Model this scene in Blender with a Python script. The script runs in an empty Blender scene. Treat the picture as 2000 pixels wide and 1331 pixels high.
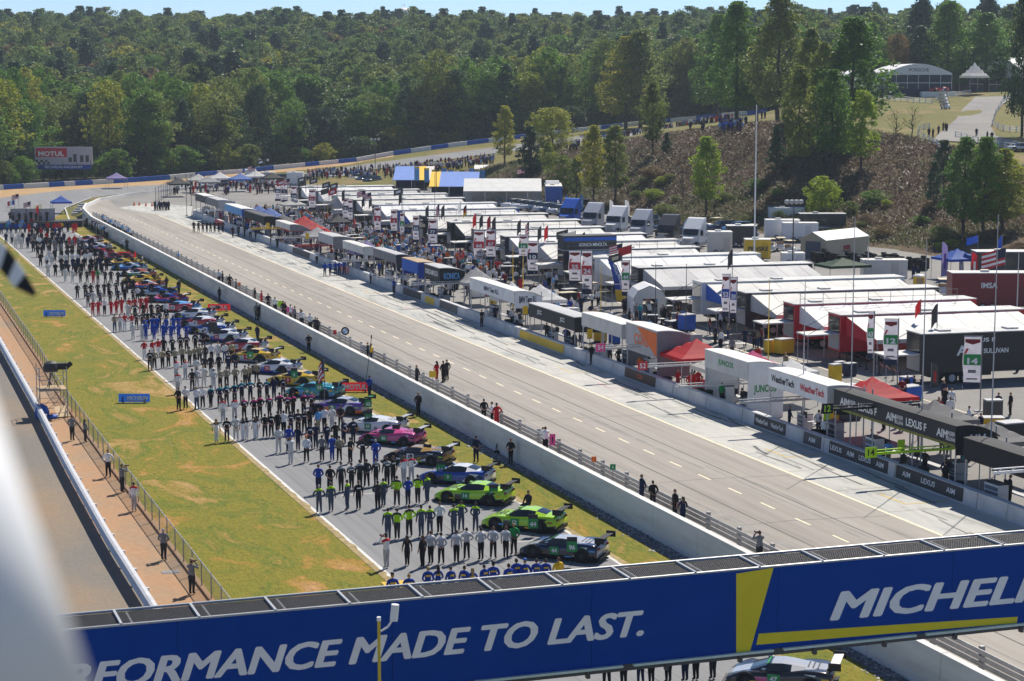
import bpy, bmesh, math, random
import numpy as np
from mathutils import Vector, Matrix
random.seed(7); rng = np.random.default_rng(11)
S = bpy.context.scene
COL = S.collection
# ------------------------------------------------------------------ camera
FP, CX, CY, VPX, VPY, CAMH = 3865., 1000., 665.5, -360., 147., 25.5
TH = math.atan((CY - VPY) / FP)
PSI = math.atan((CX - VPX) / math.hypot(FP, CY - VPY))
cf = np.array([math.sin(PSI) * math.cos(TH), math.cos(PSI) * math.cos(TH), -math.sin(TH)])
cr = np.array([math.cos(PSI), -math.sin(PSI), 0.])
cu = np.cross(cr, cf)
cc = np.array([0, 0, CAMH])
cam_d = bpy.data.cameras.new('camera'); cam = bpy.data.objects.new('camera', cam_d); COL.objects.link(cam)
cam.matrix_world = Matrix(((cr[0], cu[0], -cf[0], 0), (cr[1], cu[1], -cf[1], 0), (cr[2], cu[2], -cf[2], CAMH), (0, 0, 0, 1)))
cam_d.sensor_width = 36; cam_d.lens = 36 * FP / 2000; cam_d.clip_start = .2; cam_d.clip_end = 9000
cam_d.dof.use_dof = True; cam_d.dof.focus_distance = 125; cam_d.dof.aperture_fstop = 2.8
S.camera = cam
# ------------------------------------------------------------------ sky, sun, exposure
SUN_AZ, SUN_EL = math.radians(45), math.radians(49)      # azimuth from +Y towards +X
W = bpy.data.worlds.new('World'); S.world = W; W.use_nodes = True
nt = W.node_tree; bgn = nt.nodes['Background']
sky = nt.nodes.new('ShaderNodeTexSky'); sky.sky_type = 'NISHITA'; sky.sun_disc = False
sky.sun_elevation = SUN_EL; sky.sun_rotation = SUN_AZ; sky.altitude = 6000; sky.air_density = 1.25; sky.dust_density = .1; sky.ozone_density = 4.5
nt.links.new(sky.outputs[0], bgn.inputs[0]); bgn.inputs[1].default_value = .1
sd = bpy.data.lights.new('sun', 'SUN'); sd.energy = 4.9; sd.angle = math.radians(.5); sd.color = (1, .93, .82)
so = bpy.data.objects.new('sun', sd); COL.objects.link(so)
sv = Vector((math.sin(SUN_AZ) * math.cos(SUN_EL), math.cos(SUN_AZ) * math.cos(SUN_EL), math.sin(SUN_EL)))
so.rotation_euler = sv.to_track_quat('Z', 'Y').to_euler(); so.location = (60, 60, 120)
S.view_settings.view_transform = 'Standard'; S.view_settings.look = 'None'; S.view_settings.exposure = .3; S.view_settings.gamma = 1
S.render.engine = 'CYCLES'; S.cycles.use_denoising = True; S.cycles.max_bounces = 6; S.cycles.transparent_max_bounces = 6
S.cycles.volume_bounces = 0; S.cycles.caustics_reflective = False; S.cycles.caustics_refractive = False

# ------------------------------------------------------------------ pixel helpers (photo is 2000 x 1331)
def ray(u, v): return cf + cr * ((u - CX) / FP) - cu * ((v - CY) / FP)
def px(u, v, z=0.):
    d = ray(u, v); return cc + d * ((z - CAMH) / d[2])
def pxd(u, v, D): return cc + ray(u, v) * D
def pxx(u, v, X):
    d = ray(u, v); return cc + d * (X / d[0])
def proj(p):
    q = np.array(p, float) - cc; D = q @ cf
    return CX + FP * (q @ cr) / D, CY - FP * (q @ cu) / D, D
# ------------------------------------------------------------------ materials
MATS = {}
def mat(key, rgb=(.5, .5, .5), rough=.65, var=.10, scale=1.5, bump=0., metal=0., spec=.4, trans=0., rnd=0., coat=0., seam=0.):
    """principled with a little procedural variation; cached by key"""
    if key in MATS: return MATS[key]
    m = bpy.data.materials.new(key); m.use_nodes = True; n = m.node_tree; b = n.nodes['Principled BSDF']
    b.inputs['Roughness'].default_value = rough; b.inputs['Metallic'].default_value = metal
    b.inputs['Specular IOR Level'].default_value = spec; b.inputs['Coat Weight'].default_value = coat
    tc = n.nodes.new('ShaderNodeTexCoord'); no = n.nodes.new('ShaderNodeTexNoise')
    no.inputs['Scale'].default_value = scale; no.inputs['Detail'].default_value = 5; no.inputs['Roughness'].default_value = .6
    n.links.new(tc.outputs['Object'], no.inputs['Vector'])
    mr = n.nodes.new('ShaderNodeMapRange'); mr.inputs[1].default_value = .3; mr.inputs[2].default_value = .7
    mr.inputs[3].default_value = 1 - var; mr.inputs[4].default_value = 1 + var
    n.links.new(no.outputs[0], mr.inputs[0])
    hs = n.nodes.new('ShaderNodeHueSaturation'); hs.inputs['Color'].default_value = (*rgb, 1)
    if seam:
        wv = n.nodes.new('ShaderNodeTexWave'); wv.inputs['Scale'].default_value = .314 / seam; wv.inputs['Distortion'].default_value = .15; n.links.new(tc.outputs['Object'], wv.inputs['Vector'])
        cr_ = n.nodes.new('ShaderNodeMapRange'); cr_.inputs[1].default_value = .0; cr_.inputs[2].default_value = .02; cr_.inputs[3].default_value = .62; cr_.inputs[4].default_value = 1; n.links.new(wv.outputs['Fac'], cr_.inputs[0])
        mu = n.nodes.new('ShaderNodeMath'); mu.operation = 'MULTIPLY'; n.links.new(mr.outputs[0], mu.inputs[0]); n.links.new(cr_.outputs[0], mu.inputs[1]); n.links.new(mu.outputs[0], hs.inputs['Value'])
    else: n.links.new(mr.outputs[0], hs.inputs['Value'])
    if rnd:
        oi = n.nodes.new('ShaderNodeObjectInfo'); m2 = n.nodes.new('ShaderNodeMapRange')
        m2.inputs[3].default_value = .5 - rnd; m2.inputs[4].default_value = .5 + rnd
        n.links.new(oi.outputs['Random'], m2.inputs[0]); n.links.new(m2.outputs[0], hs.inputs['Hue'])
    n.links.new(hs.outputs[0], b.inputs['Base Color'])
    if bump:
        bp = n.nodes.new('ShaderNodeBump'); bp.inputs['Strength'].default_value = bump; bp.inputs['Distance'].default_value = .1
        n.links.new(no.outputs[0], bp.inputs['Height']); n.links.new(bp.outputs[0], b.inputs['Normal'])
    if trans:
        tr = n.nodes.new('ShaderNodeBsdfTranslucent'); n.links.new(hs.outputs[0], tr.inputs[0])
        mx = n.nodes.new('ShaderNodeMixShader'); mx.inputs[0].default_value = trans
        n.links.new(b.outputs[0], mx.inputs[1]); n.links.new(tr.outputs[0], mx.inputs[2])
        n.links.new(mx.outputs[0], n.nodes['Material Output'].inputs[0])
    MATS[key] = m; return m
def ramp_mat(key, stops, scale, detail=6, rough=.9, bump=.3, scale2=None, stops2=None, stretch=(1, 1, 1), spec=.2, dist=0., bdist=.1):
    """ground-type material: noise -> colour ramp, optional second finer layer multiplied on"""
    if key in MATS: return MATS[key]
    m = bpy.data.materials.new(key); m.use_nodes = True; n = m.node_tree; b = n.nodes['Principled BSDF']
    b.inputs['Roughness'].default_value = rough; b.inputs['Specular IOR Level'].default_value = spec
    g = n.nodes.new('ShaderNodeNewGeometry'); mp = n.nodes.new('ShaderNodeMapping'); mp.inputs['Scale'].default_value = stretch
    n.links.new(g.outputs['Position'], mp.inputs[0])
    def layer(sc, st, det):
        no = n.nodes.new('ShaderNodeTexNoise'); no.inputs['Scale'].default_value = sc; no.inputs['Detail'].default_value = det
        no.inputs['Roughness'].default_value = .65; no.inputs['Distortion'].default_value = dist
        n.links.new(mp.outputs[0], no.inputs['Vector'])
        r = n.nodes.new('ShaderNodeValToRGB'); e = r.color_ramp.elements
        while len(e) < len(st): e.new(.5)
        for q, (p, c) in zip(e, st): q.position = p; q.color = (*c, 1)
        n.links.new(no.outputs[0], r.inputs[0]); return no, r
    no, r = layer(scale, stops, detail); out = r.outputs[0]
    if stops2:
        no2, r2 = layer(scale2, stops2, 4); mx = n.nodes.new('ShaderNodeMixRGB'); mx.blend_type = 'MULTIPLY'; mx.inputs[0].default_value = 1
        n.links.new(out, mx.inputs[1]); n.links.new(r2.outputs[0], mx.inputs[2]); out = mx.outputs[0]; no = no2
    n.links.new(out, b.inputs['Base Color'])
    if bump:
        bp = n.nodes.new('ShaderNodeBump'); bp.inputs['Strength'].default_value = bump; bp.inputs['Distance'].default_value = bdist
        n.links.new(no.outputs[0], bp.inputs['Height']); n.links.new(bp.outputs[0], b.inputs['Normal'])
    MATS[key] = m; return m
# plain colours used all over
def C(name):
    c = PAL[name]
    return mat('paint_' + name, c[:3], rough=c[3] if len(c) > 3 else .6, var=.07, scale=1.2, spec=c[4] if len(c) > 4 else .4)
PAL = dict(white=(.78, .78, .78), offwhite=(.62, .61, .58), cream=(.6, .52, .36), lightgrey=(.45, .45, .46), grey=(.2, .2, .21), darkgrey=(.07, .07, .075), black=(.014, .014, .016),
  navy=(.012, .02, .06), blue=(.015, .06, .36), royal=(.02, .11, .5), skyblue=(.13, .36, .68), teal=(.02, .3, .36), red=(.5, .018, .02), darkred=(.22, .012, .02), pink=(.6, .06, .22), hotpink=(.85, .08, .3),
  orange=(.8, .16, .02), yellow=(.8, .5, .02), lime=(.42, .72, .01), green=(.02, .27, .07), darkgreen=(.02, .07, .035), purple=(.13, .05, .32), brown=(.09, .045, .025), tan=(.42, .3, .18), khaki=(.33, .28, .18),
  jeans=(.03, .07, .16), steel=(.4, .4, .42, .35), skin=(.48, .25, .17), skin2=(.2, .09, .055), hair=(.02, .013, .01), blond=(.4, .25, .09), greyhair=(.4, .4, .4), lettering=(.8, .8, .8), concrete=(.42, .41, .39), rubber=(.02, .02, .02, .8, .2),
  roofwhite=(.66, .66, .64), silver=(.5, .51, .54, .3), gold=(.4, .24, .05, .35), salmon=(.62, .17, .15), lavender=(.3, .25, .5), periwinkle=(.13, .24, .6), brightred=(.56, .018, .03), charcoal=(.035, .035, .04), slate=(.06, .08, .13))
def glass_mat():
    if 'glass_dark' in MATS: return MATS['glass_dark']
    m = mat('glass_dark', (.012, .016, .02), rough=.08, var=.02, spec=.9); return m
# ------------------------------------------------------------------ mesh helpers
class MB:
    def __init__(s): s.v = []; s.f = []; s.m = []
    def add(s, vs, fs, mi=0):
        o = len(s.v); s.v += [tuple(map(float, p)) for p in vs]; s.f += [tuple(i + o for i in f) for f in fs]; s.m += [mi] * len(fs); return s
    def box(s, x0, x1, y0, y1, z0, z1, mi=0):
        return s.add([(x0, y0, z0), (x1, y0, z0), (x1, y1, z0), (x0, y1, z0), (x0, y0, z1), (x1, y0, z1), (x1, y1, z1), (x0, y1, z1)],
              [(3, 2, 1, 0), (4, 5, 6, 7), (0, 1, 5, 4), (1, 2, 6, 5), (2, 3, 7, 6), (3, 0, 4, 7)], mi)
    def hexa(s, p, mi=0): return s.add(p, [(3, 2, 1, 0), (4, 5, 6, 7), (0, 1, 5, 4), (1, 2, 6, 5), (2, 3, 7, 6), (3, 0, 4, 7)], mi)
    def quad(s, a, b, c, d, mi=0): return s.add([a, b, c, d], [(0, 1, 2, 3)], mi)
    def slab(s, pts, th, mi=0):
        """planar polygon given thickness along its normal (downwards/backwards)"""
        P = [Vector(map(float, p)) for p in pts]; nrm = Vector((0, 0, 0))
        for i in range(len(P)): nrm += (P[i] - P[0]).cross(P[(i + 1) % len(P)] - P[0])
        nrm.normalize(); n = len(P); Q = [p - nrm * th for p in P]
        fs = [tuple(range(n)), tuple(range(2 * n - 1, n - 1, -1))] + [(i, n + i, n + (i + 1) % n, (i + 1) % n) for i in range(n)]
        return s.add(P + Q, fs, mi)
    def prism(s, poly, y0, y1, mi=0, axis='y'):
        """polygon in xz extruded along y"""
        n = len(poly); A = [(x, y0, z) for x, z in poly]; B = [(x, y1, z) for x, z in poly]
        return s.add(A + B, [tuple(range(n)), tuple(range(2 * n - 1, n - 1, -1))] + [(i, n + i, n + (i + 1) % n, (i + 1) % n) for i in range(n)], mi)
    def tube(s, a, b, r, r2=None, n=6, mi=0):
        a, b = Vector(map(float, a)), Vector(map(float, b)); d = (b - a)
        if d.length < 1e-6: return s
        d.normalize(); x = d.orthogonal().normalized(); y = d.cross(x); r2 = r if r2 is None else r2
        vs = [a + (x * math.cos(t) + y * math.sin(t)) * r for t in [2 * math.pi * i / n for i in range(n)]] + [b + (x * math.cos(t) + y * math.sin(t)) * r2 for t in [2 * math.pi * i / n for i in range(n)]]
        return s.add(vs, [(i, (i + 1) % n, n + (i + 1) % n, n + i) for i in range(n)] + [tuple(range(n - 1, -1, -1)), tuple(range(n, 2 * n))], mi)
    def lathe(s, prof, n=12, c=(0, 0, 0), mi=0, axis='z'):
        vs = []; fs = []
        for r, z in prof:
            for i in range(n):
                t = 2 * math.pi * i / n; p = (r * math.cos(t), r * math.sin(t), z)
                if axis == 'y': p = (p[0], p[2], p[1])
                vs.append((p[0] + c[0], p[1] + c[1], p[2] + c[2]))
        for k in range(len(prof) - 1):
            for i in range(n): fs.append((k * n + i, k * n + (i + 1) % n, (k + 1) * n + (i + 1) % n, (k + 1) * n + i))
        fs += [tuple(range(n - 1, -1, -1)), tuple((len(prof) - 1) * n + i for i in range(n))]
        return s.add(vs, fs, mi)
    def grid(s, P, mi=0, both=False):
        """P[i][j] points"""
        R, Cn = len(P), len(P[0]); vs = [p for r in P for p in r]
        return s.add(vs, [(i * Cn + j, i * Cn + j + 1, (i + 1) * Cn + j + 1, (i + 1) * Cn + j) for i in range(R - 1) for j in range(Cn - 1)], mi)
    def mesh(s, name, smooth=False):
        me = bpy.data.meshes.new(name); me.from_pydata(s.v, [], s.f)
        if any(s.m): me.polygons.foreach_set('material_index', s.m)
        if smooth: me.polygons.foreach_set('use_smooth', [True] * len(s.f))
        me.update(); return me
def obj(name, me, mats, parent=None, loc=None, rotz=None, smooth=False):
    if isinstance(me, MB): me = me.mesh(name, smooth)
    if not isinstance(mats, (list, tuple)): mats = [mats]
    if len(me.materials) == 0:
        for m in mats: me.materials.append(m)
    o = bpy.data.objects.new(name, me); COL.objects.link(o)
    for i, m in enumerate(mats):
        if i < len(me.materials) and me.materials[i] != m: o.material_slots[i].link = 'OBJECT'; o.material_slots[i].material = m
    if parent: o.parent = parent
    if loc is not None: o.location = [float(q) for q in loc]
    if rotz is not None: o.rotation_euler = (0, 0, rotz)
    return o
def tag(o, label=None, cat=None, group=None, kind=None):
    if label: o['label'] = label
    if cat: o['category'] = cat
    if group: o['group'] = group
    if kind: o['kind'] = kind
    return o
def thing(name, label, cat, loc=(0, 0, 0), rotz=0, group=None):
    o = bpy.data.objects.new(name, None); COL.objects.link(o); o.location = [float(q) for q in loc]; o.rotation_euler = (0, 0, rotz); o.empty_display_size = .2
    return tag(o, label, cat, group)
def struct(name, me, m, smooth=False): return tag(obj(name, me, m, smooth=smooth), kind='structure')
KIDS = {}
def clone(root, loc, rotz=None, label=None, group=None, scale=None):
    if root.name not in KIDS: KIDS[root.name] = [(c, list(c.children)) for c in root.children]
    r = root.copy(); COL.objects.link(r); r.location = [float(q) for q in loc]
    if rotz is not None: r.rotation_euler = (0, 0, rotz)
    if label: r['label'] = label
    if group: r['group'] = group
    if scale: r.scale = scale if hasattr(scale, '__len__') else (scale,) * 3
    for c, gs in KIDS[root.name]:
        d = c.copy(); COL.objects.link(d); d.parent = r
        for g in gs: e = g.copy(); COL.objects.link(e); e.parent = d
    return r
TXT = {}
def text_mesh(s, bold=.02, shear=0.):
    k = (s, bold, shear)
    if k not in TXT:
        cu_ = bpy.data.curves.new('t', 'FONT'); cu_.body = s; cu_.offset = bold; cu_.shear = shear; cu_.resolution_u = 3
        cu_.align_x = 'CENTER'; cu_.align_y = 'CENTER'
        o = bpy.data.objects.new('t', cu_)
        me = bpy.data.meshes.new_from_object(o); bpy.data.objects.remove(o); bpy.data.curves.remove(cu_)
        if len(me.vertices):
            co = np.empty(len(me.vertices) * 3); me.vertices.foreach_get('co', co); co = co.reshape(-1, 3)
            lo, hi = co.min(0), co.max(0); co -= (lo + hi) / 2; co[:, 2] = 0; h = max(hi[1] - lo[1], 1e-3); co /= h
            me.vertices.foreach_set('co', co.ravel()); me.update()
        TXT[k] = (me, co[:, 0].max() * 2 if len(me.vertices) else 1)
    return TXT[k]
def letters(parent, s, center, right, up, height, m, width=None, bold=.02, shear=0., name='lettering', heavy=0.):
    """flat print lying on a plane: right/up are unit-ish vectors in parent space"""
    me, asp = text_mesh(s, bold, shear); me = me.copy()
    if heavy:
        bm = bmesh.new(); bm.from_mesh(me); base = bm.faces[:]
        for k, (dx, dy) in enumerate(((heavy, 0), (-heavy, 0), (heavy * .5, heavy * .6), (-heavy * .5, -heavy * .6), (heavy * .5, -heavy * .6), (-heavy * .5, heavy * .6))):
            r_ = bmesh.ops.duplicate(bm, geom=base)['geom']; bmesh.ops.translate(bm, vec=(dx, dy, .0006 * (k + 1)), verts=[g_ for g_ in r_ if isinstance(g_, bmesh.types.BMVert)])
        bm.to_mesh(me); bm.free()
    me.materials.clear(); me.materials.append(m)
    o = bpy.data.objects.new(name, me); COL.objects.link(o); o.parent = parent
    r = Vector(right).normalized(); u = Vector(up); u = (u - r * u.dot(r)).normalized(); n = r.cross(u)
    sx = (width / asp) if width else height
    c = Vector([float(q) for q in center]) + n * .006
    o.matrix_local = Matrix(((r.x * sx, u.x * height, n.x, c.x), (r.y * sx, u.y * height, n.y, c.y), (r.z * sx, u.z * height, n.z, c.z), (0, 0, 0, 1)))
    return o
def arr(a): return [list(map(float, p)) for p in a]
ORD = ['first', 'second', 'third', 'fourth', 'fifth', 'sixth', 'seventh', 'eighth', 'ninth', 'tenth', 'eleventh', 'twelfth', 'thirteenth', 'fourteenth', 'fifteenth', 'sixteenth', 'seventeenth', 'eighteenth', 'nineteenth', 'twentieth', 'twenty-first', 'twenty-second']
# ================================================================== FIGURE MESHES (used for the people further down)
def figure(arms, feet=.11, sit=False, sub=1, woman=False):
    k = .88 if woman else 1.; V = []; E_ = []; Rr = []; T = []
    def v(p, r, par=None, tag_='top'):
        V.append(p); Rr.append(r if hasattr(r, '__len__') else (r, r)); i = len(V) - 1
        if par is not None: E_.append((par, i)); T.append(tag_)
        return i
    zo = -.45 if sit else 0.
    pel = v((0, 0, .96 + zo), (.15, .115)); sp = v((0, 0, 1.12 + zo), (.128 * k, .1), pel, 'top'); ch = v((0, .01, 1.32 + zo), (.16 * k, .115), sp, 'top'); nb = v((0, -.01, 1.47 + zo), (.075, .07), ch, 'acc'); nk = v((0, .0, 1.55 + zo), .052, nb, 'skin')
    hands = []
    for s in (-1, 1):
        sh_ = v((s * .185 * k, -.005, 1.435 + zo), .066 * k, nb, 'acc'); e, w, h = [(s * q[0], q[1], q[2] + zo) for q in arms[0 if s < 0 else -1]]
        el = v(e, .047 * k, sh_, 'sleeve'); wr = v(w, .034, el, 'fore'); ha = v(h, (.038, .03), wr, 'skin'); hands.append((Vector(w), Vector(h)))
        if sit: hp = v((s * .09, .05, .5), .09, pel, 'bot'); kn = v((s * .13, .46, .5), .068, hp, 'bot'); an = v((s * .13, .42, .09), .045, kn, 'bot')
        else: hp = v((s * .085, 0, .88), .095, pel, 'bot'); kn = v((s * (.03 + feet * .6), .02, .5), .066, hp, 'bot'); an = v((s * feet, -.02, .09), .047, kn, 'bot')
        to = v((s * (feet + .015) if not sit else s * .14, (.14 if not sit else .58), .045), (.042, .036), an, 'shoe')
    me = bpy.data.meshes.new('sk'); me.from_pydata(V, E_, []); o = bpy.data.objects.new('sk', me); COL.objects.link(o); sk = o.modifiers.new('s', 'SKIN'); sk.use_smooth_shade = True
    for i, d in enumerate(me.skin_vertices[0].data): d.radius = (Rr[i][0] * 1.2, Rr[i][1] * 1.2); d.use_root = (i == 0)
    if sub: ss = o.modifiers.new('d', 'SUBSURF'); ss.levels = ss.render_levels = sub
    dg = bpy.context.evaluated_depsgraph_get(); m2 = bpy.data.meshes.new_from_object(o.evaluated_get(dg)); bpy.data.objects.remove(o)
    b = MB(); b.v = [tuple(q.co) for q in m2.vertices]; b.f = [tuple(p.vertices) for p in m2.polygons]; idx = dict(skin=0, top=1, bot=2, shoe=3, sleeve=1, fore=5, acc=6)
    A = np.array([V[e[0]] for e in E_]); B = np.array([V[e[1]] for e in E_]); rad = np.array([(max(Rr[e[0]]) + max(Rr[e[1]])) / 2 for e in E_]); tg = [idx[q] for q in T]
    for f in b.f:
        c = np.mean([b.v[i] for i in f], axis=0); ab = B - A; t_ = np.clip(((c - A) * ab).sum(1) / (ab * ab).sum(1), 0, 1); d = np.linalg.norm(c - (A + ab * t_[:, None]), axis=1) / rad; m_ = tg[int(np.argmin(d))]
        if m_ in (1, 2) and abs(c[0]) < .2 and .75 + zo < c[2] < 1.02 + zo: m_ = 2 if c[2] < .97 + zo else 1
        b.m.append(m_)
    # head: face towards +Y
    hz = 1.665 + zo; N, M_ = (12, 8) if sub else (7, 5); rows = []
    for i in range(M_ + 1):
        ph = math.pi * i / M_; r = []
        for j in range(N):
            a = 2 * math.pi * j / N; x, y, z = .076 * math.sin(ph) * math.cos(a), .096 * math.sin(ph) * math.sin(a), .122 * math.cos(ph)
            if z < 0 and y > 0: y *= .88; x *= .9
            r.append((x, y + .012, z + hz))
        rows.append(r + [r[0]])
    h = MB(); h.grid(rows)
    for f in h.f:
        c = np.mean([h.v[i] for i in f], axis=0); h.m[h.f.index(f)] = 4 if (c[2] > hz + .045 or (c[1] < -.005 and c[2] > hz - .06)) else 0
    o_ = len(b.v); b.v += h.v; b.f += [tuple(i + o_ for i in f) for f in h.f]; b.m += h.m
    if sub:
        b.add([(-.012, .1, hz + .02), (.012, .1, hz + .02), (.014, .1, hz - .03), (-.014, .1, hz - .03), (0, .128, hz - .025)], [(0, 1, 4), (1, 2, 4), (2, 3, 4), (3, 0, 4)], 0)
        for s in (-1, 1): b.box(s * .03 - .011, s * .03 + .011, .098, .104, hz + .018, hz + .03, 4); b.box(s * .078 - .008, s * .078 + .008, -.012, .02, hz - .03, hz + .03, 0)
        b.box(-.022, .022, .095, .1, hz - .062, hz - .054, 6)
        for w, hd in hands:
            d = (hd - w).normalized(); x = d.orthogonal().normalized(); y = d.cross(x)
            for q, (off, ln) in enumerate(((-.027, .062), (-.009, .075), (.009, .07), (.026, .055))): a = hd + x * off + d * .02; mid = a + d * ln * .55 + y * .008; b.tube(a, mid, .0095, .009, 4, 0); b.tube(mid, mid + d * ln * .45 + y * .018, .009, .007, 4, 0)
            a = hd - x * .03 - d * .02; b.tube(a, a - x * .03 + d * .04 + y * .012, .011, .008, 4, 0)
    bpy.data.meshes.remove(m2); r = b.mesh('person', True)
    for _ in range(7): r.materials.append(C('grey'))
    return r
sy = lambda *q: [q, q]
ARM = dict(back=sy((.29, -.1, 1.17), (.1, -.19, 1.0), (.03, -.2, .95)), front=sy((.29, .03, 1.16), (.11, .2, 1.02), (.04, .22, .98)), side=sy((.25, -.02, 1.15), (.27, .05, .9), (.27, .07, .82)), cam=sy((.27, .2, 1.3), (.12, .3, 1.54), (.07, .3, 1.6)), hips=sy((.38, -.08, 1.2), (.21, .05, 1.06), (.17, .1, 1.04)), salute=[((.25, -.02, 1.15), (.27, .05, .9), (.27, .07, .82)), ((.3, .08, 1.2), (.02, .18, 1.3), (-.04, .17, 1.32))], sit=sy((.26, .08, 1.17), (.14, .3, 1.0), (.1, .36, .98)), up=sy((.3, .05, 1.62), (.14, .12, 1.86), (.1, .14, 1.93)))
FIG = {k: figure(a, .125 if k in ('back', 'hips') else .085, k == 'sit') for k, a in ARM.items()}; FIG['w_side'] = figure(ARM['side'], .07, woman=True); FIG['w_front'] = figure(ARM['front'], .07, woman=True); LOW = figure(ARM['side'], .11, sub=0); LOW2 = figure(ARM['front'], .14, sub=0)
b = MB(); rows = []
for i in range(7): r = [.075, .1, .1, .095, .09, .07, .03][i]; rows.append([(r * math.cos(a) * .95, -.035 + r * .55 * math.sin(a) - (.02 * i if i < 3 else .05), 1.76 - .075 * i) for a in [2 * math.pi * j / 10 for j in range(11)]])
b.grid(rows); HAIR = b.mesh('hair', True); HAIR.materials.append(C('hair'))
b = MB(); b.lathe([(.092, 0), (.095, .03), (.08, .075), (.04, .1), (.005, .105)], 12); b.hexa([(-.07, .06, -.005), (.07, .06, -.005), (.05, .19, -.015), (-.05, .19, -.015), (-.07, .06, .008), (.07, .06, .008), (.05, .19, 0), (-.05, .19, 0)]); CAP = b.mesh('cap', True); CAP.materials.append(C('black'))
b = MB(); b.hexa([(-.15, -.24, 1.02), (.15, -.24, 1.02), (.15, -.11, 1.02), (-.15, -.11, 1.02), (-.13, -.22, 1.42), (.13, -.22, 1.42), (.13, -.11, 1.42), (-.13, -.11, 1.42)]); PACK = b.mesh('backpack'); PACK.materials.append(C('black'))
b = MB(); b.box(-.07, .07, .3, .4, 1.56, 1.66); b.tube((0, .4, 1.61), (0, .58, 1.61), .045, n=8); CAMR = b.mesh('camera'); CAMR.materials.append(C('black'))
b = MB(); b.box(-.12, .12, -.006, .006, -.04, .04); PRN = b.mesh('back_print'); PRN.materials.append(C('white'))
# ================================================================== TERRAIN
CP = []                                                # control points (x, y, z, kind)
def cp_px(lst, kind):
    for u, v, D in lst: p = pxd(u, v, D); CP.append((p[0], p[1], p[2], kind))
for y in range(-60, 441, 50):
    for x in (-400, -200, -80, -20, 10):
        CP.append((x, y, -.25, 1))
for y in range(-60, 391, 18):
    for x in (22, 32, 40, 46, 51):
        if not (y > 350 and x > 42): CP.append((x, y, -.3, 1))
for y in range(-60, 331, 40):
    for x in (54, 75, 95, 110): CP.append((x, y, .75, 1))
for y in range(-60, 190, 60): CP.append((150, y, .75, 1)); CP.append((230, y, .75, 1))
ROAD_O = [(0, 387, 0), (84, 376.5, 0), (190, 367, 0), (295, 362, 0), (400, 356, 476), (500, 348, 484), (607, 336.5, 492), (700, 323, 500), (820, 306.5, 508), (967, 288, 515), (1120, 268, 522), (1250, 254, 525), (1400, 238, 525), (1520, 228, 525)]
ROAD_I = [(100, 432, 0), (130, 406, 0), (181, 386, 0), (300, 371, 0), (400, 364.5, 457), (500, 357, 462), (600, 346, 470), (700, 335, 478), (820, 319, 486), (967, 300, 494), (1120, 280, 500), (1250, 264, 505), (1400, 247, 505), (1520, 236, 505)]
BARR = [(-60, 374, 437), (0, 371, 444), (100, 365.5, 456), (230, 358, 472), (330, 351, 488), (400, 344, 500), (480, 338.5, 505), (535, 331.5, 510), (620, 324, 515), (697, 316.5, 520), (769, 303.5, 525), (877, 288, 530), (967, 277, 535), (1120, 259, 540), (1247, 245, 545), (1400, 230, 545), (1500, 221, 545)]
def dpt(u, v, D): return px(u, v, 0.) if D == 0 else pxd(u, v, D)
for L in (ROAD_O, ROAD_I, BARR):
    for a in L: p = dpt(*a); CP.append((p[0], p[1], p[2] - .05, 2))
cp_px([(750, 347, 462), (850, 333, 465), (950, 320, 468), (1060, 300, 470), (650, 350, 455)], 2)
FOOT = [(905, 372), (1000, 386), (1080, 395), (1130, 402), (1250, 422), (1400, 447), (1500, 460), (1620, 478), (1720, 487), (1850, 512), (2000, 535), (2200, 570), (2500, 620)]
for u, v in FOOT: p = px(u, v, 1.); CP.append((p[0], p[1], .75, 3))
cp_px([(960, 330, 440), (1050, 316, 430), (1150, 301, 420), (1250, 283, 400), (1310, 265, 385), (1400, 257, 365), (1480, 257, 355), (1560, 263, 350), (1640, 273, 345), (1700, 288, 338), (1760, 291, 332), (1830, 286, 332)], 3)
cp_px([(1930, 405, 297), (1990, 430, 288), (2080, 440, 285), (1880, 350, 315), (1250, 345, 392), (1400, 350, 345), (1560, 360, 330), (1700, 385, 316), (1800, 400, 308)], 3)
cp_px([(1250, 262, 450), (1330, 246, 440), (1400, 241, 440), (1500, 236, 430), (1560, 241, 405), (1620, 245, 390), (1700, 215, 410), (1700, 252, 372), (1800, 262, 365), (1860, 267, 362), (1950, 305, 338), (2080, 310, 338)], 2)
cp_px([(1920, 240, 390), (1900, 210, 430), (1800, 197, 455), (1700, 197, 455), (1600, 215, 455), (1950, 182, 470), (2080, 176, 470), (2080, 250, 380), (1500, 222, 470)], 2)
cp_px([(u, 186.5 - (u > 1880) * 6, 466 + k * 22) for u in range(1620, 2120, 60) for k in (0, 1)], 2)
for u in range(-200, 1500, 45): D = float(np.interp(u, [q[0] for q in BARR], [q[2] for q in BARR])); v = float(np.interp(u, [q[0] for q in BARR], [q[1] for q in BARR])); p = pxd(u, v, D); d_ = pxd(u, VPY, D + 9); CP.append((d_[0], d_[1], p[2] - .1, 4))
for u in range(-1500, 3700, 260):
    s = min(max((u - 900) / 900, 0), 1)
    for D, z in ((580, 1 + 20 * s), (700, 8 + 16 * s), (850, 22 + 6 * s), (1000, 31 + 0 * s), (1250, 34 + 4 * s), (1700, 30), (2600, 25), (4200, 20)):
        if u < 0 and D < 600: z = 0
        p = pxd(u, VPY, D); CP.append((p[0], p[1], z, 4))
CPA = np.array([c[:3] for c in CP]); CPK = np.array([c[3] for c in CP])
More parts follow.
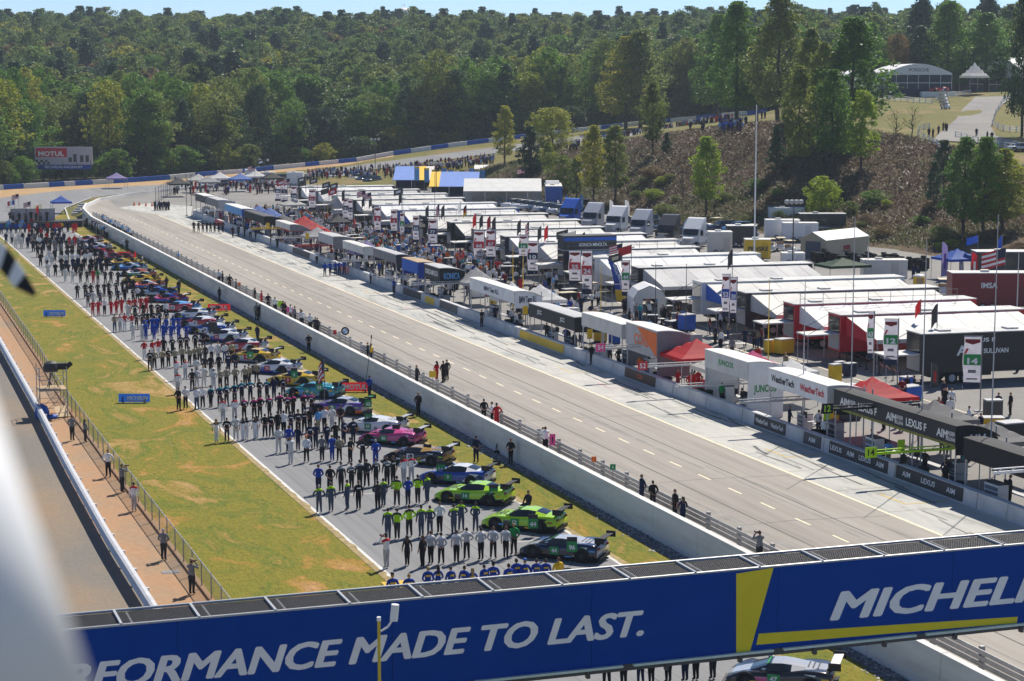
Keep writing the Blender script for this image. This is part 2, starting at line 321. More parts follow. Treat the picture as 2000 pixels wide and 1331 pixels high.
def _rbf_fit():
    P = CPA[:, :2] / 100; d = np.linalg.norm(P[:, None] - P[None], axis=2); n = len(P)
    A = np.zeros((n + 3, n + 3)); A[:n, :n] = d + np.eye(n) * 1e-4; A[:n, n] = 1; A[:n, n + 1:] = P; A[n, :n] = 1; A[n + 1:, :n] = P.T
    return np.linalg.solve(A, np.concatenate([CPA[:, 2], np.zeros(3)]))
RW = _rbf_fit()
def hgt(xy):
    xy = np.atleast_2d(np.asarray(xy, float))[:, :2] / 100; P = CPA[:, :2] / 100; out = []
    for k in range(0, len(xy), 4000):
        q = xy[k:k + 4000]; d = np.linalg.norm(q[:, None] - P[None], axis=2); out.append(d @ RW[:-3] + RW[-3] + q @ RW[-2:])
    return np.concatenate(out)
def kindof(xy):
    xy = np.atleast_2d(np.asarray(xy, float))[:, :2]; out = []
    for k in range(0, len(xy), 4000):
        out.append(CPK[np.argmin(np.linalg.norm(xy[k:k + 4000, None] - CPA[None, :, :2], axis=2), axis=1)])
    return np.concatenate(out)
def hit(u, v, d0=250, d1=1500):
    """first terrain point seen through a pixel"""
    D = np.linspace(d0, d1, 900); P = cc + ray(u, v)[None] * D[:, None]; h = hgt(P)
    i = np.argmax(P[:, 2] <= h)
    if P[i, 2] > h[i]: i = len(D) - 1
    return np.array([P[i, 0], P[i, 1], h[i]])
us = np.concatenate([np.arange(-2400, -200, 110), np.arange(-200, 2200, 20), np.arange(2200, 4600, 110)])
Ds = np.concatenate([np.geomspace(12, 255, 26), np.arange(262, 620, 5), np.geomspace(640, 4200, 40)])
TP = np.array([[pxd(u, VPY, D)[:2] for u in us] for D in Ds]); sh = TP.shape; flat = TP.reshape(-1, 2)
TZ = hgt(flat); me = bpy.data.meshes.new('terrain')
nv, nu = sh[0], sh[1]; idx = np.arange(nv * nu).reshape(nv, nu)
F4 = np.stack([idx[:-1, :-1], idx[:-1, 1:], idx[1:, 1:], idx[1:, :-1]], -1).reshape(-1, 4)
V3 = np.column_stack([flat, TZ])
def np_mesh(name, V, Fc, k, smooth=False, mi=None):
    me = bpy.data.meshes.new(name); V = np.ascontiguousarray(V, np.float32); Fc = np.ascontiguousarray(Fc, np.int32)
    me.vertices.add(len(V)); me.vertices.foreach_set('co', V.ravel()); me.loops.add(Fc.size); me.loops.foreach_set('vertex_index', Fc.ravel())
    me.polygons.add(len(Fc)); me.polygons.foreach_set('loop_start', np.arange(0, Fc.size, k, dtype=np.int32)); me.polygons.foreach_set('loop_total', np.full(len(Fc), k, np.int32))
    if mi is not None: me.polygons.foreach_set('material_index', np.asarray(mi, np.int32))
    if smooth: me.polygons.foreach_set('use_smooth', np.ones(len(Fc), bool))
    me.update(calc_edges=True); return me
FC = V3[F4].mean(1); FK = kindof(FC)
m_brush = ramp_mat('brush_bank', [(.25, (.07, .045, .03)), (.42, (.14, .09, .055)), (.55, (.19, .14, .08)), (.66, (.12, .12, .04)), (.8, (.24, .18, .11))], .25, 10, bump=1., scale2=2.2, stops2=[(.3, (.45, .45, .45)), (.6, (1, 1, 1))], bdist=.5)
m_grass2 = ramp_mat('dry_grass', [(.34, (.13, .14, .03)), (.44, (.2, .17, .045)), (.52, (.14, .145, .028)), (.6, (.27, .19, .08)), (.68, (.16, .155, .03))], .06, 8, bump=.4, scale2=1.5, stops2=[(.3, (.75, .75, .75)), (.7, (1, 1, 1))])
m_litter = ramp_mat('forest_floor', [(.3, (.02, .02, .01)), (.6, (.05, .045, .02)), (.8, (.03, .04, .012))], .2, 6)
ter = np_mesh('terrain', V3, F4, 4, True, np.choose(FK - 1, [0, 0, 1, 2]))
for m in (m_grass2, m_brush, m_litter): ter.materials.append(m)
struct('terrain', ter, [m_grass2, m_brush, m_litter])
# ================================================================== GROUND SHEETS
def sheet(name, pts, m, z=None):
    P = [(float(p[0]), float(p[1]), float(p[2] if z is None else z)) for p in pts]
    bm = bmesh.new(); bm.faces.new([bm.verts.new(p) for p in P]); bmesh.ops.triangulate(bm, faces=bm.faces[:]); me = bpy.data.meshes.new(name)
    for fc in bm.faces:
        if fc.normal.z < 0: fc.normal_flip()
    bm.to_mesh(me); bm.free(); return struct(name, me, m)
m_grass = ramp_mat('grass', [(.3, (.46, .26, .12)), (.39, (.34, .2, .035)), (.44, (.175, .175, .015)), (.49, (.22, .187, .02)), (.54, (.12, .155, .012)), (.59, (.28, .2, .038)), (.68, (.45, .28, .12))], .13, 9, bump=.8, scale2=3.2,
                   stops2=[(.32, (.62, .64, .58)), (.47, (.92, .93, .9)), (.62, (1.12, 1.1, 1.06))], stretch=(1.5, .7, 1), dist=1.0)
m_track = ramp_mat('track_asphalt', [(.3, (.205, .208, .215)), (.5, (.235, .237, .242)), (.7, (.265, .265, .268))], .12, 8, bump=.15, scale2=1.1, stops2=[(.25, (.8, .8, .8)), (.5, (1, 1, 1)), (.75, (1.08, 1.08, 1.08))], stretch=(2.6, .05, 1), rough=.85)
m_pitlane = ramp_mat('pit_lane_asphalt', [(.32, (.3, .27, .238)), (.5, (.35, .32, .283)), (.66, (.385, .355, .315))], .2, 8, bump=.12, scale2=1.3, stops2=[(.3, (.84, .84, .84)), (.5, (1, 1, 1)), (.7, (1.06, 1.06, 1.06))], stretch=(1.6, .07, 1), rough=.85)
m_apron = ramp_mat('apron_concrete', [(.34, (.32, .32, .3)), (.45, (.45, .45, .42)), (.58, (.52, .51, .47)), (.7, (.56, .55, .5))], .35, 9, bump=.1, scale2=1.1, stops2=[(.3, (.74, .74, .74)), (.45, (1, 1, 1))], stretch=(1.5, .35, 1), rough=.8, dist=.8)
m_paddock = ramp_mat('paddock_asphalt', [(.3, (.2, .195, .185)), (.5, (.26, .25, .235)), (.7, (.3, .29, .27))], .07, 7, bump=.1, scale2=2.5, stops2=[(.3, (.84, .84, .84)), (.6, (1, 1, 1))], rough=.85)
m_dirt = ramp_mat('clay_path', [(.28, (.26, .225, .19)), (.42, (.36, .25, .16)), (.55, (.42, .25, .14)), (.7, (.36, .27, .19)), (.82, (.25, .235, .215))], .16, 8, bump=.15, scale2=3, stops2=[(.3, (.86, .86, .86)), (.7, (1.04, 1.04, 1.04))], stretch=(1, .5, 1), rough=.9)
m_road = ramp_mat('service_road', [(.3, (.33, .22, .13)), (.42, (.27, .215, .16)), (.52, (.215, .195, .17)), (.7, (.19, .18, .165))], .09, 8, bump=.2, scale2=6, stops2=[(.25, (.85, .85, .85)), (.75, (1.05, 1.05, 1.05))], stretch=(.8, .35, 1), rough=.9)
m_gravel = ramp_mat('gravel_trap', [(.3, (.36, .22, .1)), (.5, (.43, .28, .14)), (.7, (.5, .35, .2))], .2, 8, bump=.4)
m_paint = mat('road_paint_white', (.62, .61, .58), rough=.7, var=.18, scale=2); m_ypaint = mat('road_paint_yellow', (.62, .4, .03), rough=.7, var=.15, scale=2); m_cream = mat('road_paint_cream', (.78, .68, .48), rough=.7, var=.15, scale=2)
XL, XR, XW, XY_, XP = 26.6, 38.95, 42.75, 56.0, 61.3
sheet('grass_field', [(-160, -60), (XW + .2, -60), (XW + .2, 372), (33, 405), (-160, 405)], m_grass, 0.)
sheet('service_road', [(-60, -60), (13.9, -60), (13.9, 60), (13.9, 110), (14.2, 130), (14.7, 152), (15.4, 190), (16.2, 240), (16.2, 330), (-60, 330)], m_road, .006)
sheet('clay_path', [(13.9, -60), (17.15, -60), (17.15, 130), (17.3, 160), (17.9, 180), (18.6, 230), (18.6, 330), (16.2, 330), (16.2, 240), (15.4, 190), (14.7, 152), (14.2, 130), (13.9, 110)], m_dirt, .01)
tr = [(XL, -60), (XR, -60), (XR, 330)] + [tuple(dpt(*a)[:2]) for a in ROAD_I[:5]] + [tuple(dpt(*a)[:2]) for a in ROAD_O[4::-1]] + [(26.2, 395), (XL, 340)]
TRK = sheet('race_track', tr, m_track, .012)
b = MB(); b.grid([[arr([dpt(*o)])[0], arr([dpt(*i)])[0]] for o, i in zip(ROAD_O[4:], ROAD_I[4:])]); o_ = struct('race_track_climb', b, m_track); o_.location.z = .02
gv = [px(-60, 375), px(0, 371.5), px(100, 366), px(230, 358.5), px(330, 352), px(400, 347), px(400, 356), px(295, 362), px(190, 367), px(84, 376.5), px(0, 387), px(-60, 392)]
sheet('gravel_trap', gv, m_gravel, .004)
b = MB(); b.grid([[arr([dpt(*o) * 1.0])[0], arr([dpt(*i)])[0]] for o, i in zip([pp for pp in BARR if pp[0] in (400, 480, 620, 697, 769)], [(400, 350, 488), (480, 344, 494), (620, 330, 503), (697, 320, 510), (769, 310, 516)])]); o_ = struct('gravel_strip', b, m_gravel); o_.location.z = .05
sheet('pit_lane', [(43.2, -60), (XY_, -60), (XY_, 352), (52, 372), (45, 372), (43.4, 350)], m_pitlane, 1.)
sheet('pit_apron', [(XY_, -60), (61.75, -60), (61.75, 350), (66, 372), (60, 384), (52, 372), (XY_, 352)], m_apron, 1.002)
sheet('pit_exit', [(43.3, 335), (60, 335), (64, 372), px(300, 374, 1.)[:2], px(205, 389, 1.)[:2], px(180, 396, 1.)[:2], (43.5, 356)], m_pitlane, .994)
pd = [(61.75, -60), (300, -60), (300, 150)] + [tuple((px(u, v, 1.) * np.array([1, 1, 0]) + np.array([3.0, 4.0, 0]))[:2]) for u, v in FOOT[::-1]] + [tuple(px(u, v, 1.)[:2]) for u, v in ((800, 353), (640, 352), (470, 356), (300, 374), (210, 388))] + [(52, 372), (60, 384), (66, 372), (61.75, 350)]
sheet('paddock', pd, m_paddock, .998)
# painted lines
def strip(name, pts, w, m, z, par=None):
    b = MB(); P = [Vector((p[0], p[1], 0)) for p in pts]
    for a, c in zip(P[:-1], P[1:]):
        d = (c - a).normalized(); n = Vector((-d.y, d.x, 0)) * w / 2; b.quad(a - n, a + n, c + n, c - n)
    o = obj(name, b, m, par); o.location.z = z; return o
strip('edge_line', [(XL + .1, -60), (XL + .1, 340), (26.3, 395)], .2, m_paint, .016, TRK); strip('edge_line', [(XR - .1, -60), (XR - .1, 330)] + [tuple(dpt(*a)[:2] + np.array([-.3, 0])) for a in ROAD_I[1:4]], .22, m_paint, .016, TRK)
m_seam0 = mat('tar_seam_track', (.13, .13, .135), rough=.8, var=.3, scale=1)
for i, (xa, y0, y1) in enumerate([(32.7, 60, 330)]): strip('seam', [(xa + .05 * math.sin(y * .07), y) for y in range(y0, y1, 9)], .06, m_seam0, .0165, TRK)
for y in (93, 117, 128, 146, 171, 204, 239, 280): strip('seam', [(XL + .3, y + .4), (31, y), (36, y + .3), (XR - .3, y - .2)], .05, m_seam0, .0168, TRK)
gq = random.Random(31)
for nm, x0, sg in (('verge_edge', XL, 1), ('verge_edge', XR, -1)):
    b = MB(); Y = [60 + k * .7 for k in range(330)]; b.grid([[(x0 - sg * .35, y, .0), (x0 + sg * (max(0, gq.gauss(.0, .09)) - .02), y, .0)] for y in Y]); o_ = obj(nm, b, mat('verge_soil', (.33, .25, .12), rough=.95, var=.4, scale=2, bump=.4), bpy.data.objects['grass_field']); o_.location.z = .0185
PL = bpy.data.objects['pit_lane']
strip('edge_line', [(XY_, -60), (XY_, 352)], .2, m_cream, 1.007, PL)
b = MB(); b.box(-.075, .075, -.9, .9, 0, .004); dash_me = b.mesh('lane_dash'); dash_me.materials.append(m_cream)
for i in range(70):
    y = 70 + i * 4.32
    if y < 350: obj('lane_dash', dash_me, m_cream, PL, (50.5 + random.uniform(-.01, .01), y, 1.005))
m_seam = mat('tar_seam', (.1, .095, .09), rough=.8, var=.3, scale=1)
for x in (48.4, 52.6): strip('seam', [(x + .12 * math.sin(y * .05), y) for y in range(40, 350, 8)], .09, m_seam, 1.006, PL)
m_rub = mat('rubber_trace', (.26, .245, .22), rough=.8, var=.3, scale=.3); pq = random.Random(9)
for i in range(46):
    x, y, L = pq.choice([pq.gauss(47, .5), pq.gauss(54.2, .6), pq.gauss(51.6, .4)]), pq.uniform(60, 320), pq.uniform(8, 40); strip('tyre_trace', [(x + .12 * math.sin(k * .9 + i), y + L * k / 6) for k in range(7)], pq.uniform(.12, .3), m_rub, 1.0035 + i * 1e-5, PL)
m_seam2 = mat('tar_seam_pale', (.17, .165, .155), rough=.8, var=.3, scale=1)
for i, y in enumerate([82, 96, 108, 131, 163, 187, 226, 262, 301]): strip('seam', [(43.4, y), (50, y + .4), (55.8, y - .3)], .05, m_seam2, 1.0065, PL)
AP = bpy.data.objects['pit_apron']
m_skid = mat('skid_mark', (.09, .09, .09), rough=.8, var=.5, scale=.8); m_skid2 = mat('skid_mark_faint', (.2, .2, .195), rough=.8, var=.4, scale=.8)
for i in range(120):
    y = random.uniform(70, 330); x = random.uniform(57, 60.6); L = random.uniform(2, 9); dx = random.uniform(-.25, .6)
    strip('skid_mark', [(x, y), (x + dx * .3, y + L * .5), (x + dx, y + L)], random.uniform(.1, .25), m_skid if random.random() < .35 else m_skid2, 1.008 + i * 2e-5, AP)
for i in range(46): strip('joint', [(XY_ + .15, 66 + i * 6.1), (61.3, 66 + i * 6.1)], .05, m_seam2, 1.0062, AP)
for y0, col in ((98, m_ypaint), (113, m_ypaint), (127, m_cream), (143, mat('paint_box_pink', (.6, .25, .25), var=.3)), (152, m_ypaint), (199, mat('paint_box_pink')), (216, m_ypaint)):
    strip('pit_box_mark', [(58.2, y0), (60.9, y0), (60.9, y0 - .01)], .12, col, 1.009, AP); strip('pit_box_mark', [(58.2, y0), (58.2, y0 + 3)], .12, col, 1.0092, AP)
# grid slot marks on the track and the yellow start marking by the bridge
for i in range(12):
    y = 100.5 + i * 15; strip('grid_mark', [(29.2 if i % 2 else 34.6, y), (31.2 if i % 2 else 36.6, y)], .1, m_paint, .017, TRK)
b = MB(); b.box(25.9, 27.4, 88, 94.5, .02, .035); obj('kerb_marking', b, m_ypaint, TRK)
PD = bpy.data.objects['paddock']
strip('lane_line', [(75.2, 90), (76.6, 146), (77.6, 165), (80.4, 190), (84, 222)], .16, m_cream, 1.006, PD); strip('lane_line', [(77.6, 90), (79, 146), (80, 165), (82.8, 190), (86, 220)], .14, m_cream, 1.006, PD)
# ================================================================== TREES
def leaf_mat(key, rgb, rgb2, trans=.48):
    if key in MATS: return MATS[key]
    m = bpy.data.materials.new(key); m.use_nodes = True; n = m.node_tree; b = n.nodes['Principled BSDF']
    b.inputs['Roughness'].default_value = .55; b.inputs['Specular IOR Level'].default_value = .3
    at = n.nodes.new('ShaderNodeAttribute'); at.attribute_name = 'leafv'; oi = n.nodes.new('ShaderNodeObjectInfo')
    ad = n.nodes.new('ShaderNodeMath'); ad.operation = 'MULTIPLY_ADD'; ad.inputs[1].default_value = .55; n.links.new(oi.outputs['Random'], ad.inputs[0])
    sc = n.nodes.new('ShaderNodeMath'); sc.operation = 'MULTIPLY'; sc.inputs[1].default_value = .45; n.links.new(at.outputs['Fac'], sc.inputs[0]); n.links.new(sc.outputs[0], ad.inputs[2])
    r = n.nodes.new('ShaderNodeValToRGB'); e = r.color_ramp.elements; e[0].position = .1; e[0].color = (*rgb, 1); e[1].position = .95; e[1].color = (*rgb2, 1)
    n.links.new(ad.outputs[0], r.inputs[0])
    hs = n.nodes.new('ShaderNodeHueSaturation'); m2 = n.nodes.new('ShaderNodeMapRange'); m2.inputs[3].default_value = .75; m2.inputs[4].default_value = 1.25
    n.links.new(at.outputs['Fac'], m2.inputs[0]); n.links.new(m2.outputs[0], hs.inputs['Value']); n.links.new(r.outputs[0], hs.inputs['Color'])
    n.links.new(hs.outputs[0], b.inputs['Base Color'])
    tr = n.nodes.new('ShaderNodeBsdfTranslucent'); n.links.new(hs.outputs[0], tr.inputs[0]); mx = n.nodes.new('ShaderNodeMixShader'); mx.inputs[0].default_value = trans
    n.links.new(b.outputs[0], mx.inputs[1]); n.links.new(tr.outputs[0], mx.inputs[2]); n.links.new(mx.outputs[0], n.nodes['Material Output'].inputs[0])
    MATS[key] = m; return m
LM = dict(green=leaf_mat('leaf_green', (.09, .2, .03), (.17, .29, .04)), yellow=leaf_mat('leaf_yellowing', (.22, .29, .03), (.4, .37, .045)), olive=leaf_mat('leaf_olive', (.13, .2, .04), (.24, .26, .055)),
          dark=leaf_mat('leaf_dark', (.04, .085, .035), (.075, .135, .045), .3), pine=leaf_mat('leaf_pine', (.032, .078, .036), (.06, .12, .045), .25), russet=leaf_mat('leaf_russet', (.17, .12, .055), (.24, .17, .065)), lime=leaf_mat('leaf_lime', (.25, .36, .03), (.38, .43, .04)),
          mix=leaf_mat('leaf_forest', (.065, .145, .05), (.2, .25, .055), .45))
m_bark = mat('bark', (.075, .06, .048), rough=.95, var=.3, scale=4, bump=.6); m_bark2 = mat('bark_pale', (.16, .145, .125), rough=.95, var=.3, scale=4, bump=.5)
def crown(name, H, Wd, base, shape, ncl, nlf, ls, seed, skew=.0):
    """leaf quads in clumps through the crown's volume. base: height of lowest leaves; shape(t) -> relative radius"""
    g = np.random.default_rng(seed); C_, val = [], []; lobes = g.uniform(0, 6.28, 5)
    while len(C_) < ncl:
        t = g.uniform(0, 1); a = g.uniform(0, 6.2832); R = shape(t) * Wd / 2 * (1 + .22 * math.sin(3 * a + lobes[0]) + .14 * math.sin(5 * a + 7 * t + lobes[1]) + .16 * math.sin(9 * t + lobes[2]))
        r = R * math.sqrt(g.uniform(.12, 1)); 
        if g.uniform() < .10: r *= 1.15
        C_.append((r * math.cos(a) + skew * t, r * math.sin(a), base + (H - base) * t)); val.append(g.uniform(0, 1))
    C_ = np.array(C_); val = np.array(val); cs = Wd * .085 * g.uniform(.65, 1.5, ncl)
    n = ncl * nlf; ci = np.repeat(np.arange(ncl), nlf)
    d = g.normal(size=(n, 3)); d /= np.linalg.norm(d, axis=1)[:, None]
    P = C_[ci] + d * (cs[ci] * g.uniform(.35, 1.05, n) ** .6)[:, None] * np.array([1.15, 1.15, .8])
    P[:, 2] = np.minimum(np.maximum(P[:, 2], base * .75), H)
    nn = d * .6 + g.normal(size=(n, 3)) * .8 + np.array([0, 0, .35]); nn /= np.linalg.norm(nn, axis=1)[:, None]
    t1 = np.cross(nn, g.normal(size=(n, 3))); t1 /= np.linalg.norm(t1, axis=1)[:, None]; t2 = np.cross(nn, t1)
    s = ls * g.uniform(.6, 1.35, n)[:, None]
    V = np.stack([P - t1 * s * .5, P - t2 * s * .32 + nn * s * .08, P + t1 * s * .5, P + t2 * s * .32 + nn * s * .08], 1).reshape(-1, 3)
    me = np_mesh(name, V, np.arange(4 * n).reshape(n, 4), 4)
    at = me.attributes.new('leafv', 'FLOAT', 'FACE'); at.data.foreach_set('value', np.clip(val[ci] * .75 + g.uniform(0, .3, n), 0, 1).astype(np.float32))
    return me, C_
def trunk_mesh(name, H, Wd, base, Cl, r, seed, top=.86, nl=14, sides=7):
    g = random.Random(seed); b = MB(); z = 0; P = [Vector((0, 0, -.6))]; k = 6
    for i in range(1, k + 1): P.append(Vector((g.uniform(-.02, .02) * Wd, g.uniform(-.02, .02) * Wd, H * top * i / k)))
    for i in range(k): b.tube(P[i], P[i + 1], r * (1 - i / k) ** .8 + .03, r * (1 - (i + 1) / k) ** .8 + .03, sides)
    for c in g.sample(list(Cl), min(nl, len(Cl))):
        z = max(base * .7, c[2] - math.hypot(c[0], c[1]) * .8); z = min(z, H * top * .95); q = z / (H * top) * k; i = min(int(q), k - 1); a = P[i].lerp(P[i + 1], q - i)
        mid = a.lerp(Vector(c), .5) + Vector((0, 0, -.03 * H)); rr = r * .38 * (1 - z / H) + .03
        b.tube(a, mid, rr, rr * .6, 5); b.tube(mid, c, rr * .6, .02, 4)
    return b.mesh(name, True)
sh_tulip = lambda t: (math.sin(math.pi * min(1, (t * .93 + .07)) ** .72)) ** .75 * (1 - .25 * t) if t < 1 else 0
sh_oak = lambda t: max(0, 1 - abs(2 * t - .95) ** 2.4) ** .5
sh_poplar = lambda t: (math.sin(math.pi * (t * .9 + .08)) ** .6) * (1 - .35 * t)
sh_pine = lambda t: (.35 + .65 * math.sin(math.pi * (t * .85 + .15)) ** .8) * (1 - .55 * t)
sh_cone = lambda t: (1 - t) ** .75 * (1 if t > .08 else .75)
PROTO = {}
def proto(key, H, Wd, base, shape, ncl, nlf, ls, r, seed, **k):
    cm, Cl = crown(key + '_crown', H, Wd, base, shape, ncl, nlf, ls, seed); tm = trunk_mesh(key + '_trunk', H, Wd, base, Cl, r, seed, **k); PROTO[key] = (cm, tm, H, Wd)
proto('tulip', 20, 9, 3.5, sh_tulip, 330, 30, .42, .32, 1); proto('tulip2', 20, 10, 3, sh_tulip, 360, 28, .44, .34, 2)
proto('oak', 18, 12, 3.5, sh_oak, 380, 28, .44, .4, 3, top=.75); proto('poplar', 14, 5.2, 2.5, sh_poplar, 220, 28, .34, .17, 4); proto('poplar2', 14, 6, 3.2, sh_poplar, 230, 26, .36, .17, 5)
proto('pine', 16, 6, 4.5, sh_pine, 200, 30, .36, .2, 6); proto('cone', 8, 4, .5, sh_cone, 150, 28, .3, .12, 7); proto('bush', 7, 6, .6, sh_oak, 170, 26, .34, .1, 8, top=.6)
proto('bare', 8, 4, 2.6, sh_oak, 40, 5, .3, .1, 9, top=.7, nl=34); proto('flat', 24, 11, 7, sh_oak, 200, 26, .6, .32, 10, top=.8)
def tree(kind, leaf, label, loc, H, Wd, group=None, cat='tree', name='tree', bark=m_bark):
    cm, tm, h0, w0 = PROTO[kind]; s = (Wd / w0, Wd / w0, H / h0)
    t = thing(name, label, cat, loc, random.uniform(0, 6.28), group)
    a = obj('trunk', tm, bark, t); b = obj('crown', cm, LM[leaf], t); a.scale = s; b.scale = s; return t
def tree_px(u, vb, vt, wpx, kind, leaf, label, **k):
    p = hit(u, vb)
    if u > 1690 and vb < 196: p = pxd(u, vb - 4, 500); p[2] = hgt(p)[0]
    D = (p - cc) @ cf; H = (vb - vt) / FP * D * 1.02; return tree(kind, leaf, label, p, H, wpx / FP * D * (1.32 if kind[:5] == 'tulip' else 1.18), **k)
TREES = [
 (986, 322, 210, 40, 'poplar', 'yellow', 'tall narrow yellow-green tree at the near end of the far straight'), (1035, 342, 250, 56, 'cone', 'dark', 'broad dark green conifer beside the narrow yellow-green tree'),
 (1078, 312, 214, 78, 'oak', 'yellow', 'large yellow-green tree just behind the dark conifer'), (1071, 349, 281, 32, 'poplar2', 'yellow', 'small yellow-green tree in front of the dark conifer'),
 (1100, 374, 308, 48, 'bush', 'olive', 'low grey-green bushy tree at the foot of the bank'), (1126, 392, 310, 30, 'poplar', 'olive', 'thin young tree left of two light green bank-foot trees'),
 (1159, 397, 250, 52, 'poplar2', 'yellow', 'light green tree with bare lower trunk, left of a pair'), (1201, 394, 252, 52, 'poplar', 'olive', 'light green tree with bare lower trunk, right of a pair'),
 (1275, 302, 165, 50, 'poplar2', 'olive', 'slender leafy tree standing on the bare upper bank'), (1302, 301, 262, 22, 'cone', 'dark', 'very small dark conifer high on the bank'),
 (1379, 422, 272, 62, 'poplar2', 'lime', 'bright green lone tree in the middle of the bank'), (1334, 392, 325, 28, 'bare', 'russet', 'nearly bare brown sapling on the bank'), (1361, 389, 332, 26, 'bare', 'yellow', 'thin yellow sapling leaning beside the bright green lone tree'),
 (1222, 252, 78, 78, 'tulip', 'yellow', 'tall golden-green tree, left one of a pair over the crowd'), (1250, 250, 66, 88, 'tulip2', 'olive', 'tall golden-green tree, right one of a pair over the crowd'),
 (1322, 236, 80, 78, 'oak', 'dark', 'rounded dark oak behind the crowd line'), (1400, 238, 36, 78, 'tulip', 'green', 'tall tree at the left end of the highest group'), (1438, 242, 12, 92, 'tulip2', 'green', 'tallest deep green tree of the group on the crest'),
 (1478, 238, 60, 62, 'tulip', 'olive', 'tree filling the gap in the highest group'), (1520, 240, -4, 105, 'tulip2', 'olive', 'huge golden-topped tree reaching the top of the picture'), (1583, 244, 62, 70, 'tulip', 'olive', 'brownish thin-topped tree right of the huge one'),
 (1559, 356, 142, 70, 'poplar2', 'olive', 'tall pale-leaved tree rooted halfway down the bank'), (1516, 338, 248, 38, 'cone', 'dark', 'slim dark conifer in the shade of the bank'), (1624, 335, 148, 72, 'tulip', 'green', 'leafy green tree right of the pale-leaved tree'),
 (1682, 334, 184, 58, 'poplar', 'lime', 'bright green narrow tree on the right of the bank'), (1664, 262, 44, 125, 'tulip2', 'green', 'big spreading tree in front of the white hospitality tent'), (1607, 262, 90, 60, 'tulip', 'olive', 'tree in the dense group left of the spreading tree'),
 (1750, 276, 216, 34, 'bare', 'olive', 'thin crepe myrtle on the grass, left of two'), (1781, 270, 210, 36, 'bare', 'olive', 'thin crepe myrtle on the grass, right of two'), (1604, 427, 348, 54, 'bush', 'lime', 'bright yellow-green bush low on the bank behind the vans'),
 (1823, 418, 318, 32, 'pine', 'pine', 'small dark pine at the left of the right-hand trees'), (1842, 392, 281, 44, 'pine', 'pine', 'taller dark pine beside the small pine'), (1882, 458, 275, 76, 'tulip', 'green', 'green tree next to the two pines'),
 (1921, 464, 277, 74, 'tulip2', 'green', 'deep green tree in the middle of the right-hand trees'), (1958, 452, 296, 80, 'tulip', 'yellow', 'yellow-flecked tree at the right of the right-hand trees'), (1996, 268, -30, 62, 'tulip2', 'dark', 'dark tree cut off by the right edge above the road'),
 (1850, 192, 14, 92, 'tulip2', 'green', 'broad green tree behind the white tents'), (1752, 190, 68, 54, 'oak', 'russet', 'rust-brown tree behind the hospitality tent'), (1925, 178, 25, 85, 'tulip', 'green', 'green tree behind the small peaked tent'), (1700, 192, 45, 62, 'tulip', 'green', 'green tree partly behind the spreading tree'), (1796, 190, 55, 60, 'tulip', 'dark', 'dark tree behind the hospitality tent')]
for a in TREES: tree_px(*a, group='trees on and above the bank')
# front edge of the wood: separate trees
fg = random.Random(5)
FK_ = [('flat', 'green', 'tall leafy tree in the front edge of the wood behind the far barrier'), ('flat', 'olive', 'tall olive-coloured tree in the front edge of the wood'), ('pine', 'pine', 'dark pine in the front edge of the wood'), ('oak', 'dark', 'rounded dark tree in the front edge of the wood'), ('flat', 'yellow', 'yellowing tree in the front edge of the wood')]
bD = lambda u: float(np.interp(u, [q[0] for q in BARR], [q[2] for q in BARR]))
for i in range(190):
    u = -70 + i * 8.85 + fg.uniform(-9, 9); D = bD(u) + 13 + 80 * fg.random() ** 1.3 + (22 if 40 < u < 205 else 0); p = pxd(u, VPY, D); z = hgt(p)[0]
    k = fg.choices([0, 1, 2, 3, 4], [5, 4, 3, 3, 1.2])[0]; kind, leaf, lab = FK_[k]; H = fg.uniform(18, 28) * (.8 if kind in ('oak', 'pine') else 1)
    if 560 < u < 760: H *= .8
    tree(kind, leaf, lab, (p[0], p[1], z), H, fg.uniform(8, 13) * (.75 if kind == 'pine' else 1), group=['leafy trees', 'olive trees', 'pines', 'dark round trees', 'yellowing trees'][k] + ' along the front of the wood')
for i in range(90):
    u = -60 + i * 17 + fg.uniform(-9, 9); D = bD(u) + 6 + fg.uniform(0, 7) + (18 if 50 < u < 200 else 0); p = pxd(u, VPY, D); z = hgt(p)[0]; H = fg.uniform(3.5, 8)
    tree('bush', fg.choice(['olive', 'green', 'green', 'dark', 'yellow']), 'shrub growing along the catch fence below the wood', (p[0], p[1], z), H, H * fg.uniform(.8, 1.2), group='shrubs along the catch fence', cat='shrub', name='shrub')
# the wood behind: one mass, instanced on points
pc = bpy.data.collections.new('forest_kinds')
for i, (shp, H, Wd, leaf, seed) in enumerate([(sh_oak, 17, 10, 'mix', 31), (sh_oak, 20, 11, 'mix', 32), (sh_oak, 15, 11, 'dark', 33), (sh_oak, 18, 10, 'olive', 34), (sh_oak, 17, 10, 'green', 35), (sh_pine, 20, 7, 'pine', 36), (sh_oak, 15, 9, 'mix', 37), (sh_oak, 16, 9, 'russet', 38), (sh_oak, 18, 11, 'mix', 39), (sh_oak, 16, 9, 'yellow', 40)]):
    cm, Cl = crown('wood_tree', H, Wd, H * .2, shp, 170, 22, .7, seed); cm.materials.append(LM[leaf]); o = bpy.data.objects.new('wood_tree', cm); pc.objects.link(o)
N = 8700; uu = rng.uniform(-260, 2260, N); Dd = np.sqrt(rng.uniform(540 ** 2, 1330 ** 2, N)); Dd = np.where(Dd < np.interp(uu, [0, 500, 1000], [540, 575, 592]), Dd + 300, Dd)
FPt = np.array([pxd(u, VPY, D) for u, D in zip(uu, Dd)]); FPt[:, 2] = hgt(FPt)
keep = Dd > 0; FPt = FPt[keep]
fm = bpy.data.meshes.new('wood'); fm.from_pydata([tuple(map(float, p)) for p in FPt], [], [])
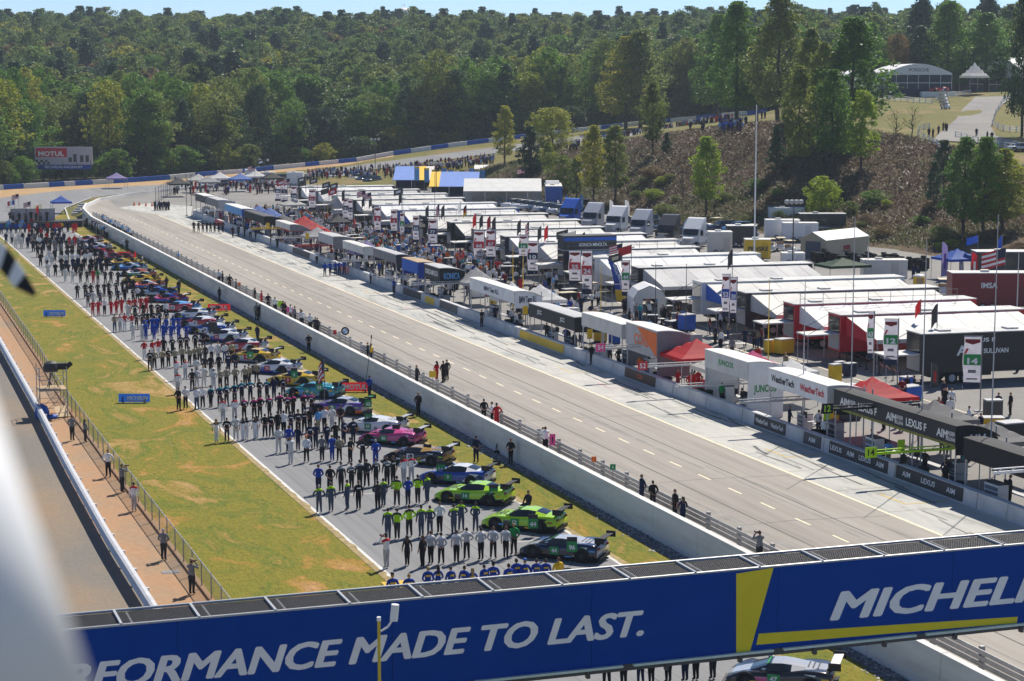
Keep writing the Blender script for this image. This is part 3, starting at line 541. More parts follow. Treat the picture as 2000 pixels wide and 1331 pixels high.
wood = bpy.data.objects.new('wood', fm); COL.objects.link(wood); tag(wood, 'dense mixed wood covering the hillside behind the track', 'wood', kind='stuff')
ng = bpy.data.node_groups.new('wood_scatter', 'GeometryNodeTree'); ng.interface.new_socket('Geometry', in_out='INPUT', socket_type='NodeSocketGeometry'); ng.interface.new_socket('Geometry', in_out='OUTPUT', socket_type='NodeSocketGeometry')
nn = ng.nodes; gi = nn.new('NodeGroupInput'); go = nn.new('NodeGroupOutput'); ip = nn.new('GeometryNodeInstanceOnPoints'); ci = nn.new('GeometryNodeCollectionInfo')
ci.inputs['Collection'].default_value = pc; ci.inputs['Separate Children'].default_value = True; ci.inputs['Reset Children'].default_value = True; ip.inputs['Pick Instance'].default_value = True
r1 = nn.new('FunctionNodeRandomValue'); r1.data_type = 'FLOAT_VECTOR'; r1.inputs[0].default_value = (-.05, -.05, 0); r1.inputs[1].default_value = (.05, .05, 6.28)
r2 = nn.new('FunctionNodeRandomValue'); r2.data_type = 'FLOAT_VECTOR'; r2.inputs[0].default_value = (.8, .8, .7); r2.inputs[1].default_value = (1.75, 1.75, 1.45); r2.inputs['Seed'].default_value = 4
ng.links.new(gi.outputs[0], ip.inputs['Points']); ng.links.new(ci.outputs[0], ip.inputs['Instance']); ng.links.new(r1.outputs[0], ip.inputs['Rotation']); ng.links.new(r2.outputs[0], ip.inputs['Scale']); ng.links.new(ip.outputs[0], go.inputs[0])
md = wood.modifiers.new('scatter', 'NODES'); md.node_group = ng
# brush on the bank: dry stems and low leaves, one mass
def brush():
    g = np.random.default_rng(3); n = 130000; u = g.uniform(880, 2080, n); D = g.uniform(280, 450, n)
    P = cc + np.array([cf + cr * ((a - CX) / FP) for a in u]) * D[:, None]; P[:, 2] = hgt(P); ok = (kindof(P) == 3) & (P[:, 2] > 1.3); P = P[ok]; n = len(P)
    nl = 3; P = np.repeat(P, nl, 0); n *= nl; P = P + g.normal(size=(n, 3)) * np.array([.5, .5, .12]); h = g.uniform(.1, .38, n)[:, None]
    a = g.uniform(0, 6.28, n); d = np.column_stack([np.cos(a), np.sin(a), np.zeros(n)]); w = g.uniform(.04, .13, n)[:, None]; lean = g.normal(size=(n, 3)) * 1.2; lean[:, 2] = np.abs(lean[:, 2]) * .4 + .5
    V = np.stack([P - d * w, P + d * w, P + lean * h + d * w * .4, P + lean * h - d * w * .3], 1).reshape(-1, 3)
    me = np_mesh('brush', V, np.arange(4 * n).reshape(n, 4), 4); at = me.attributes.new('leafv', 'FLOAT', 'FACE')
    at.data.foreach_set('value', g.uniform(0, 1, n).astype(np.float32)); nz = np.sin(P[:, 0] * .13 + 2) + np.sin(P[:, 1] * .11) + .7 * np.sin(P[:, 0] * .4 + P[:, 1] * .31) + .5 - P[:, 2] * .12
    me.polygons.foreach_set('material_index', np.where(g.uniform(0, 1, n) * 1.4 < (nz + .5) * .5, 1, 0).astype(np.int32))
    ms = [leaf_mat('brush_dry', (.11, .075, .042), (.175, .125, .07), .3), leaf_mat('brush_green', (.08, .11, .025), (.15, .165, .045), .35)]
    for m in ms: me.materials.append(m)
    tag(obj('brush', me, ms), 'dry brown brush and low weeds covering the bank', 'brush', kind='stuff')
brush()
bg_ = random.Random(77)
for i in range(46):
    u = 1230 + bg_.random() * 760; v0 = np.interp(u, [q[0] for q in FOOT], [q[1] for q in FOOT]); p = hit(u, v0 - 4 - bg_.random() ** 1.6 * 90); H = bg_.uniform(.8, 2.2)
    if p[2] > 1.3: tree('bush', bg_.choice(['lime', 'olive', 'green', 'olive', 'russet']), 'low weedy bush growing on the lower part of the bank', p, H, H * bg_.uniform(1.2, 2.), group='low bushes on the bank', cat='bush', name='bush')
# ================================================================== WALLS, FENCES, BARRIERS
m_wall = ramp_mat('white_wall', [(.34, (.62, .62, .61)), (.5, (.74, .74, .73)), (.66, (.8, .8, .79))], .5, 8, bump=.08, scale2=.18, stops2=[(.3, (.86, .85, .83)), (.6, (1, 1, 1))], stretch=(1, .4, 3), rough=.8)
m_galv = mat('galvanised', (.34, .34, .34), rough=.5, var=.2, scale=3, metal=.3); m_wire = mat('wire', (.3, .29, .27), rough=.6, var=.1)
m_conc = mat('concrete_block', (.56, .56, .56), rough=.85, var=.12, scale=.9, bump=.1)
t = thing('pit_wall', 'long white concrete wall between the grass verge and the pit lane', 'wall')
wl = [(42.75, y) for y in range(21, 345, 6)] + [tuple(px(u, v, 1.9)[:2]) for u, v in ((160, 406), (166, 396), (192, 384), (240, 376), (310, 367.5), (400, 359), (470, 352))]
for i, (a, c) in enumerate(zip(wl[:-1], wl[1:])):
    a, c = Vector((*a, 0)), Vector((*c, 0)); d = (c - a).normalized(); n = Vector((d.y, -d.x, 0)); b = MB(); c = c - d * .035
    w0, w1 = .5, .36; zt = 1.85 if i < 55 else 1.6
    b.hexa([a, a + n * w0, c + n * w0, c, a + n * .07 + Vector((0, 0, zt)), a + n * (.07 + w1) + Vector((0, 0, zt)), c + n * (.07 + w1) + Vector((0, 0, zt)), c + n * .07 + Vector((0, 0, zt))])
    o = obj('wall_panel', b, m_wall, t); o.location.z = 0
gr = thing('guard_rail', 'galvanised three-beam guard rail behind the white wall', 'guard rail')
for k, z in enumerate((1.28, 1.55, 1.82)):
    b = MB()
    for y in range(40, 350, 10): b.prism([(44.55, z - .1), (44.62, z - .06), (44.56, z), (44.62, z + .06), (44.55, z + .1), (44.5, z + .1), (44.5, z - .1)], y, y + 10)
    obj('rail_beam', b, m_galv, gr)
b = MB(); b.box(-.09, .09, -.11, .11, 0, 1.); pm = b.mesh('post'); pm.materials.append(m_galv)
for i in range(80): obj('post', pm, m_galv, gr, (44.74, 42 + i * 3.85, .99))
# clay path fence and armco on the left
FX = [(17.15, 40), (17.15, 130), (17.3, 160), (17.9, 180), (18.6, 230), (18.6, 300)]
def interp(poly, y):
    for a, c in zip(poly[:-1], poly[1:]):
        if a[1] <= y <= c[1]: return a[0] + (c[0] - a[0]) * (y - a[1]) / (c[1] - a[1])
    return poly[-1][0]
fc = thing('chain_link_fence', 'low chain-link fence between the clay path and the grass', 'fence')
L = 2.6; b = MB(); w = .018
for k in range(-6, 12):
    for s in (1, -1):
        x0 = k * .24; zz = [(x0 if s > 0 else x0 + 1.3, .05), (x0 + 1.3 if s > 0 else x0, 1.32)]
        (ya, za), (yb, zb) = zz
        def clip(y, z, y2, z2):
            pts = []
            for q in (0., L):
                if (y - q) * (y2 - q) < 0: t_ = (q - y) / (y2 - y); pts.append((q, z + (z2 - z) * t_, t_))
            return pts
        A, B = (ya, za), (yb, zb); cl = clip(ya, za, yb, zb)
        ins = lambda p: 0 <= p[0] <= L
        P = [p for p in (A, B) if ins(p)] + [(c[0], c[1]) for c in cl]
        if len(P) >= 2: b.quad((0, P[0][0] - w, P[0][1]), (0, P[0][0] + w, P[0][1]), (0, P[1][0] + w, P[1][1]), (0, P[1][0] - w, P[1][1]))
link = b.mesh('chain_link'); link.materials.append(m_wire)
b = MB(); b.tube((0, 0, 0), (0, 0, 1.42), .035); fpm = b.mesh('post'); fpm.materials.append(m_galv)
y = 60.
while y < 250:
    x, x2 = interp(FX, y), interp(FX, y + L); ang = math.atan2(-(x2 - x), L)
    obj('post', fpm, m_galv, fc, (x, y, 0)); obj('chain_link', link, m_wire, fc, (x, y, 0), ang); b = MB(); b.tube((x, y, 1.36), (x2, y + L, 1.36), .028); obj('top_rail', b, m_galv, fc); y += L
b = MB(); P = [(interp(FX, y), y) for y in range(60, 240, 6)]
for a, c in zip(P[:-1], P[1:]): b.hexa([(a[0] - .12, a[1], 0), (a[0] + .12, a[1], 0), (c[0] + .12, c[1], 0), (c[0] - .12, c[1], 0), (a[0] - .12, a[1], .14), (a[0] + .12, a[1], .14), (c[0] + .12, c[1], .14), (c[0] - .12, c[1], .14)])
obj('kerb', b, m_dirt, fc)
AX = [(13.8, 40), (13.8, 106), (14.1, 127), (14.6, 150), (15.2, 190), (16, 230), (16.1, 300)]
ar = thing('crash_barrier', 'pale steel crash barrier along the service road at the left', 'crash barrier'); m_arm = mat('pale_steel', (.62, .62, .63), rough=.5, var=.12, scale=2)
for z0, z1 in ((.3, .6), (.66, .96)):
    b = MB()
    for k in range(0, 176, 4):
        y = 60 + k; x, x2 = interp(AX, y), interp(AX, y + 4); zm = (z0 + z1) / 2
        pr = [(-.02, z0), (.1, z0 + .07), (0, zm), (.1, z1 - .07), (-.02, z1), (-.2, z1), (-.2, z0)]
        pr = [(-q[0], q[1]) for q in pr]; b.add([(x + q, y, z) for q, z in pr] + [(x2 + q, y + 4, z) for q, z in pr], [(i, (i + 1) % 7, 7 + (i + 1) % 7, 7 + i) for i in range(7)])
    obj('rail_beam', b, m_arm, ar)
b = MB(); b.box(.2, .36, -.1, .1, 0, .9); apm = b.mesh('post'); apm.materials.append(m_arm)
for k in range(45): y = 62 + k * 4; obj('post', apm, m_arm, ar, (interp(AX, y), y, 0))
b = MB(); b.box(-.45, .45, -.3, .3, 0, .012)
for k in range(9): b.box(-.42 + k * .1, -.38 + k * .1, -.26, .26, .012, .03)
dg = px(333, 1118); tag(obj('drain_grate', b, m_galv, None, (dg[0], dg[1], .012)), 'steel drain grate in the clay path near the photographers', 'drain grate')
# blue and white barrier round the far turn
bt = thing('turn_barrier', 'blue and white concrete barrier round the far turn', 'barrier')
def on_barr(u):
    for a, c in zip(BARR[:-1], BARR[1:]):
        if a[0] <= u <= c[0]:
            k = (u - a[0]) / (c[0] - a[0]); return pxd(u, a[1] + (c[1] - a[1]) * k, a[2] + (c[2] - a[2]) * k)
ub = [-50, 8, 47, 97, 127, 148, 182, 223, 278, 333, 383, 425, 475, 535, 597, 624, 662, 697, 770, 803, 843, 876, 913, 955, 1000, 1045, 1090, 1130, 1175, 1215, 1260, 1310, 1360, 1410, 1460, 1498]
cols = ['white', 'blue', 'white', 'blue', 'white', 'blue', 'white', 'blue', 'blue'] + ['white', 'blue'] * 14
for i in range(len(ub) - 1):
    a, c = Vector(on_barr(ub[i])), Vector(on_barr(ub[i + 1])); d = (c - a).normalized(); n = Vector((-d.y, d.x, 0)) * .8; c = c - d * .08; z0, z1 = Vector((0, 0, -.4)), Vector((0, 0, 1.05))
    b = MB(); b.hexa([a + z0, c + z0, c + n + z0, a + n + z0, a + z1 + n * .15, c + z1 + n * .15, c + n + z1, a + n + z1]); obj('barrier_block', b, C('royal' if cols[i] == 'blue' else 'white'), bt)
cf_ = thing('catch_fence', 'tall dark catch fence behind the far barrier', 'fence'); m_dpost = mat('dark_post', (.05, .055, .05), rough=.7); wires = MB(); prev = None
for i, u in enumerate(range(-40, 1500, 27)):
    p = Vector(on_barr(u)) + Vector((.6, 2.2, -.3)); q = p + Vector((0, 0, 5.2)); b = MB(); b.tube(p, q, .07, n=5); b.tube(q, q + Vector((-.3, -1.1, .9)), .06, n=5); obj('post', b, m_dpost, cf_)
    if prev:
        for k in range(11): h = Vector((0, 0, 1 + k * .42)); wires.quad(prev + h, p + h, p + h + Vector((0, 0, .025)), prev + h + Vector((0, 0, .025)))
    prev = p
obj('wires', wires, m_dpost, cf_)
# pebbles under the white wall: one mass
g = np.random.default_rng(5); n = 9000; yy = 60 + 175 * g.uniform(0, 1, n) ** 1.3; xx = 42.72 - np.abs(g.normal(0, .38, n)) * (1 + .35 * np.sin(yy * .21)); s = g.uniform(.035, .1, n)
oc = np.array([(1, 0, 0), (0, 1, 0), (-1, 0, 0), (0, -1, 0), (0, 0, .7), (0, 0, -.3)]); of = np.array([(0, 1, 4), (1, 2, 4), (2, 3, 4), (3, 0, 4)])
V = np.column_stack([xx, yy, s * .15])[:, None] + oc[None] * s[:, None, None] * g.uniform(.6, 1.4, (n, 1, 3)); Fa = (of[None] + 6 * np.arange(n)[:, None, None]).reshape(-1, 3)
mi = np.repeat(g.integers(0, 3, n), 4); pm_ = np_mesh('pebbles', V.reshape(-1, 3), Fa, 3, False, mi); pms = [mat('pebble_a', (.22, .23, .25)), mat('pebble_b', (.36, .36, .36)), mat('pebble_c', (.11, .12, .14))]
for m in pms: pm_.materials.append(m)
tag(obj('pebbles', pm_, pms), 'strip of grey pebbles along the foot of the white wall', 'pebbles', kind='stuff')
b = MB()
for k in range(60, 235, 5): b.quad((42.0 - .25 * math.sin(k * .21), k, .006), (42.74, k, .006), (42.74, k + 5, .006), (42.0 - .25 * math.sin((k + 5) * .21), k + 5, .006))
struct('gravel_strip_wall', b, mat('gravel_grey', (.14, .14, .15), rough=.95, var=.5, scale=6, bump=.5)).name = 'drainage_strip'
# pit box wall of concrete blocks on the far side of the pit lane
pw = thing('pit_box_wall', 'low wall of white concrete blocks along the pit boxes', 'wall')
b = MB(); b.hexa([(0, .03, 0), (.62, .03, 0), (.62, 3.02, 0), (0, 3.02, 0), (.08, .03, .95), (.54, .03, .95), (.54, 3.02, .95), (.08, 3.02, .95)]); b.box(-.02, .64, .5, .9, 0, .1, 0); blk = b.mesh('concrete_block'); blk.materials.append(m_conc)
for i in range(93): obj('concrete_block', blk, [m_conc], pw, (XP + random.uniform(-.02, .02), 62 + i * 3.05, 1.0))
obj('concrete_block', blk, m_conc, pw, (XP, 345.6, 1.), -.2); obj('concrete_block', blk, m_conc, pw, (XP + .6, 348.6, 1.), -.45); obj('concrete_block', blk, m_conc, pw, (XP + 1.9, 351.3, 1.), -.7)
def wall_banner(y0, y1, col, texts=(), tcol='lettering', h=.78):
    b = MB(); b.hexa([(XP - .035, y0, 1.12), (XP - .005, y0, 1.12), (XP - .005, y1, 1.12), (XP - .035, y1, 1.12), (XP + .03, y0, 1.12 + h), (XP + .06, y0, 1.12 + h), (XP + .06, y1, 1.12 + h), (XP + .03, y1, 1.12 + h)])
    o = obj('banner', b, C(col), pw); k = len(texts)
    for i, s in enumerate(texts): letters(o, s, (XP - .012, y1 - (i + .5) * (y1 - y0) / k, 1.14 + h / 2), (0, -1, 0), (.085, 0, 1), h * .42, C(tcol), width=min((y1 - y0) / k * .8, len(s) * h * .4))
wall_banner(97, 104.5, 'charcoal', ['AIM', 'LEXUS', 'AIM']); wall_banner(105.5, 113, 'charcoal', ['LEXUS', 'AIM', 'LEXUS', 'AIM']); wall_banner(119.3, 124, 'charcoal', ['WeatherTech', 'WeatherTech']); wall_banner(114.2, 116.6, 'darkgrey', ['AIM'])
wall_banner(141.6, 147.8, 'brown', ['CORE'], 'orange'); wall_banner(162, 173.6, 'yellow', [], 'charcoal', .7); wall_banner(193, 199, 'darkgrey'); wall_banner(201, 204.4, 'yellow', [], 'charcoal', .7); wall_banner(206, 213, 'charcoal'); wall_banner(237, 242.5, 'salmon'); wall_banner(258, 268, 'charcoal'); wall_banner(318, 325, 'brightred')
# ================================================================== BRIDGE
BY, BZ0, BZ1 = 60.65, 5.5, 8.46
def onb(u, v): d = ray(u, v); return cc + d * ((BY - .05) / d[1])
br = thing('sponsor_bridge', 'steel footbridge over the track with a long dark blue sponsor banner', 'bridge', (0, 0, 0))
m_banner = mat('banner_blue', (.001, .05, .29), rough=.75, var=.06, scale=.5, spec=.12, bump=.25); m_steelw = mat('steel_white', (.42, .43, .44), rough=.4, var=.1)
X0, X1 = -4., 66.
nb = 10
for i in range(nb):
    a, c = X0 + (X1 - X0) * i / nb, X0 + (X1 - X0) * (i + 1) / nb; b = MB(); b.box(a, c - .015, BY - .04, BY, BZ0 + .05, BZ1); obj('banner_panel', b, m_banner, br)
b = MB(); b.tube((X0, BY + .02, BZ1 + .03), (X1, BY + .02, BZ1 + .03), .05, n=8); b.tube((X0, BY + 1.7, BZ1 + .06), (X1, BY + 1.7, BZ1 + .06), .05, n=8); obj('top_chord', b, m_steelw, br)
b = MB(); b.box(X0, X1, BY + .05, BY + 1.65, BZ0 + .2, BZ0 + .3); obj('deck', b, C('black'), br)
b = MB(); b.box(X0, X1, BY + 1.65, BY + 1.69, BZ0 + .3, BZ1); obj('rear_panel', b, C('black'), br)
# wire mesh cover over the walkway
def mesh_cover(x0, x1):
    b = MB(); n = int((x1 - x0) / .075); w = .009; dy = 1.62
    for k in range(n + 15):
        for s in (1, -1):
            xa = x0 + k * .075 - (1.0 if s > 0 else .0); xb = xa + s * 1.0; q = lambda x: min(max(x, x0), x1)
            if (xa <= x0 and xb <= x0) or (xa >= x1 and xb >= x1): continue
            ta, tb = (q(xa) - xa) / (xb - xa), (q(xb) - xa) / (xb - xa); A = (q(xa), BY + .02 + dy * ta); B = (q(xb), BY + .02 + dy * tb)
            b.quad((A[0] - w, A[1], BZ1 + .02), (A[0] + w, A[1], BZ1 + .02), (B[0] + w, B[1], BZ1 + .02), (B[0] - w, B[1], BZ1 + .02))
    return b
m_mesh = mat('mesh_grey', (.07, .07, .075), rough=.6, var=.1)
xs = [X0 + i * 2.45 for i in range(int((X1 - X0) / 2.45) + 1)]
for i, x in enumerate(xs[:-1]):
    b = MB(); b.box(x - .04, x + .04, BY, BY + 1.7, BZ1 + .02, BZ1 + .1); b.box(x + .35, x + .41, BY + .1, BY + 1.65, BZ1 - .06, BZ1 + .01); obj('strut', b, m_steelw, br); obj('mesh_panel', mesh_cover(x + .04, xs[i + 1] - .04), m_mesh, br)
b = MB(); b.box(X0, X1, BY - .06, BY + .06, BZ0 - .18, BZ0 + .05); b.box(X0, X1, BY + 1.55, BY + 1.7, BZ0 - .18, BZ0 + .2); obj('lower_chord', b, C('darkgrey'), br)
for i in range(12):
    x = X0 + 1 + i * 5.7; b = MB(); b.box(x, x + 5.3, BY - .2, BY - .06, BZ0 - .02, BZ0 + .06); obj('light_strip', b, mat('lamp_housing', (.55, .66, .6), rough=.4), br)
    for q in (1.2, 4.0): b = MB(); b.box(x + q, x + q + .12, BY - .14, BY + .05, BZ0 - .3, BZ0 - .03); obj('bracket', b, C('darkgrey'), br)
for x in (X0 + .5, 45.1, X1 - .5):
    b = MB()
    for yy in (BY + .3, BY + 1.4): b.tube((x, yy, 0), (x, yy, BZ1), .16, n=8)
    obj('column', b, m_galv, br)
def flatpoly(pts, off=.05):
    return [(p[0], BY - off, p[2]) for p in (onb(*q) for q in pts)]
m_byel = mat('banner_yellow', (.72, .58, .01), rough=.5, var=.04)
for pts in ([(1438, 1121), (1511, 1109), (1463, 1280), (1438, 1282)], [(1482, 1238), (1988, 1205), (1986, 1217), (1477, 1260)]):
    b = MB(); P = flatpoly(pts); b.add(P, [tuple(range(len(P)))[::-1]]); obj('yellow_mark', b, m_byel, br)
def banner_text(s, uL, vL, uR, vR, hpx, shear):
    a, c = onb(uL, vL), onb(uR, vR); b_ = onb((uL + uR) / 2, (vL + vR) / 2); h = (onb(uL, vL - hpx / 2) - onb(uL, vL + hpx / 2))[2] if hpx > 0 else 1
    hh = (onb((uL + uR) / 2, (vL + vR) / 2 - hpx / 2) - onb((uL + uR) / 2, (vL + vR) / 2 + hpx / 2))[2]; w = c[0] - a[0]; zc = (a[2] + c[2]) / 2
    letters(br, s, ((a[0] + c[0]) / 2, BY - .048, zc), (1, 0, (c[2] - a[2]) / w), (0, 0, 1), hh, C('lettering'), width=w, bold=.0, shear=shear, heavy=.055)
banner_text('PERFORMANCE MADE TO LAST.', 28, 1336, 1255, 1217, 50, .28); banner_text('MICHELIN', 1625, 1185, 2092, 1141, 52, .28)
# yellow mast with a white antenna in front of the banner
p = pxd(741, 1331, 55.); q = pxd(744, 1205, 55.); tm = thing('antenna_mast', 'yellow mast with a white cylindrical antenna before the blue banner', 'mast', (p[0], p[1], 0))
h = q[2]; b = MB(); b.tube((0, 0, 0), (0, 0, h), .045, n=8); obj('pole', b, mat('mast_yellow', (.55, .42, .03), rough=.5), tm); b = MB(); b.tube((.05, 0, h - .35), (.25, 0, h - .25), .03); b.tube((.25, 0, h - .25), (.42, 0, h - .02), .03); b.tube((0, 0, h - .05), (0, 0, h + .06), .06, n=8); obj('bracket', b, C('white'), tm)
b = MB(); b.tube((.42, -.02, h - .08), (.47, -.02, h + .38), .11, n=12); obj('antenna', b, C('white'), tm)
# ================================================================== SIGN BOARDS ON THE GRASS
def board(u0, u1, vb, vt, col, label, txt, tcol='lettering', legs=True, shear=0., stripe=None, z=0.):
    a, c = px(u0, vb, z), px(u1, vb, z); w = float(np.linalg.norm(c - a)); D = (a - cc) @ cf; h = (vb - vt) / FP * D; ang = math.atan2(c[1] - a[1], c[0] - a[0]); mid = (a + c) / 2
    t = thing('sign_board', label, 'sign', mid, ang); b = MB(); b.quad((-w / 2, -.03, .06), (w / 2, -.03, .06), (w / 2, -.03, h), (-w / 2, -.03, h)); obj('panel', b, mat('board_' + col, PAL[col][:3], rough=.5, var=.05, trans=.45), t); b = MB()
    for s in (-1, 1): b = MB(); b.hexa([(s * w * .35 - .04, 0, 0), (s * w * .35 + .04, 0, 0), (s * w * .35 + .04, .5, 0), (s * w * .35 - .04, .5, 0), (s * w * .35 - .04, .03, h * .8), (s * w * .35 + .04, .03, h * .8), (s * w * .35 + .04, .1, h * .8), (s * w * .35 - .04, .1, h * .8)]); obj('prop', b, C('grey'), t)
    letters(t, txt, ((.1 * w if stripe else 0), -.032, h * .53), (1, 0, 0), (0, 0, 1), h * (.4 if stripe else .56), C(tcol), width=w * (.68 if stripe else .8), bold=.04, shear=shear)
    if stripe: b = MB(); b.box(-w * .22, w * .38, -.036, -.03, h * .2, h * .26); obj('stripe', b, C('yellow'), t)
    return t
board(85, 128, 619, 606, 'royal', 'farther small blue sign board lying on the left grass', 'MICHELIN', shear=.25, stripe=1); board(232, 293, 787, 769, 'royal', 'nearer blue sign board on the left grass by the row of teal shirts', 'MICHELIN', shear=.25, stripe=1)
board(231, 266, 504, 492, 'brightred', 'farthest red sign board on the verge by the wall', 'MOTUL'); board(406, 450, 608, 594, 'brightred', 'middle red sign board on the verge behind the white racing cars', 'MOTUL'); board(666, 723, 766, 747, 'brightred', 'nearest red sign board on the verge by the cyan racing car', 'MOTUL')
# billboard at the edge of the wood
D = 470; a, c = pxd(69, 331, D), pxd(181, 327, D); w = float(np.linalg.norm((c - a)[:2])); t = thing('billboard', 'white and red billboard on posts in front of the wood', 'billboard', ((a + c) / 2 * np.array([1, 1, 0])), math.atan2(c[1] - a[1], c[0] - a[0])); z0 = float(a[2]); hh = 42 / FP * D
b = MB(); b.box(-w / 2, w / 2, -.15, .15, z0 + 1.1, z0 + hh + .2); obj('panel', b, C('lavender') if 0 else mat('billboard_white', (.5, .46, .52), var=.05), t); b = MB(); b.box(-w / 2 + .4, w / 2 - .3, -.18, .12, z0, z0 + 1.08); o = obj('lower_panel', b, C('blue'), t)
letters(o, 'MICHELIN RACEWAY', (0, -.185, z0 + .55), (1, 0, 0), (0, 0, 1), .6, C('lettering'), width=w * .66); b = MB(); b.box(-w / 2 + .25, -w / 2 + w * .56, -.17, -.15, z0 + 2.9, z0 + hh - .1); o = obj('red_patch', b, C('brightred'), t); letters(o, 'MOTUL', (-w / 2 + .2 + w * .27, -.172, z0 + 3.7), (1, 0, 0), (0, 0, 1), 1.15, C('lettering'), width=w * .45, bold=.04)
b = MB()
for k in range(6):
    for j in range(2):
        if (k + j) % 2: b.box(-w / 2 + .2 + k * .55, -w / 2 + .75 + k * .55, -.17, -.155, z0 + 1.2 + j * .5, z0 + 1.7 + j * .5)
obj('chequer', b, C('black'), t); b = MB()
for k, (x, s) in enumerate(((1.2, 1.1), (2.3, 1.9), (3.9, 1.6), (5.2, 1.6))): b.box(x, x + .8, -.17, -.155, z0 + 1.7, z0 + 1.7 + s)
obj('printed_bottle', b, C('darkgrey'), t); b = MB()
for x in (-w * .35, 0, w * .35): b.tube((x, .3, -.3), (x, .3, z0 + hh * .8), .15)
obj('post', b, C('darkgrey'), t)
# ================================================================== STAGE
sp = px(72, 452); st = thing('stage', 'low black stage with printed backdrops across the far end of the grid', 'stage', (0, 0, 0)); sa, sb_ = px(-30, 450), px(160, 444); y0s = float(sa[1])
b = MB(); b.hexa([(sa[0], sa[1], .02), (sb_[0], sb_[1], .02), (sb_[0] + 1.2, sb_[1] + 4, .02), (sa[0] + 1.2, sa[1] + 4, .02), (sa[0], sa[1], 1.1), (sb_[0], sb_[1], 1.1), (sb_[0] + 1.2, sb_[1] + 4, 1.1), (sa[0] + 1.2, sa[1] + 4, 1.1)]); obj('platform', b, C('charcoal'), st)
for k, (ua, ub_) in enumerate(((22, 52), (52.5, 75), (77, 107))):
    A, B = Vector(px(ua, 432, 1.1)), Vector(px(ub_, 431, 1.1)); b = MB(); up = Vector((0, 0, 2.0)); bk = Vector((.03, .12, 0)); b.hexa([A, B, B + bk, A + bk, A + up, B + up, B + bk + up, A + bk + up]); o = obj('backdrop', b, mat('backdrop', (.5, .46, .46), var=.15, scale=2), st)
    b = MB()
    for q in (A, B): b.tube(q + Vector((-.02, -.05, 0)), q + Vector((-.02, -.05, 2.1)), .05)
    b.tube(A + up, B + up, .05); obj('frame', b, C('darkgrey'), o)
t = thing('steps', 'small grey steps beside the blue canopy at the wall end', 'steps')
for k in range(5): q = px(140 + k * 4, 419 - k * 2); b = MB(); b.box(q[0], q[0] + 1.2, q[1], q[1] + 1.2, 0, .25 + k * .25); obj('step', b, C('lightgrey'), t)
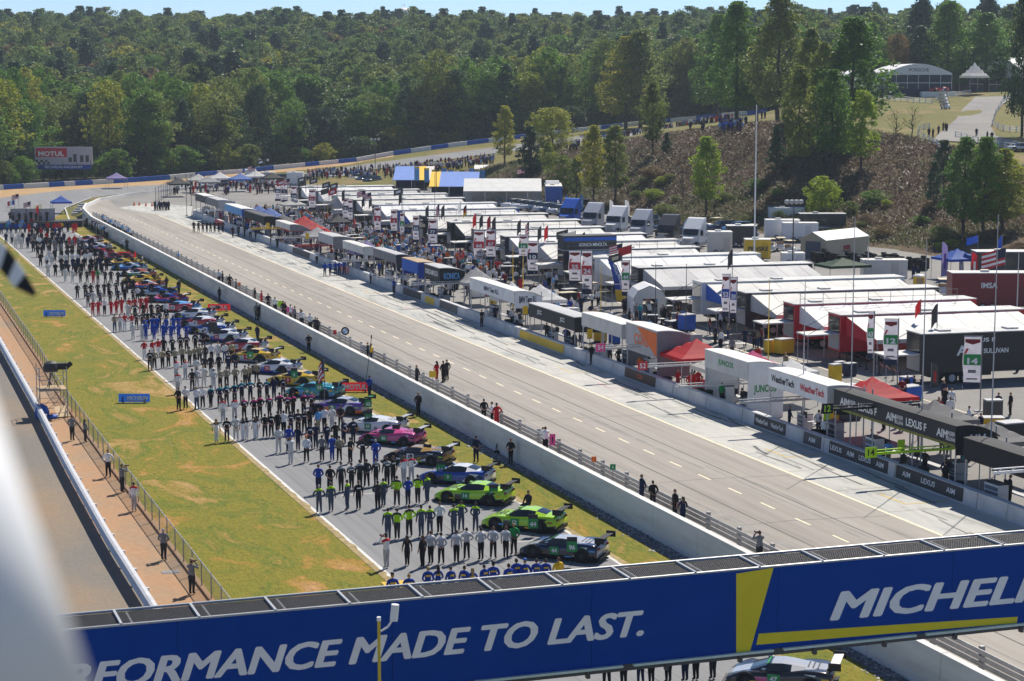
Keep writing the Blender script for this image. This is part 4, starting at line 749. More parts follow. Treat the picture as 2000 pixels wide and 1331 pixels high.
# ================================================================== PIT STANDS (fabric-fronted canopies along the pit box wall)
m_fab = {}
def fab(c): return mat('fabric_' + c, PAL[c][:3], rough=.75, var=.10, scale=.8, trans=.0 if c in ('black', 'charcoal') else .0)
STANDS = []
def stand(y0, y1, zt, depth, fas, roof, side, label, fh=1.05, texts=(), stext=None, tcol='lettering', x=62.1, sideh=None, curve=.5, carts=2):
    depth = 3.0; L = y1 - y0; t = thing('pit_stand', label, 'pit stand', (x, y0, 1.)); z = zt - 1; STANDS.append((y0, y1))
    b = MB(); b.box(-.05, 0, 0, L, z - fh, z); o = obj('fascia', b, fab(fas), t)
    n = max(len(texts), 1)
    for i, s in enumerate(texts):
        s, col, wd = (s + (None, None))[:3] if isinstance(s, tuple) else (s, None, None)
        letters(o, s, (-.056, L - (i + .5) * L / n, z - fh * .48), (0, -1, 0), (0, 0, 1), fh * .4, C(col or tcol), width=min(L / n * .8, len(s) * fh * .33), bold=.03)
    P = []
    for k in range(7):
        f_ = k / 6; P.append([(-.06 + depth * f_, yy, z + .05 + curve * .14 * math.sin(f_ * 2.8) - (.85 * curve) * f_ * f_) for yy in (-.06, L * .33, L * .66, L + .06)])
    b = MB(); b.grid(P); b.grid([[(p[0], p[1], p[2] - .07) for p in r][::-1] for r in P]); E1 = [r[0] for r in P]; b.grid([E1, [(p[0], p[1], p[2] - .07) for p in E1]]); E2 = [r[-1] for r in P][::-1]; b.grid([E2, [(p[0], p[1], p[2] - .07) for p in E2]])
    b.grid([[p for p in P[0]][::-1], [(p[0], p[1], p[2] - .07) for p in P[0]][::-1]]); obj('roof', b, fab(roof), t)
    sh_ = sideh or fh * 1.1; b = MB(); pts = [(0, 0, z - sh_), (depth * .94, 0, z - sh_ - .1)] + [(r[0][0] * .95 + .03, 0, r[0][2] - .08) for r in P[::-1]]
    b.slab(pts, .04); o2 = obj('side_panel', b, fab(side), t)
    if stext: letters(o2, stext[0], (depth * .45, -.006, z - sh_ * .5), (1, 0, 0), (0, 0, 1), min(sh_ * .42, .7), C(stext[1]), width=min(depth * .6, len(stext[0]) * .42), bold=.03)
    b = MB(); b.slab([(p[0], L, p[2]) for p in pts][::-1], .04); obj('side_panel', b, fab(side), t)
    k = max(2, int(L / 4.5) + 1)
    for i in range(k):
        yy = .1 + (L - .2) * i / (k - 1)
        for xx in (.06, depth * .92):
            b = MB(); b.tube((xx, yy, 0), (xx, yy, z - .1), .05); obj('post', b, C('lightgrey'), t)
    b = MB(); b.box(depth * .5, depth * .5 + .5, L * .12, L * .88, .75, .8); obj('worktop', b, C('lightgrey'), t)
    for q in range(3): yy = L * (.2 + .25 * q); b = MB(); b.box(depth * .52, depth * .56, yy, yy + .7, .95, 1.4); o3 = obj('monitor', b, C('black'), t); b = MB(); b.box(depth * .53, depth * .56, yy + .3, yy + .4, .8, .95); obj('stand', b, C('grey'), o3)
    for i in range(carts):
        yy = L * (i + .3 + .3 * random.random()) / carts; w = random.uniform(.9, 1.6); hh = random.uniform(.9, 1.6)
        cart = thing('equipment_cart', f'{["grey", "white"][i % 2]} equipment cart under the {" ".join(label.split()[:10])}', 'cart', (x + .9 + random.random(), y0 + yy, 1.), random.uniform(-.1, .1))
        b = MB(); b.box(-.35, .35, 0, w, .16, hh); obj('body', b, C(['lightgrey', 'white'][i % 2]), cart); b = MB(); b.box(-.38, .38, -.03, w + .03, hh, hh + .05); obj('lid', b, C('darkgrey'), cart)
        for q in range(3): b = MB(); b.box(-.365, -.35, .06, w - .06, .25 + q * (hh - .3) / 3, .2 + (q + .85) * (hh - .3) / 3); obj('drawer', b, C('grey' if i % 2 else 'darkgrey'), cart)
        for sx in (-.28, .28):
            for sy in (.12, w - .12): b = MB(); b.tube((sx - .03, sy, .08), (sx + .03, sy, .08), .08, n=10); obj('wheel', b, C('rubber'), cart)
    return t
AIM = ['AIM', ('LEXUS F', None, 2.), 'AIM', ('LEXUS F', None, 2.), 'AIM']
s_ = stand(99.1, 113.9, 5.1, 5.6, 'charcoal', 'black', 'black', 'long black pit stand with white sponsor lettering near the right edge', 1.25, AIM, ('AIM', 'lettering'), sideh=1.7, curve=.9)
for i in (0, 2, 4):
    yy = 14.8 - (i + .5) * 14.8 / 5; letters(s_, 'VASSER', (-.062, yy - .95, 3.62), (0, -1, 0), (0, 0, 1), .25, C('lettering'), width=1.); letters(s_, 'SULLIVAN', (-.062, yy - .95, 3.3), (0, -1, 0), (0, 0, 1), .25, C('lettering'), width=1.)
b = MB(); b.box(-.07, -.052, 0, 14.8, 2.86, 3.02); obj('trim', b, mat('trim_olive', (.2, .2, .03), var=.5, scale=6), s_)
stand(90, 98.2, 4.6, 5., 'black', 'black', 'black', 'black pit stand at the right edge of the picture', 1.2, [], curve=.7)
stand(114.8, 123.4, 5.15, 6., 'white', 'roofwhite', 'offwhite', 'white pit stand with red and black lettering', 1.2, [('WeatherTech', 'black'), ('WeatherTech', 'brightred')], ('WeatherTech', 'brightred'), sideh=1.35)
stand(126.7, 134, 5.1, 5.5, 'offwhite', 'roofwhite', 'white', 'white pit stand with green lettering', 1.3, [('JUNCOS', 'green')], ('JUNCOS', 'green'), sideh=4.0)
s_ = stand(143, 149.4, 5.35, 5.5, 'lightgrey', 'roofwhite', 'grey', 'grey pit stand with orange wedge', 2.2, [('CORE', 'orange')], ('CORE', 'salmon'), sideh=3.6)
b = MB(); b.add([(-.07, .02, 2.2), (-.07, .02, 4.2), (-.07, 4.2, 4.3), (-.07, 2.2, 3.3)], [(0, 1, 2, 3)]); obj('orange_wedge', b, C('orange'), s_)
stand(150.4, 159.5, 5.0, 5., 'offwhite', 'roofwhite', 'lightgrey', 'plain off-white pit stand beside the grey one', 1.1, []); stand(161.3, 173.2, 4.35, 5., 'charcoal', 'lightgrey', 'black', 'charcoal pit stand with three white letters', 1.2, ['JCC', 'JCC'], ('JCC', 'lettering'))
stand(177.3, 191, 5., 6.5, 'white', 'roofwhite', 'white', 'long white pit stand with a rounded end panel', 1.15, [('BMW Team RLL', 'navy')], ('BMW Team RLL', 'navy'), sideh=1.6, curve=.8); stand(201.5, 207.2, 5., 5.5, 'charcoal', 'lightgrey', 'black', 'charcoal pit stand with a round blue mark', 1.4, [('KONICA MINOLTA', 'lettering')], ('KONICA', 'skyblue'), sideh=1.7)
stand(209.6, 216, 4.9, 5., 'royal', 'tan', 'blue', 'bright blue pit stand with tan roof', 1.3, [], sideh=1.8); stand(218.4, 228.4, 5., 6., 'grey', 'lightgrey', 'charcoal', 'grey gabled pit stand', 1.0, [], sideh=1.5, curve=1.); stand(233, 243, 4.7, 6., 'offwhite', 'offwhite', 'offwhite', 'off-white pit stand with open lattice front', .9, [], curve=1.)
stand(248, 256, 4.8, 6., 'lightgrey', 'lightgrey', 'grey', 'pale grey pit stand beside the far red canopy', 1.1, [], sideh=1.6); stand(273, 282, 4.6, 6., 'offwhite', 'offwhite', 'grey', 'sloping off-white pit stand beyond the far red canopy', .8, [], curve=1.); stand(290, 305, 4.6, 5.5, 'black', 'darkgrey', 'black', 'far black pit stand beside the light blue one', 1.1, [], curve=.6)
stand(306.5, 320, 4.7, 6., 'skyblue', 'roofwhite', 'royal', 'far light blue pit stand with white roof', 1.1, []); stand(326, 336, 4.9, 6., 'grey', 'lightgrey', 'lightgrey', 'last but one grey pit stand at the far end', 1.2, []); stand(338, 347, 4.9, 6., 'darkgrey', 'roofwhite', 'grey', 'last grey and white pit stand at the far end', 1.2, [])
# ================================================================== POP-UP CANOPIES
def canopy(x, y, z, w, d, h, col, label, rot=0., peak=1.3, val=.3, two=False):
    t = thing('canopy_tent', label, 'canopy', (x, y, z), rot); b = MB(); n = 6; P = []; hw, hd = w / 2, d / 2
    pk = [(-hw * .25, 0), (hw * .25, 0)] if two else [(0, 0)]
    def zz(px_, py_):
        m_ = max(abs(px_) / hw, abs(py_) / hd); return h + peak * max(0, 1 - m_) ** 1.25
    N = 9; G = [[(hw * (2 * i / (N - 1) - 1), hd * (2 * j / (N - 1) - 1), zz(hw * (2 * i / (N - 1) - 1), hd * (2 * j / (N - 1) - 1))) for j in range(N)] for i in range(N)]
    b.grid(G); 
    o = obj('roof', b, mat('fabric_t_' + col, PAL[col][:3], rough=.7, var=.1, scale=.8, trans=.4), t); b = MB()
    for A, B in (((-hw, -hd), (hw, -hd)), ((hw, -hd), (hw, hd)), ((hw, hd), (-hw, hd)), ((-hw, hd), (-hw, -hd))): b.quad((*A, h - val), (*B, h - val), (*B, h), (*A, h))
    obj('valance', b, mat('fabric_t_' + col), t)
    for sx in (-1, 1):
        for sy in (-1, 1): b = MB(); b.tube((sx * (hw - .05), sy * (hd - .05), 0), (sx * (hw - .05), sy * (hd - .05), h), .035); obj('leg', b, C('lightgrey'), t)
    return t
def canopy_px(u, vg, w, d, h, col, label, **k): p = px(u, vg, 1.); return canopy(p[0], p[1], 1., w, d, h, col, label, **k)
CAN = [(1360, 682, 4.6, 4.6, 2.7, 'brightred', 'red pop-up canopy between the grey and green-lettered pit stands', 1.25), (1470, 690, 3, 3, 2.5, 'pink', 'small dusty pink canopy behind the green-lettered stand', .9), (1545, 708, 3.2, 3, 2.6, 'white', 'small white double-peaked canopy behind the white stand', .8), (1703, 762, 4.8, 4.4, 3.0, 'brightred', 'red canopy behind the long black stand', 1.2),
 (1825, 797, 4.2, 4.2, 2.7, 'grey', 'grey canopy with white print behind the long black stand', 1.1), (1935, 838, 4, 4, 2.7, 'grey', 'second grey canopy farther right behind the long black stand', 1.), (1000, 596, 3.6, 3.6, 2.7, 'white', 'white canopy between the white and charcoal pit stands', 1.6), (1055, 570, 4.2, 4.2, 2.7, 'white', 'white canopy behind the long white pit stand', 1.4), (1160, 612, 4, 4, 2.6, 'brown', 'brown canopy behind the three-letter stand', 1.1),
 (889, 556, 4.4, 4.4, 2.6, 'darkgreen', 'dark green canopy beside the long white pit stand', 1.4), (930, 535, 4, 4, 2.6, 'lightgrey', 'pale grey canopy behind the round-mark stand', 1.5), (716, 480, 4, 4, 2.6, 'lavender', 'pale lilac canopy behind the lattice-front stand', 1.4), (594, 444, 5.6, 5.6, 2.8, 'brightred', 'bright red canopy in the far half of the pit', 1.8), (612, 434, 3.4, 3.4, 2.5, 'grey', 'grey canopy just behind the far red canopy', 1.4), (638, 449, 3, 3, 2.4, 'brightred', 'little red canopy tucked by the far pale grey stand', 1.),
 (620, 456, 4, 4, 2.6, 'lightgrey', 'pale canopy beside the little red canopy', 1.2), (553, 425, 4, 4, 2.6, 'grey', 'far grey canopy behind the sloping stand', 1.2), (527, 415, 5, 5, 2.6, 'periwinkle', 'far blue canopy behind the light blue stand', 1.5), (505, 408, 4, 4, 2.6, 'periwinkle', 'second far blue canopy, left of the other', 1.3), (452, 397, 4, 4, 2.6, 'lightgrey', 'far pale canopy behind the grey stands', 1.3), (660, 425, 3.5, 3.5, 2.6, 'charcoal', 'black canopy among the far number banners', 1.), (572, 392, 4, 4, 2.6, 'offwhite', 'off-white canopy under the farthest number banners', 1.), (1395, 760, 2.8, 2.8, 2.5, 'offwhite', 'small off-white canopy beside the green-lettered stand', .8), (1300, 700, 2.4, 2.4, 2.5, 'darkgrey', 'small dark canopy beside the grey stand', .7)]
CAN = [(max(px(u, v, 3.9 + .3 * pk)[0], 62.3 + w / 2), pxx(u, v, max(px(u, v, 3.9 + .3 * pk)[0], 62.3 + w / 2))[1], w, d, h, col, lab, pk) for u, v, w, d, h, col, lab, pk in CAN]
for x, y, w, d, h, col, lab, pk in CAN: canopy(x, y, 1., w, d, h, col, lab, peak=pk)
p = px(120, 417); canopy(p[0], p[1], 0, 3.6, 3.6, 2.2, 'royal', 'blue canopy beside the stage', peak=1.1); p = px(238, 372); canopy(p[0], p[1] + 8, 0, 4.4, 4.4, 2.4, 'lavender', 'pale blue canopy by the wall at the far turn', peak=1.2)
canopy_px(1868, 545, 4.5, 4.5, 2.6, 'royal', 'blue and lilac canopy beside the black show trailer', peak=1.1); canopy_px(815, 478, 4, 4, 2.7, 'charcoal', 'dark canopy among the number banners', peak=.9)
# ================================================================== TRANSPORTERS WITH AWNINGS
def wheel(par, x, y, z, r=.5, w=.3, rim='lightgrey', name='wheel', n=16):
    b = MB(); b.tube((x, y - w / 2, z), (x, y + w / 2, z), r, n=n); o = obj(name, b, C('rubber'), par); b = MB(); b.tube((x, y - w / 2 - .015, z), (x, y + w / 2 + .015, z), r * .58, n=n); obj('rim', b, C(rim), o); return o
def trailer(y, col, tri, awn, label, x=81.9, rot=-.07, L=16.2, texts=(), aw=6.2, gate=True, roof='roofwhite', pole=True):
    t = thing('transporter_trailer', label, 'trailer', (x, y - 2.6, 1.), rot)
    b = MB(); b.box(0, L, 0, 2.6, .95, 4.08); o = obj('body', b, mat('coach_' + col, PAL[col][:3], rough=.35, var=.06, scale=.6), t); b = MB(); b.box(-.05, L + .05, -.05, 2.65, 4.08, 4.16); b.box(2, 3, .8, 1.8, 4.16, 4.3); b.box(8, 9, .8, 1.8, 4.16, 4.3); obj('roof', b, mat('coach_roof_' + roof, tuple(q * .85 for q in PAL[roof][:3]), rough=.6, var=.25, scale=.35, seam=1.2), t)
    b = MB(); b.box(-.03, 0, .2, 2.4, 1.1, 2.35); obj('lower_door', b, C('lightgrey'), t); b = MB(); b.box(-.03, 0, .25, 2.35, 2.6, 3.9); obj('upper_opening', b, glass_mat(), t)
    if gate:
        b = MB(); b.slab([(-3.0, .1, 2.5), (-.03, .1, 2.55), (-.03, 2.5, 2.55), (-3.0, 2.5, 2.5)], .12); g_ = obj('lift_gate', b, C('offwhite'), t); b = MB()
        for yy in (.15, 2.45): b.tube((-2.9, yy, 2.55), (0, yy, 3.95), .025)
        obj('stay', b, C('darkgrey'), g_)
        for yy in (.2, 2.4): b = MB(); b.tube((-2.9, yy, 0), (-2.9, yy, 2.42), .03); obj('prop', b, C('lightgrey'), g_)
    if aw:
        z1, z2 = 4.0, 2.75; P = [[(.5 + (L - 1.2) * i / 8, -aw * j / 4, z1 + (z2 - z1) * (j / 4) - .2 * math.sin(math.pi * j / 4) * (i % 2)) for j in range(5)] for i in range(9)]; b = MB(); b.grid(P); b.quad((.5, -aw, z2), (L - .7, -aw, z2), (L - .7, -aw, z2 - .35), (.5, -aw, z2 - .35))
        obj('awning', b, mat('awning_' + awn, PAL[awn][:3], rough=.6, var=.12, scale=.5, trans=.12, seam=2.6), t); b = MB(); b.slab([(.5, 0, 2.4), (.5, 0, z1 - .05), (.5, -aw, z2 - .05), (.5, -aw, 2.4)], .04); obj('end_wall', b, fab(tri), t)
        for i in range(4): b = MB(); xx = .6 + (L - 1.4) * i / 3; b.tube((xx, -aw + .05, 0), (xx, -aw + .05, z2 - .03), .045); obj('awning_post', b, C('lightgrey'), t)
    for xx in (11.4, 12.6):
        for yy in (.2, 2.4): wheel(t, xx - 8.6, yy, .5)
    b = MB(); b.box(L - 3.2, L - 2.9, .4, .7, 0, .95); b.box(L - 3.2, L - 2.9, 1.9, 2.2, 0, .95); obj('landing_gear', b, C('darkgrey'), t); b = MB(); b.box(1, 6.5, .5, 2.1, .55, .95); obj('chassis', b, C('charcoal'), t)
    for s, xx, zz, hh, ww, c in texts: letters(o, s, (xx, -.006, zz), (1, 0, 0), (0, 0, 1), hh, C(c), width=ww, bold=.03)
    return t
TR = [(138.8, 'black', 'black', 'offwhite', 'black transporter with white lettering at the right edge', [('AIM', 4.2, 2.7, .8, 2.2, 'lettering'), ('LEXUS F', 5.2, 3.5, .35, 2.6, 'lettering'), ('AIM', 11, 2.7, .8, 2.2, 'lettering'), ('SULLIVAN', 6.6, 2.6, .4, 2.2, 'lettering')], 0), (152, 'brightred', 'brightred', 'roofwhite', 'red transporter, nearer of two red ones', [], 6.), (160.5, 'brightred', 'white', 'roofwhite', 'red transporter with white end wall, farther of two red ones', [], 5.2), (170.4, 'charcoal', 'lightgrey', 'offwhite', 'dark transporter with grey triangular end wall', [], 6.2), (180.4, 'white', 'royal', 'offwhite', 'white transporter with blue triangular end wall', [], 6.), (196.4, 'black', 'lightgrey', 'offwhite', 'black transporter with grey end wall by the banner numbered 44', [], 6.4),
 (209, 'white', 'white', 'roofwhite', 'white transporter behind the banners numbered 25 and 24', [], 6.2), (219, 'charcoal', 'navy', 'roofwhite', 'black and blue transporter with a raised deck', [('KONICA MINOLTA', 4, 3.2, .4, 4, 'lettering')], 5.5), (229.4, 'white', 'lightgrey', 'roofwhite', 'white transporter behind the banner numbered 10', [], 6.2), (240, 'navy', 'lightgrey', 'roofwhite', 'navy transporter behind the banners numbered 66 and 67', [], 6.2), (252, 'charcoal', 'darkgrey', 'roofwhite', 'charcoal transporter behind the banner numbered 77', [], 6.2), (265.5, 'black', 'charcoal', 'roofwhite', 'black transporter with red flash behind the banner numbered 4', [('CORVETTE', 3.4, 3., .5, 3, 'lettering')], 6.2),
 (279, 'darkgrey', 'darkgrey', 'roofwhite', 'dark grey transporter, middle of the far rank', [], 6.2), (292, 'royal', 'royal', 'roofwhite', 'blue transporter with blue end wall in the far rank', [], 6.2), (305.5, 'offwhite', 'lightgrey', 'roofwhite', 'off-white transporter behind the banner numbered 911', [], 6.2), (319, 'charcoal', 'lightgrey', 'roofwhite', 'charcoal transporter, fourth from the far end of the rank', [], 6.2), (332, 'white', 'lightgrey', 'roofwhite', 'white transporter, third from the far end of the rank', [], 6.2), (345.5, 'grey', 'white', 'roofwhite', 'grey transporter, second from the far end of the rank', [], 6.2), (358.5, 'darkgrey', 'white', 'roofwhite', 'dark transporter at the far end of the rank', [], 6.2)]
for i, (y, c, tri, awn, lab, tx, aw) in enumerate(TR):
    awn = ['offwhite', 'roofwhite', 'white', 'offwhite', 'offwhite', 'lightgrey', 'white', 'roofwhite', 'offwhite', 'white', 'roofwhite', 'offwhite'][i % 12]
    t = trailer(y, c, tri, awn, lab, texts=tx, aw=aw, x=81.9 + (.8 if i > 10 else 0), L=[16.2, 17.5, 18, 20, 22, 20, 20, 17, 19, 19, 18, 19, 19, 19, 20, 19, 20, 19, 18][i])
    if i == 7:
        b = MB(); b.box(0, 6.5, 0, 2.6, 4.2, 5.8); o = obj('upper_deck', b, C('charcoal'), t); b = MB(); b.box(0, 6.5, -.03, 0, 5.2, 5.6); obj('blue_band', b, C('royal'), o); letters(o, 'KONICA MINOLTA', (3.6, -.035, 4.75), (1, 0, 0), (0, 0, 1), .4, C('lettering'), width=3.4)
    if i in (2, 7, 10, 12):
        b = MB(); L2 = 15.5
        for k in range(8): b.tube((.5 + k * L2 / 7, -.02, 4.1), (.5 + k * L2 / 7, -.02, 5.1), .025)
        b.tube((.5, -.02, 5.1), (.5 + L2, -.02, 5.1), .025); b.tube((.5, -.02, 4.6), (.5 + L2, -.02, 4.6), .02); obj('roof_railing', b, C('grey'), t)
# arched white tent between transporters
p = px(1330, 622, 1.); t = thing('arched_tent', 'white arched marquee between the transporters by the orange shirt', 'tent', (p[0] - 3.2, p[1] + .5, 1.), -.25); b = MB(); prof = [(-1.7, 0), (-1.7, 2.1), (-1.2, 2.9), (0, 3.4), (1.2, 2.9), (1.7, 2.1), (1.7, 0)]
b.add([(x, yy, z) for yy in (0, 4.5) for x, z in prof], [(i, i + 1, 8 + i, 7 + i) for i in range(6)]); obj('shell', b, mat('tent_white', (.72, .72, .72), rough=.6, var=.06), t); b = MB(); b.add([(x * .98, .02, z * .98) for x, z in prof[1:6]] , [(0, 1, 2, 3, 4)]); obj('gable', b, C('offwhite'), t)
for s in (-1, 1): b = MB(); b.box(s * 1.2 - .45, s * 1.2 + .45, 0, .03, 0, 2.05); obj('flap', b, C('offwhite'), t)
# ================================================================== LARGE HOSPITALITY ROOFS
def marquee(u0, u1, vg, h, d, roofc, wallc, label, slope=1., stripes=None, X=None):
    a, c = px(u0, vg, 1.), px(u1, vg, 1.); w = float(np.linalg.norm(c - a)); ang = math.atan2(c[1] - a[1], c[0] - a[0]); t = thing('marquee', label, 'marquee', a, ang)
    cols = stripes or [roofc]; n = len(cols)
    for i, cn in enumerate(cols): b = MB(); b.slab([(w * i / n, 0, h - slope), (w * (i + 1) / n - .004, 0, h - slope), (w * (i + 1) / n - .004, d, h), (w * i / n, d, h)], .08); obj('roof', b, fab(cn), t)
    b = MB(); b.box(0, w, d - .1, d, 0, h - .1); obj('back_wall', b, fab(wallc), t)
    for i in range(int(w / 4) + 1): b = MB(); b.tube((min(i * 4, w - .1) + .05, .1, 0), (min(i * 4, w - .1) + .05, .1, h - slope - .02), .06); obj('post', b, C('white'), t)
    return t
marquee(905, 1058, 405, 5., 7, 'roofwhite', 'offwhite', 'large white open-fronted marquee in front of the parked cars', 2.0)
marquee(767, 845, 372, 4.6, 12, 'royal', 'navy', 'blue marquee with a yellow stripe, left of two', 2.4, ['periwinkle', 'periwinkle', 'periwinkle', 'yellow', 'offwhite']); marquee(838, 935, 386, 4.6, 12, 'royal', 'navy', 'blue marquee with a yellow stripe, right of two', 2.4, ['yellow', 'periwinkle', 'periwinkle', 'periwinkle', 'periwinkle'])
for k, (u0, u1, v) in enumerate(((925, 985, 362), (985, 1040, 358))): marquee(u0, u1, v, 4., 12, 'offwhite', 'lightgrey', ['long white roof behind the blue marquees, left one', 'long white roof behind the blue marquees, right one'][k], .4)
for k, u in enumerate((810, 829, 844, 863, 876, 898, 917, 938)):
    p = px(u, 375 + (k % 2) * 2, 1.); q = pxd(u, 325 + (k % 3) * 3, (p - cc) @ cf); t = thing('tall_banner', f'tall pale blue banner over the blue marquees, {ORD[k]} from the left', 'banner', p, -PSI, 'pale blue banners over the marquees'); hh = float(q[2] - 1); b = MB(); b.tube((0, 0, 0), (0, 0, hh), .05); obj('pole', b, C('grey'), t); b = MB(); b.box(.05, 1.0, -.02, .02, hh - 3.0, hh - .05); b.box(.05, 1., -.022, .022, hh - .45, hh - .05, 1); obj('cloth', b, [C('skyblue'), C('yellow')], t)
# ================================================================== NUMBER BANNERS
def nbanner(u0, u1, vt, vb, num, col, label, tilt=0.):
    um = (u0 + u1) / 2; p = px(um, vb + 12, 1.)
    if p[0] > 79.2 and vb > 400: q = pxx(um, vb, 79.2); p = np.array([79.2, q[1], 1.])
    D = (p - cc) @ cf; w = (u1 - u0) / FP * D; zt = float(pxd(um, vt, D)[2] - 1); zb = float(pxd(um, vb, D)[2] - 1); h = zt - zb
    t = thing('number_banner', label, 'banner', p, -PSI - .15 + tilt, 'tall number banners of the race teams'); b = MB(); b.tube((w / 2 + .04, 0, 0), (w / 2 + .04, 0, zt + .1), .045); b.tube((-w / 2, 0, zt + .04), (w / 2 + .04, 0, zt + .04), .03); b.box(w / 2 - .4, w / 2 + .45, -.4, .4, 0, .06); obj('pole', b, C('grey'), t)
    b = MB(); NJ = 8; P = [[(-w / 2 + w * i / 2 + .06 * math.sin(j * 1.1) * (1 - i / 2), .05 * math.sin(j * 1.3 + i), zb + h * j / NJ) for i in range(3)] for j in range(NJ + 1)]; b.grid(P); c_ = obj('cloth', b, mat('banner_cloth', (.6, .58, .64), rough=.7, var=.06, trans=.3), t)
    yb = -.085; b = MB(); b.box(-w / 2 + .02, w / 2 - .02, yb, yb + .01, zb + h * .45, zb + h * .66); o = obj('number_panel', b, C(col), c_); letters(o, num, (w * .02, yb - .002, zb + h * .53), (1, 0, 0), (0, 0, 1), h * .12, C('lettering'), width=min(w * .72, h * .1 * len(num)), bold=.04)
    b = MB(); b.add([(-w * .42, yb, zb + h * .95), (-w * .42, yb, zb + h * .89), (0, yb, zb + h * .845), (w * .42, yb, zb + h * .89), (w * .42, yb, zb + h * .95)], [(0, 1, 2, 3, 4)]); obj('crest', b, C('darkred'), c_); b = MB(); b.add([(-w * .48, yb, zb + h * .67), (-w * .35, yb, zb + h * .67), (-w * .2, yb, zb + h * .77), (-w * .33, yb, zb + h * .77)], [(0, 1, 2, 3)]); obj('red_flash', b, C('brightred'), c_)
    b = MB(); b.box(-w / 2 + .02, w / 2 - .02, yb, yb + .01, zb + .01, zb + h * .12); obj('hem', b, C('navy'), c_); b = MB(); b.box(-w * .3, w * .3, yb, yb + .008, zb + h * .17, zb + h * .2); obj('sponsor_mark', b, C('grey'), c_); b = MB(); b.box(-w * .22, w * .22, yb, yb + .008, zb + h * .3, zb + h * .36); obj('sponsor_mark', b, C('grey'), c_)
for a in [(925, 946, 450, 513, '66', 'brightred'), (949, 968, 448, 508, '67', 'brightred'), (1013, 1031, 459, 505, '16', 'green'), (1030, 1051, 471, 536, '10', 'navy'), (1111, 1134, 489, 556, '25', 'brightred'), (1136, 1156, 489, 575, '24', 'brightred'), (1214, 1229, 508, 578, '44', 'green'), (1409, 1424, 535, 618, '52', 'blue'), (1425, 1438, 541, 620, '38', 'blue'), (1693, 1705, 608, 700, '63', 'green'), (1725, 1752, 622, 712, '12', 'green'), (1880, 1914, 655, 758, '14', 'green'), (836, 854, 428, 481, '77', 'navy'), (806, 819, 422, 474, '55', 'navy'), (781, 790, 415, 464, '6', 'green'), (763, 776, 410, 456, '4', 'brightred'), (731, 744, 404, 455, '3', 'brightred'), (669, 681, 387, 430, '5', 'navy'), (680, 689, 390, 434, '31', 'navy'), (603, 617, 370, 410, '911', 'brightred'), (568, 580, 363, 406, '54', 'navy'), (550, 562, 357, 395, '7', 'navy'), (537, 549, 357, 393, '84', 'navy')]:
    nbanner(*a, f'tall white team banner with the number {a[4]} on a {dict(brightred="red", navy="navy").get(a[5], a[5])} panel')
# merchandise feather flag
p = px(1212, 600, 1.); t = thing('feather_flag', 'curved blue feather flag with yellow foot and white lettering', 'flag', p, -PSI); D = (p - cc) @ cf; k = D / FP; pts = [(0, 0), (-2, 20), (-6, 45), (-14, 70), (-24, 92)]
b = MB(); 
for a, c in zip(pts[:-1], pts[1:]): b.tube(((a[0] + 14) * k, 0, a[1] * k), ((c[0] + 14) * k, 0, c[1] * k), .03)
obj('pole', b, C('grey'), t); ed = [(12, 12), (8, 34), (2, 58), (-8, 82), (-26, 95)]; ee = [(-8, 12), (-11, 34), (-15, 58), (-20, 78), (-26, 94)]; b = MB(); b.grid([[(a[0] * k, .03 * math.sin(i), a[1] * k), (c[0] * k, 0, c[1] * k)] for i, (a, c) in enumerate(zip(ee, ed))][1:]); obj('cloth', b, C('blue'), t); b = MB(); b.grid([[(a[0] * k, 0, a[1] * k), (c[0] * k, 0, c[1] * k)] for a, c in zip(ee[:2], ed[:2])]); obj('foot', b, C('yellow'), t)
letters(t, 'OFFICIAL', (-10 * k, -.06, 74 * k), (.35, 0, -1), (1, 0, .35), 6 * k, C('lettering'), width=22 * k); letters(t, 'MERCHANDISE', (0 * k, -.06, 50 * k), (.25, 0, -1), (1, 0, .25), 7 * k, C('lettering'), width=30 * k)
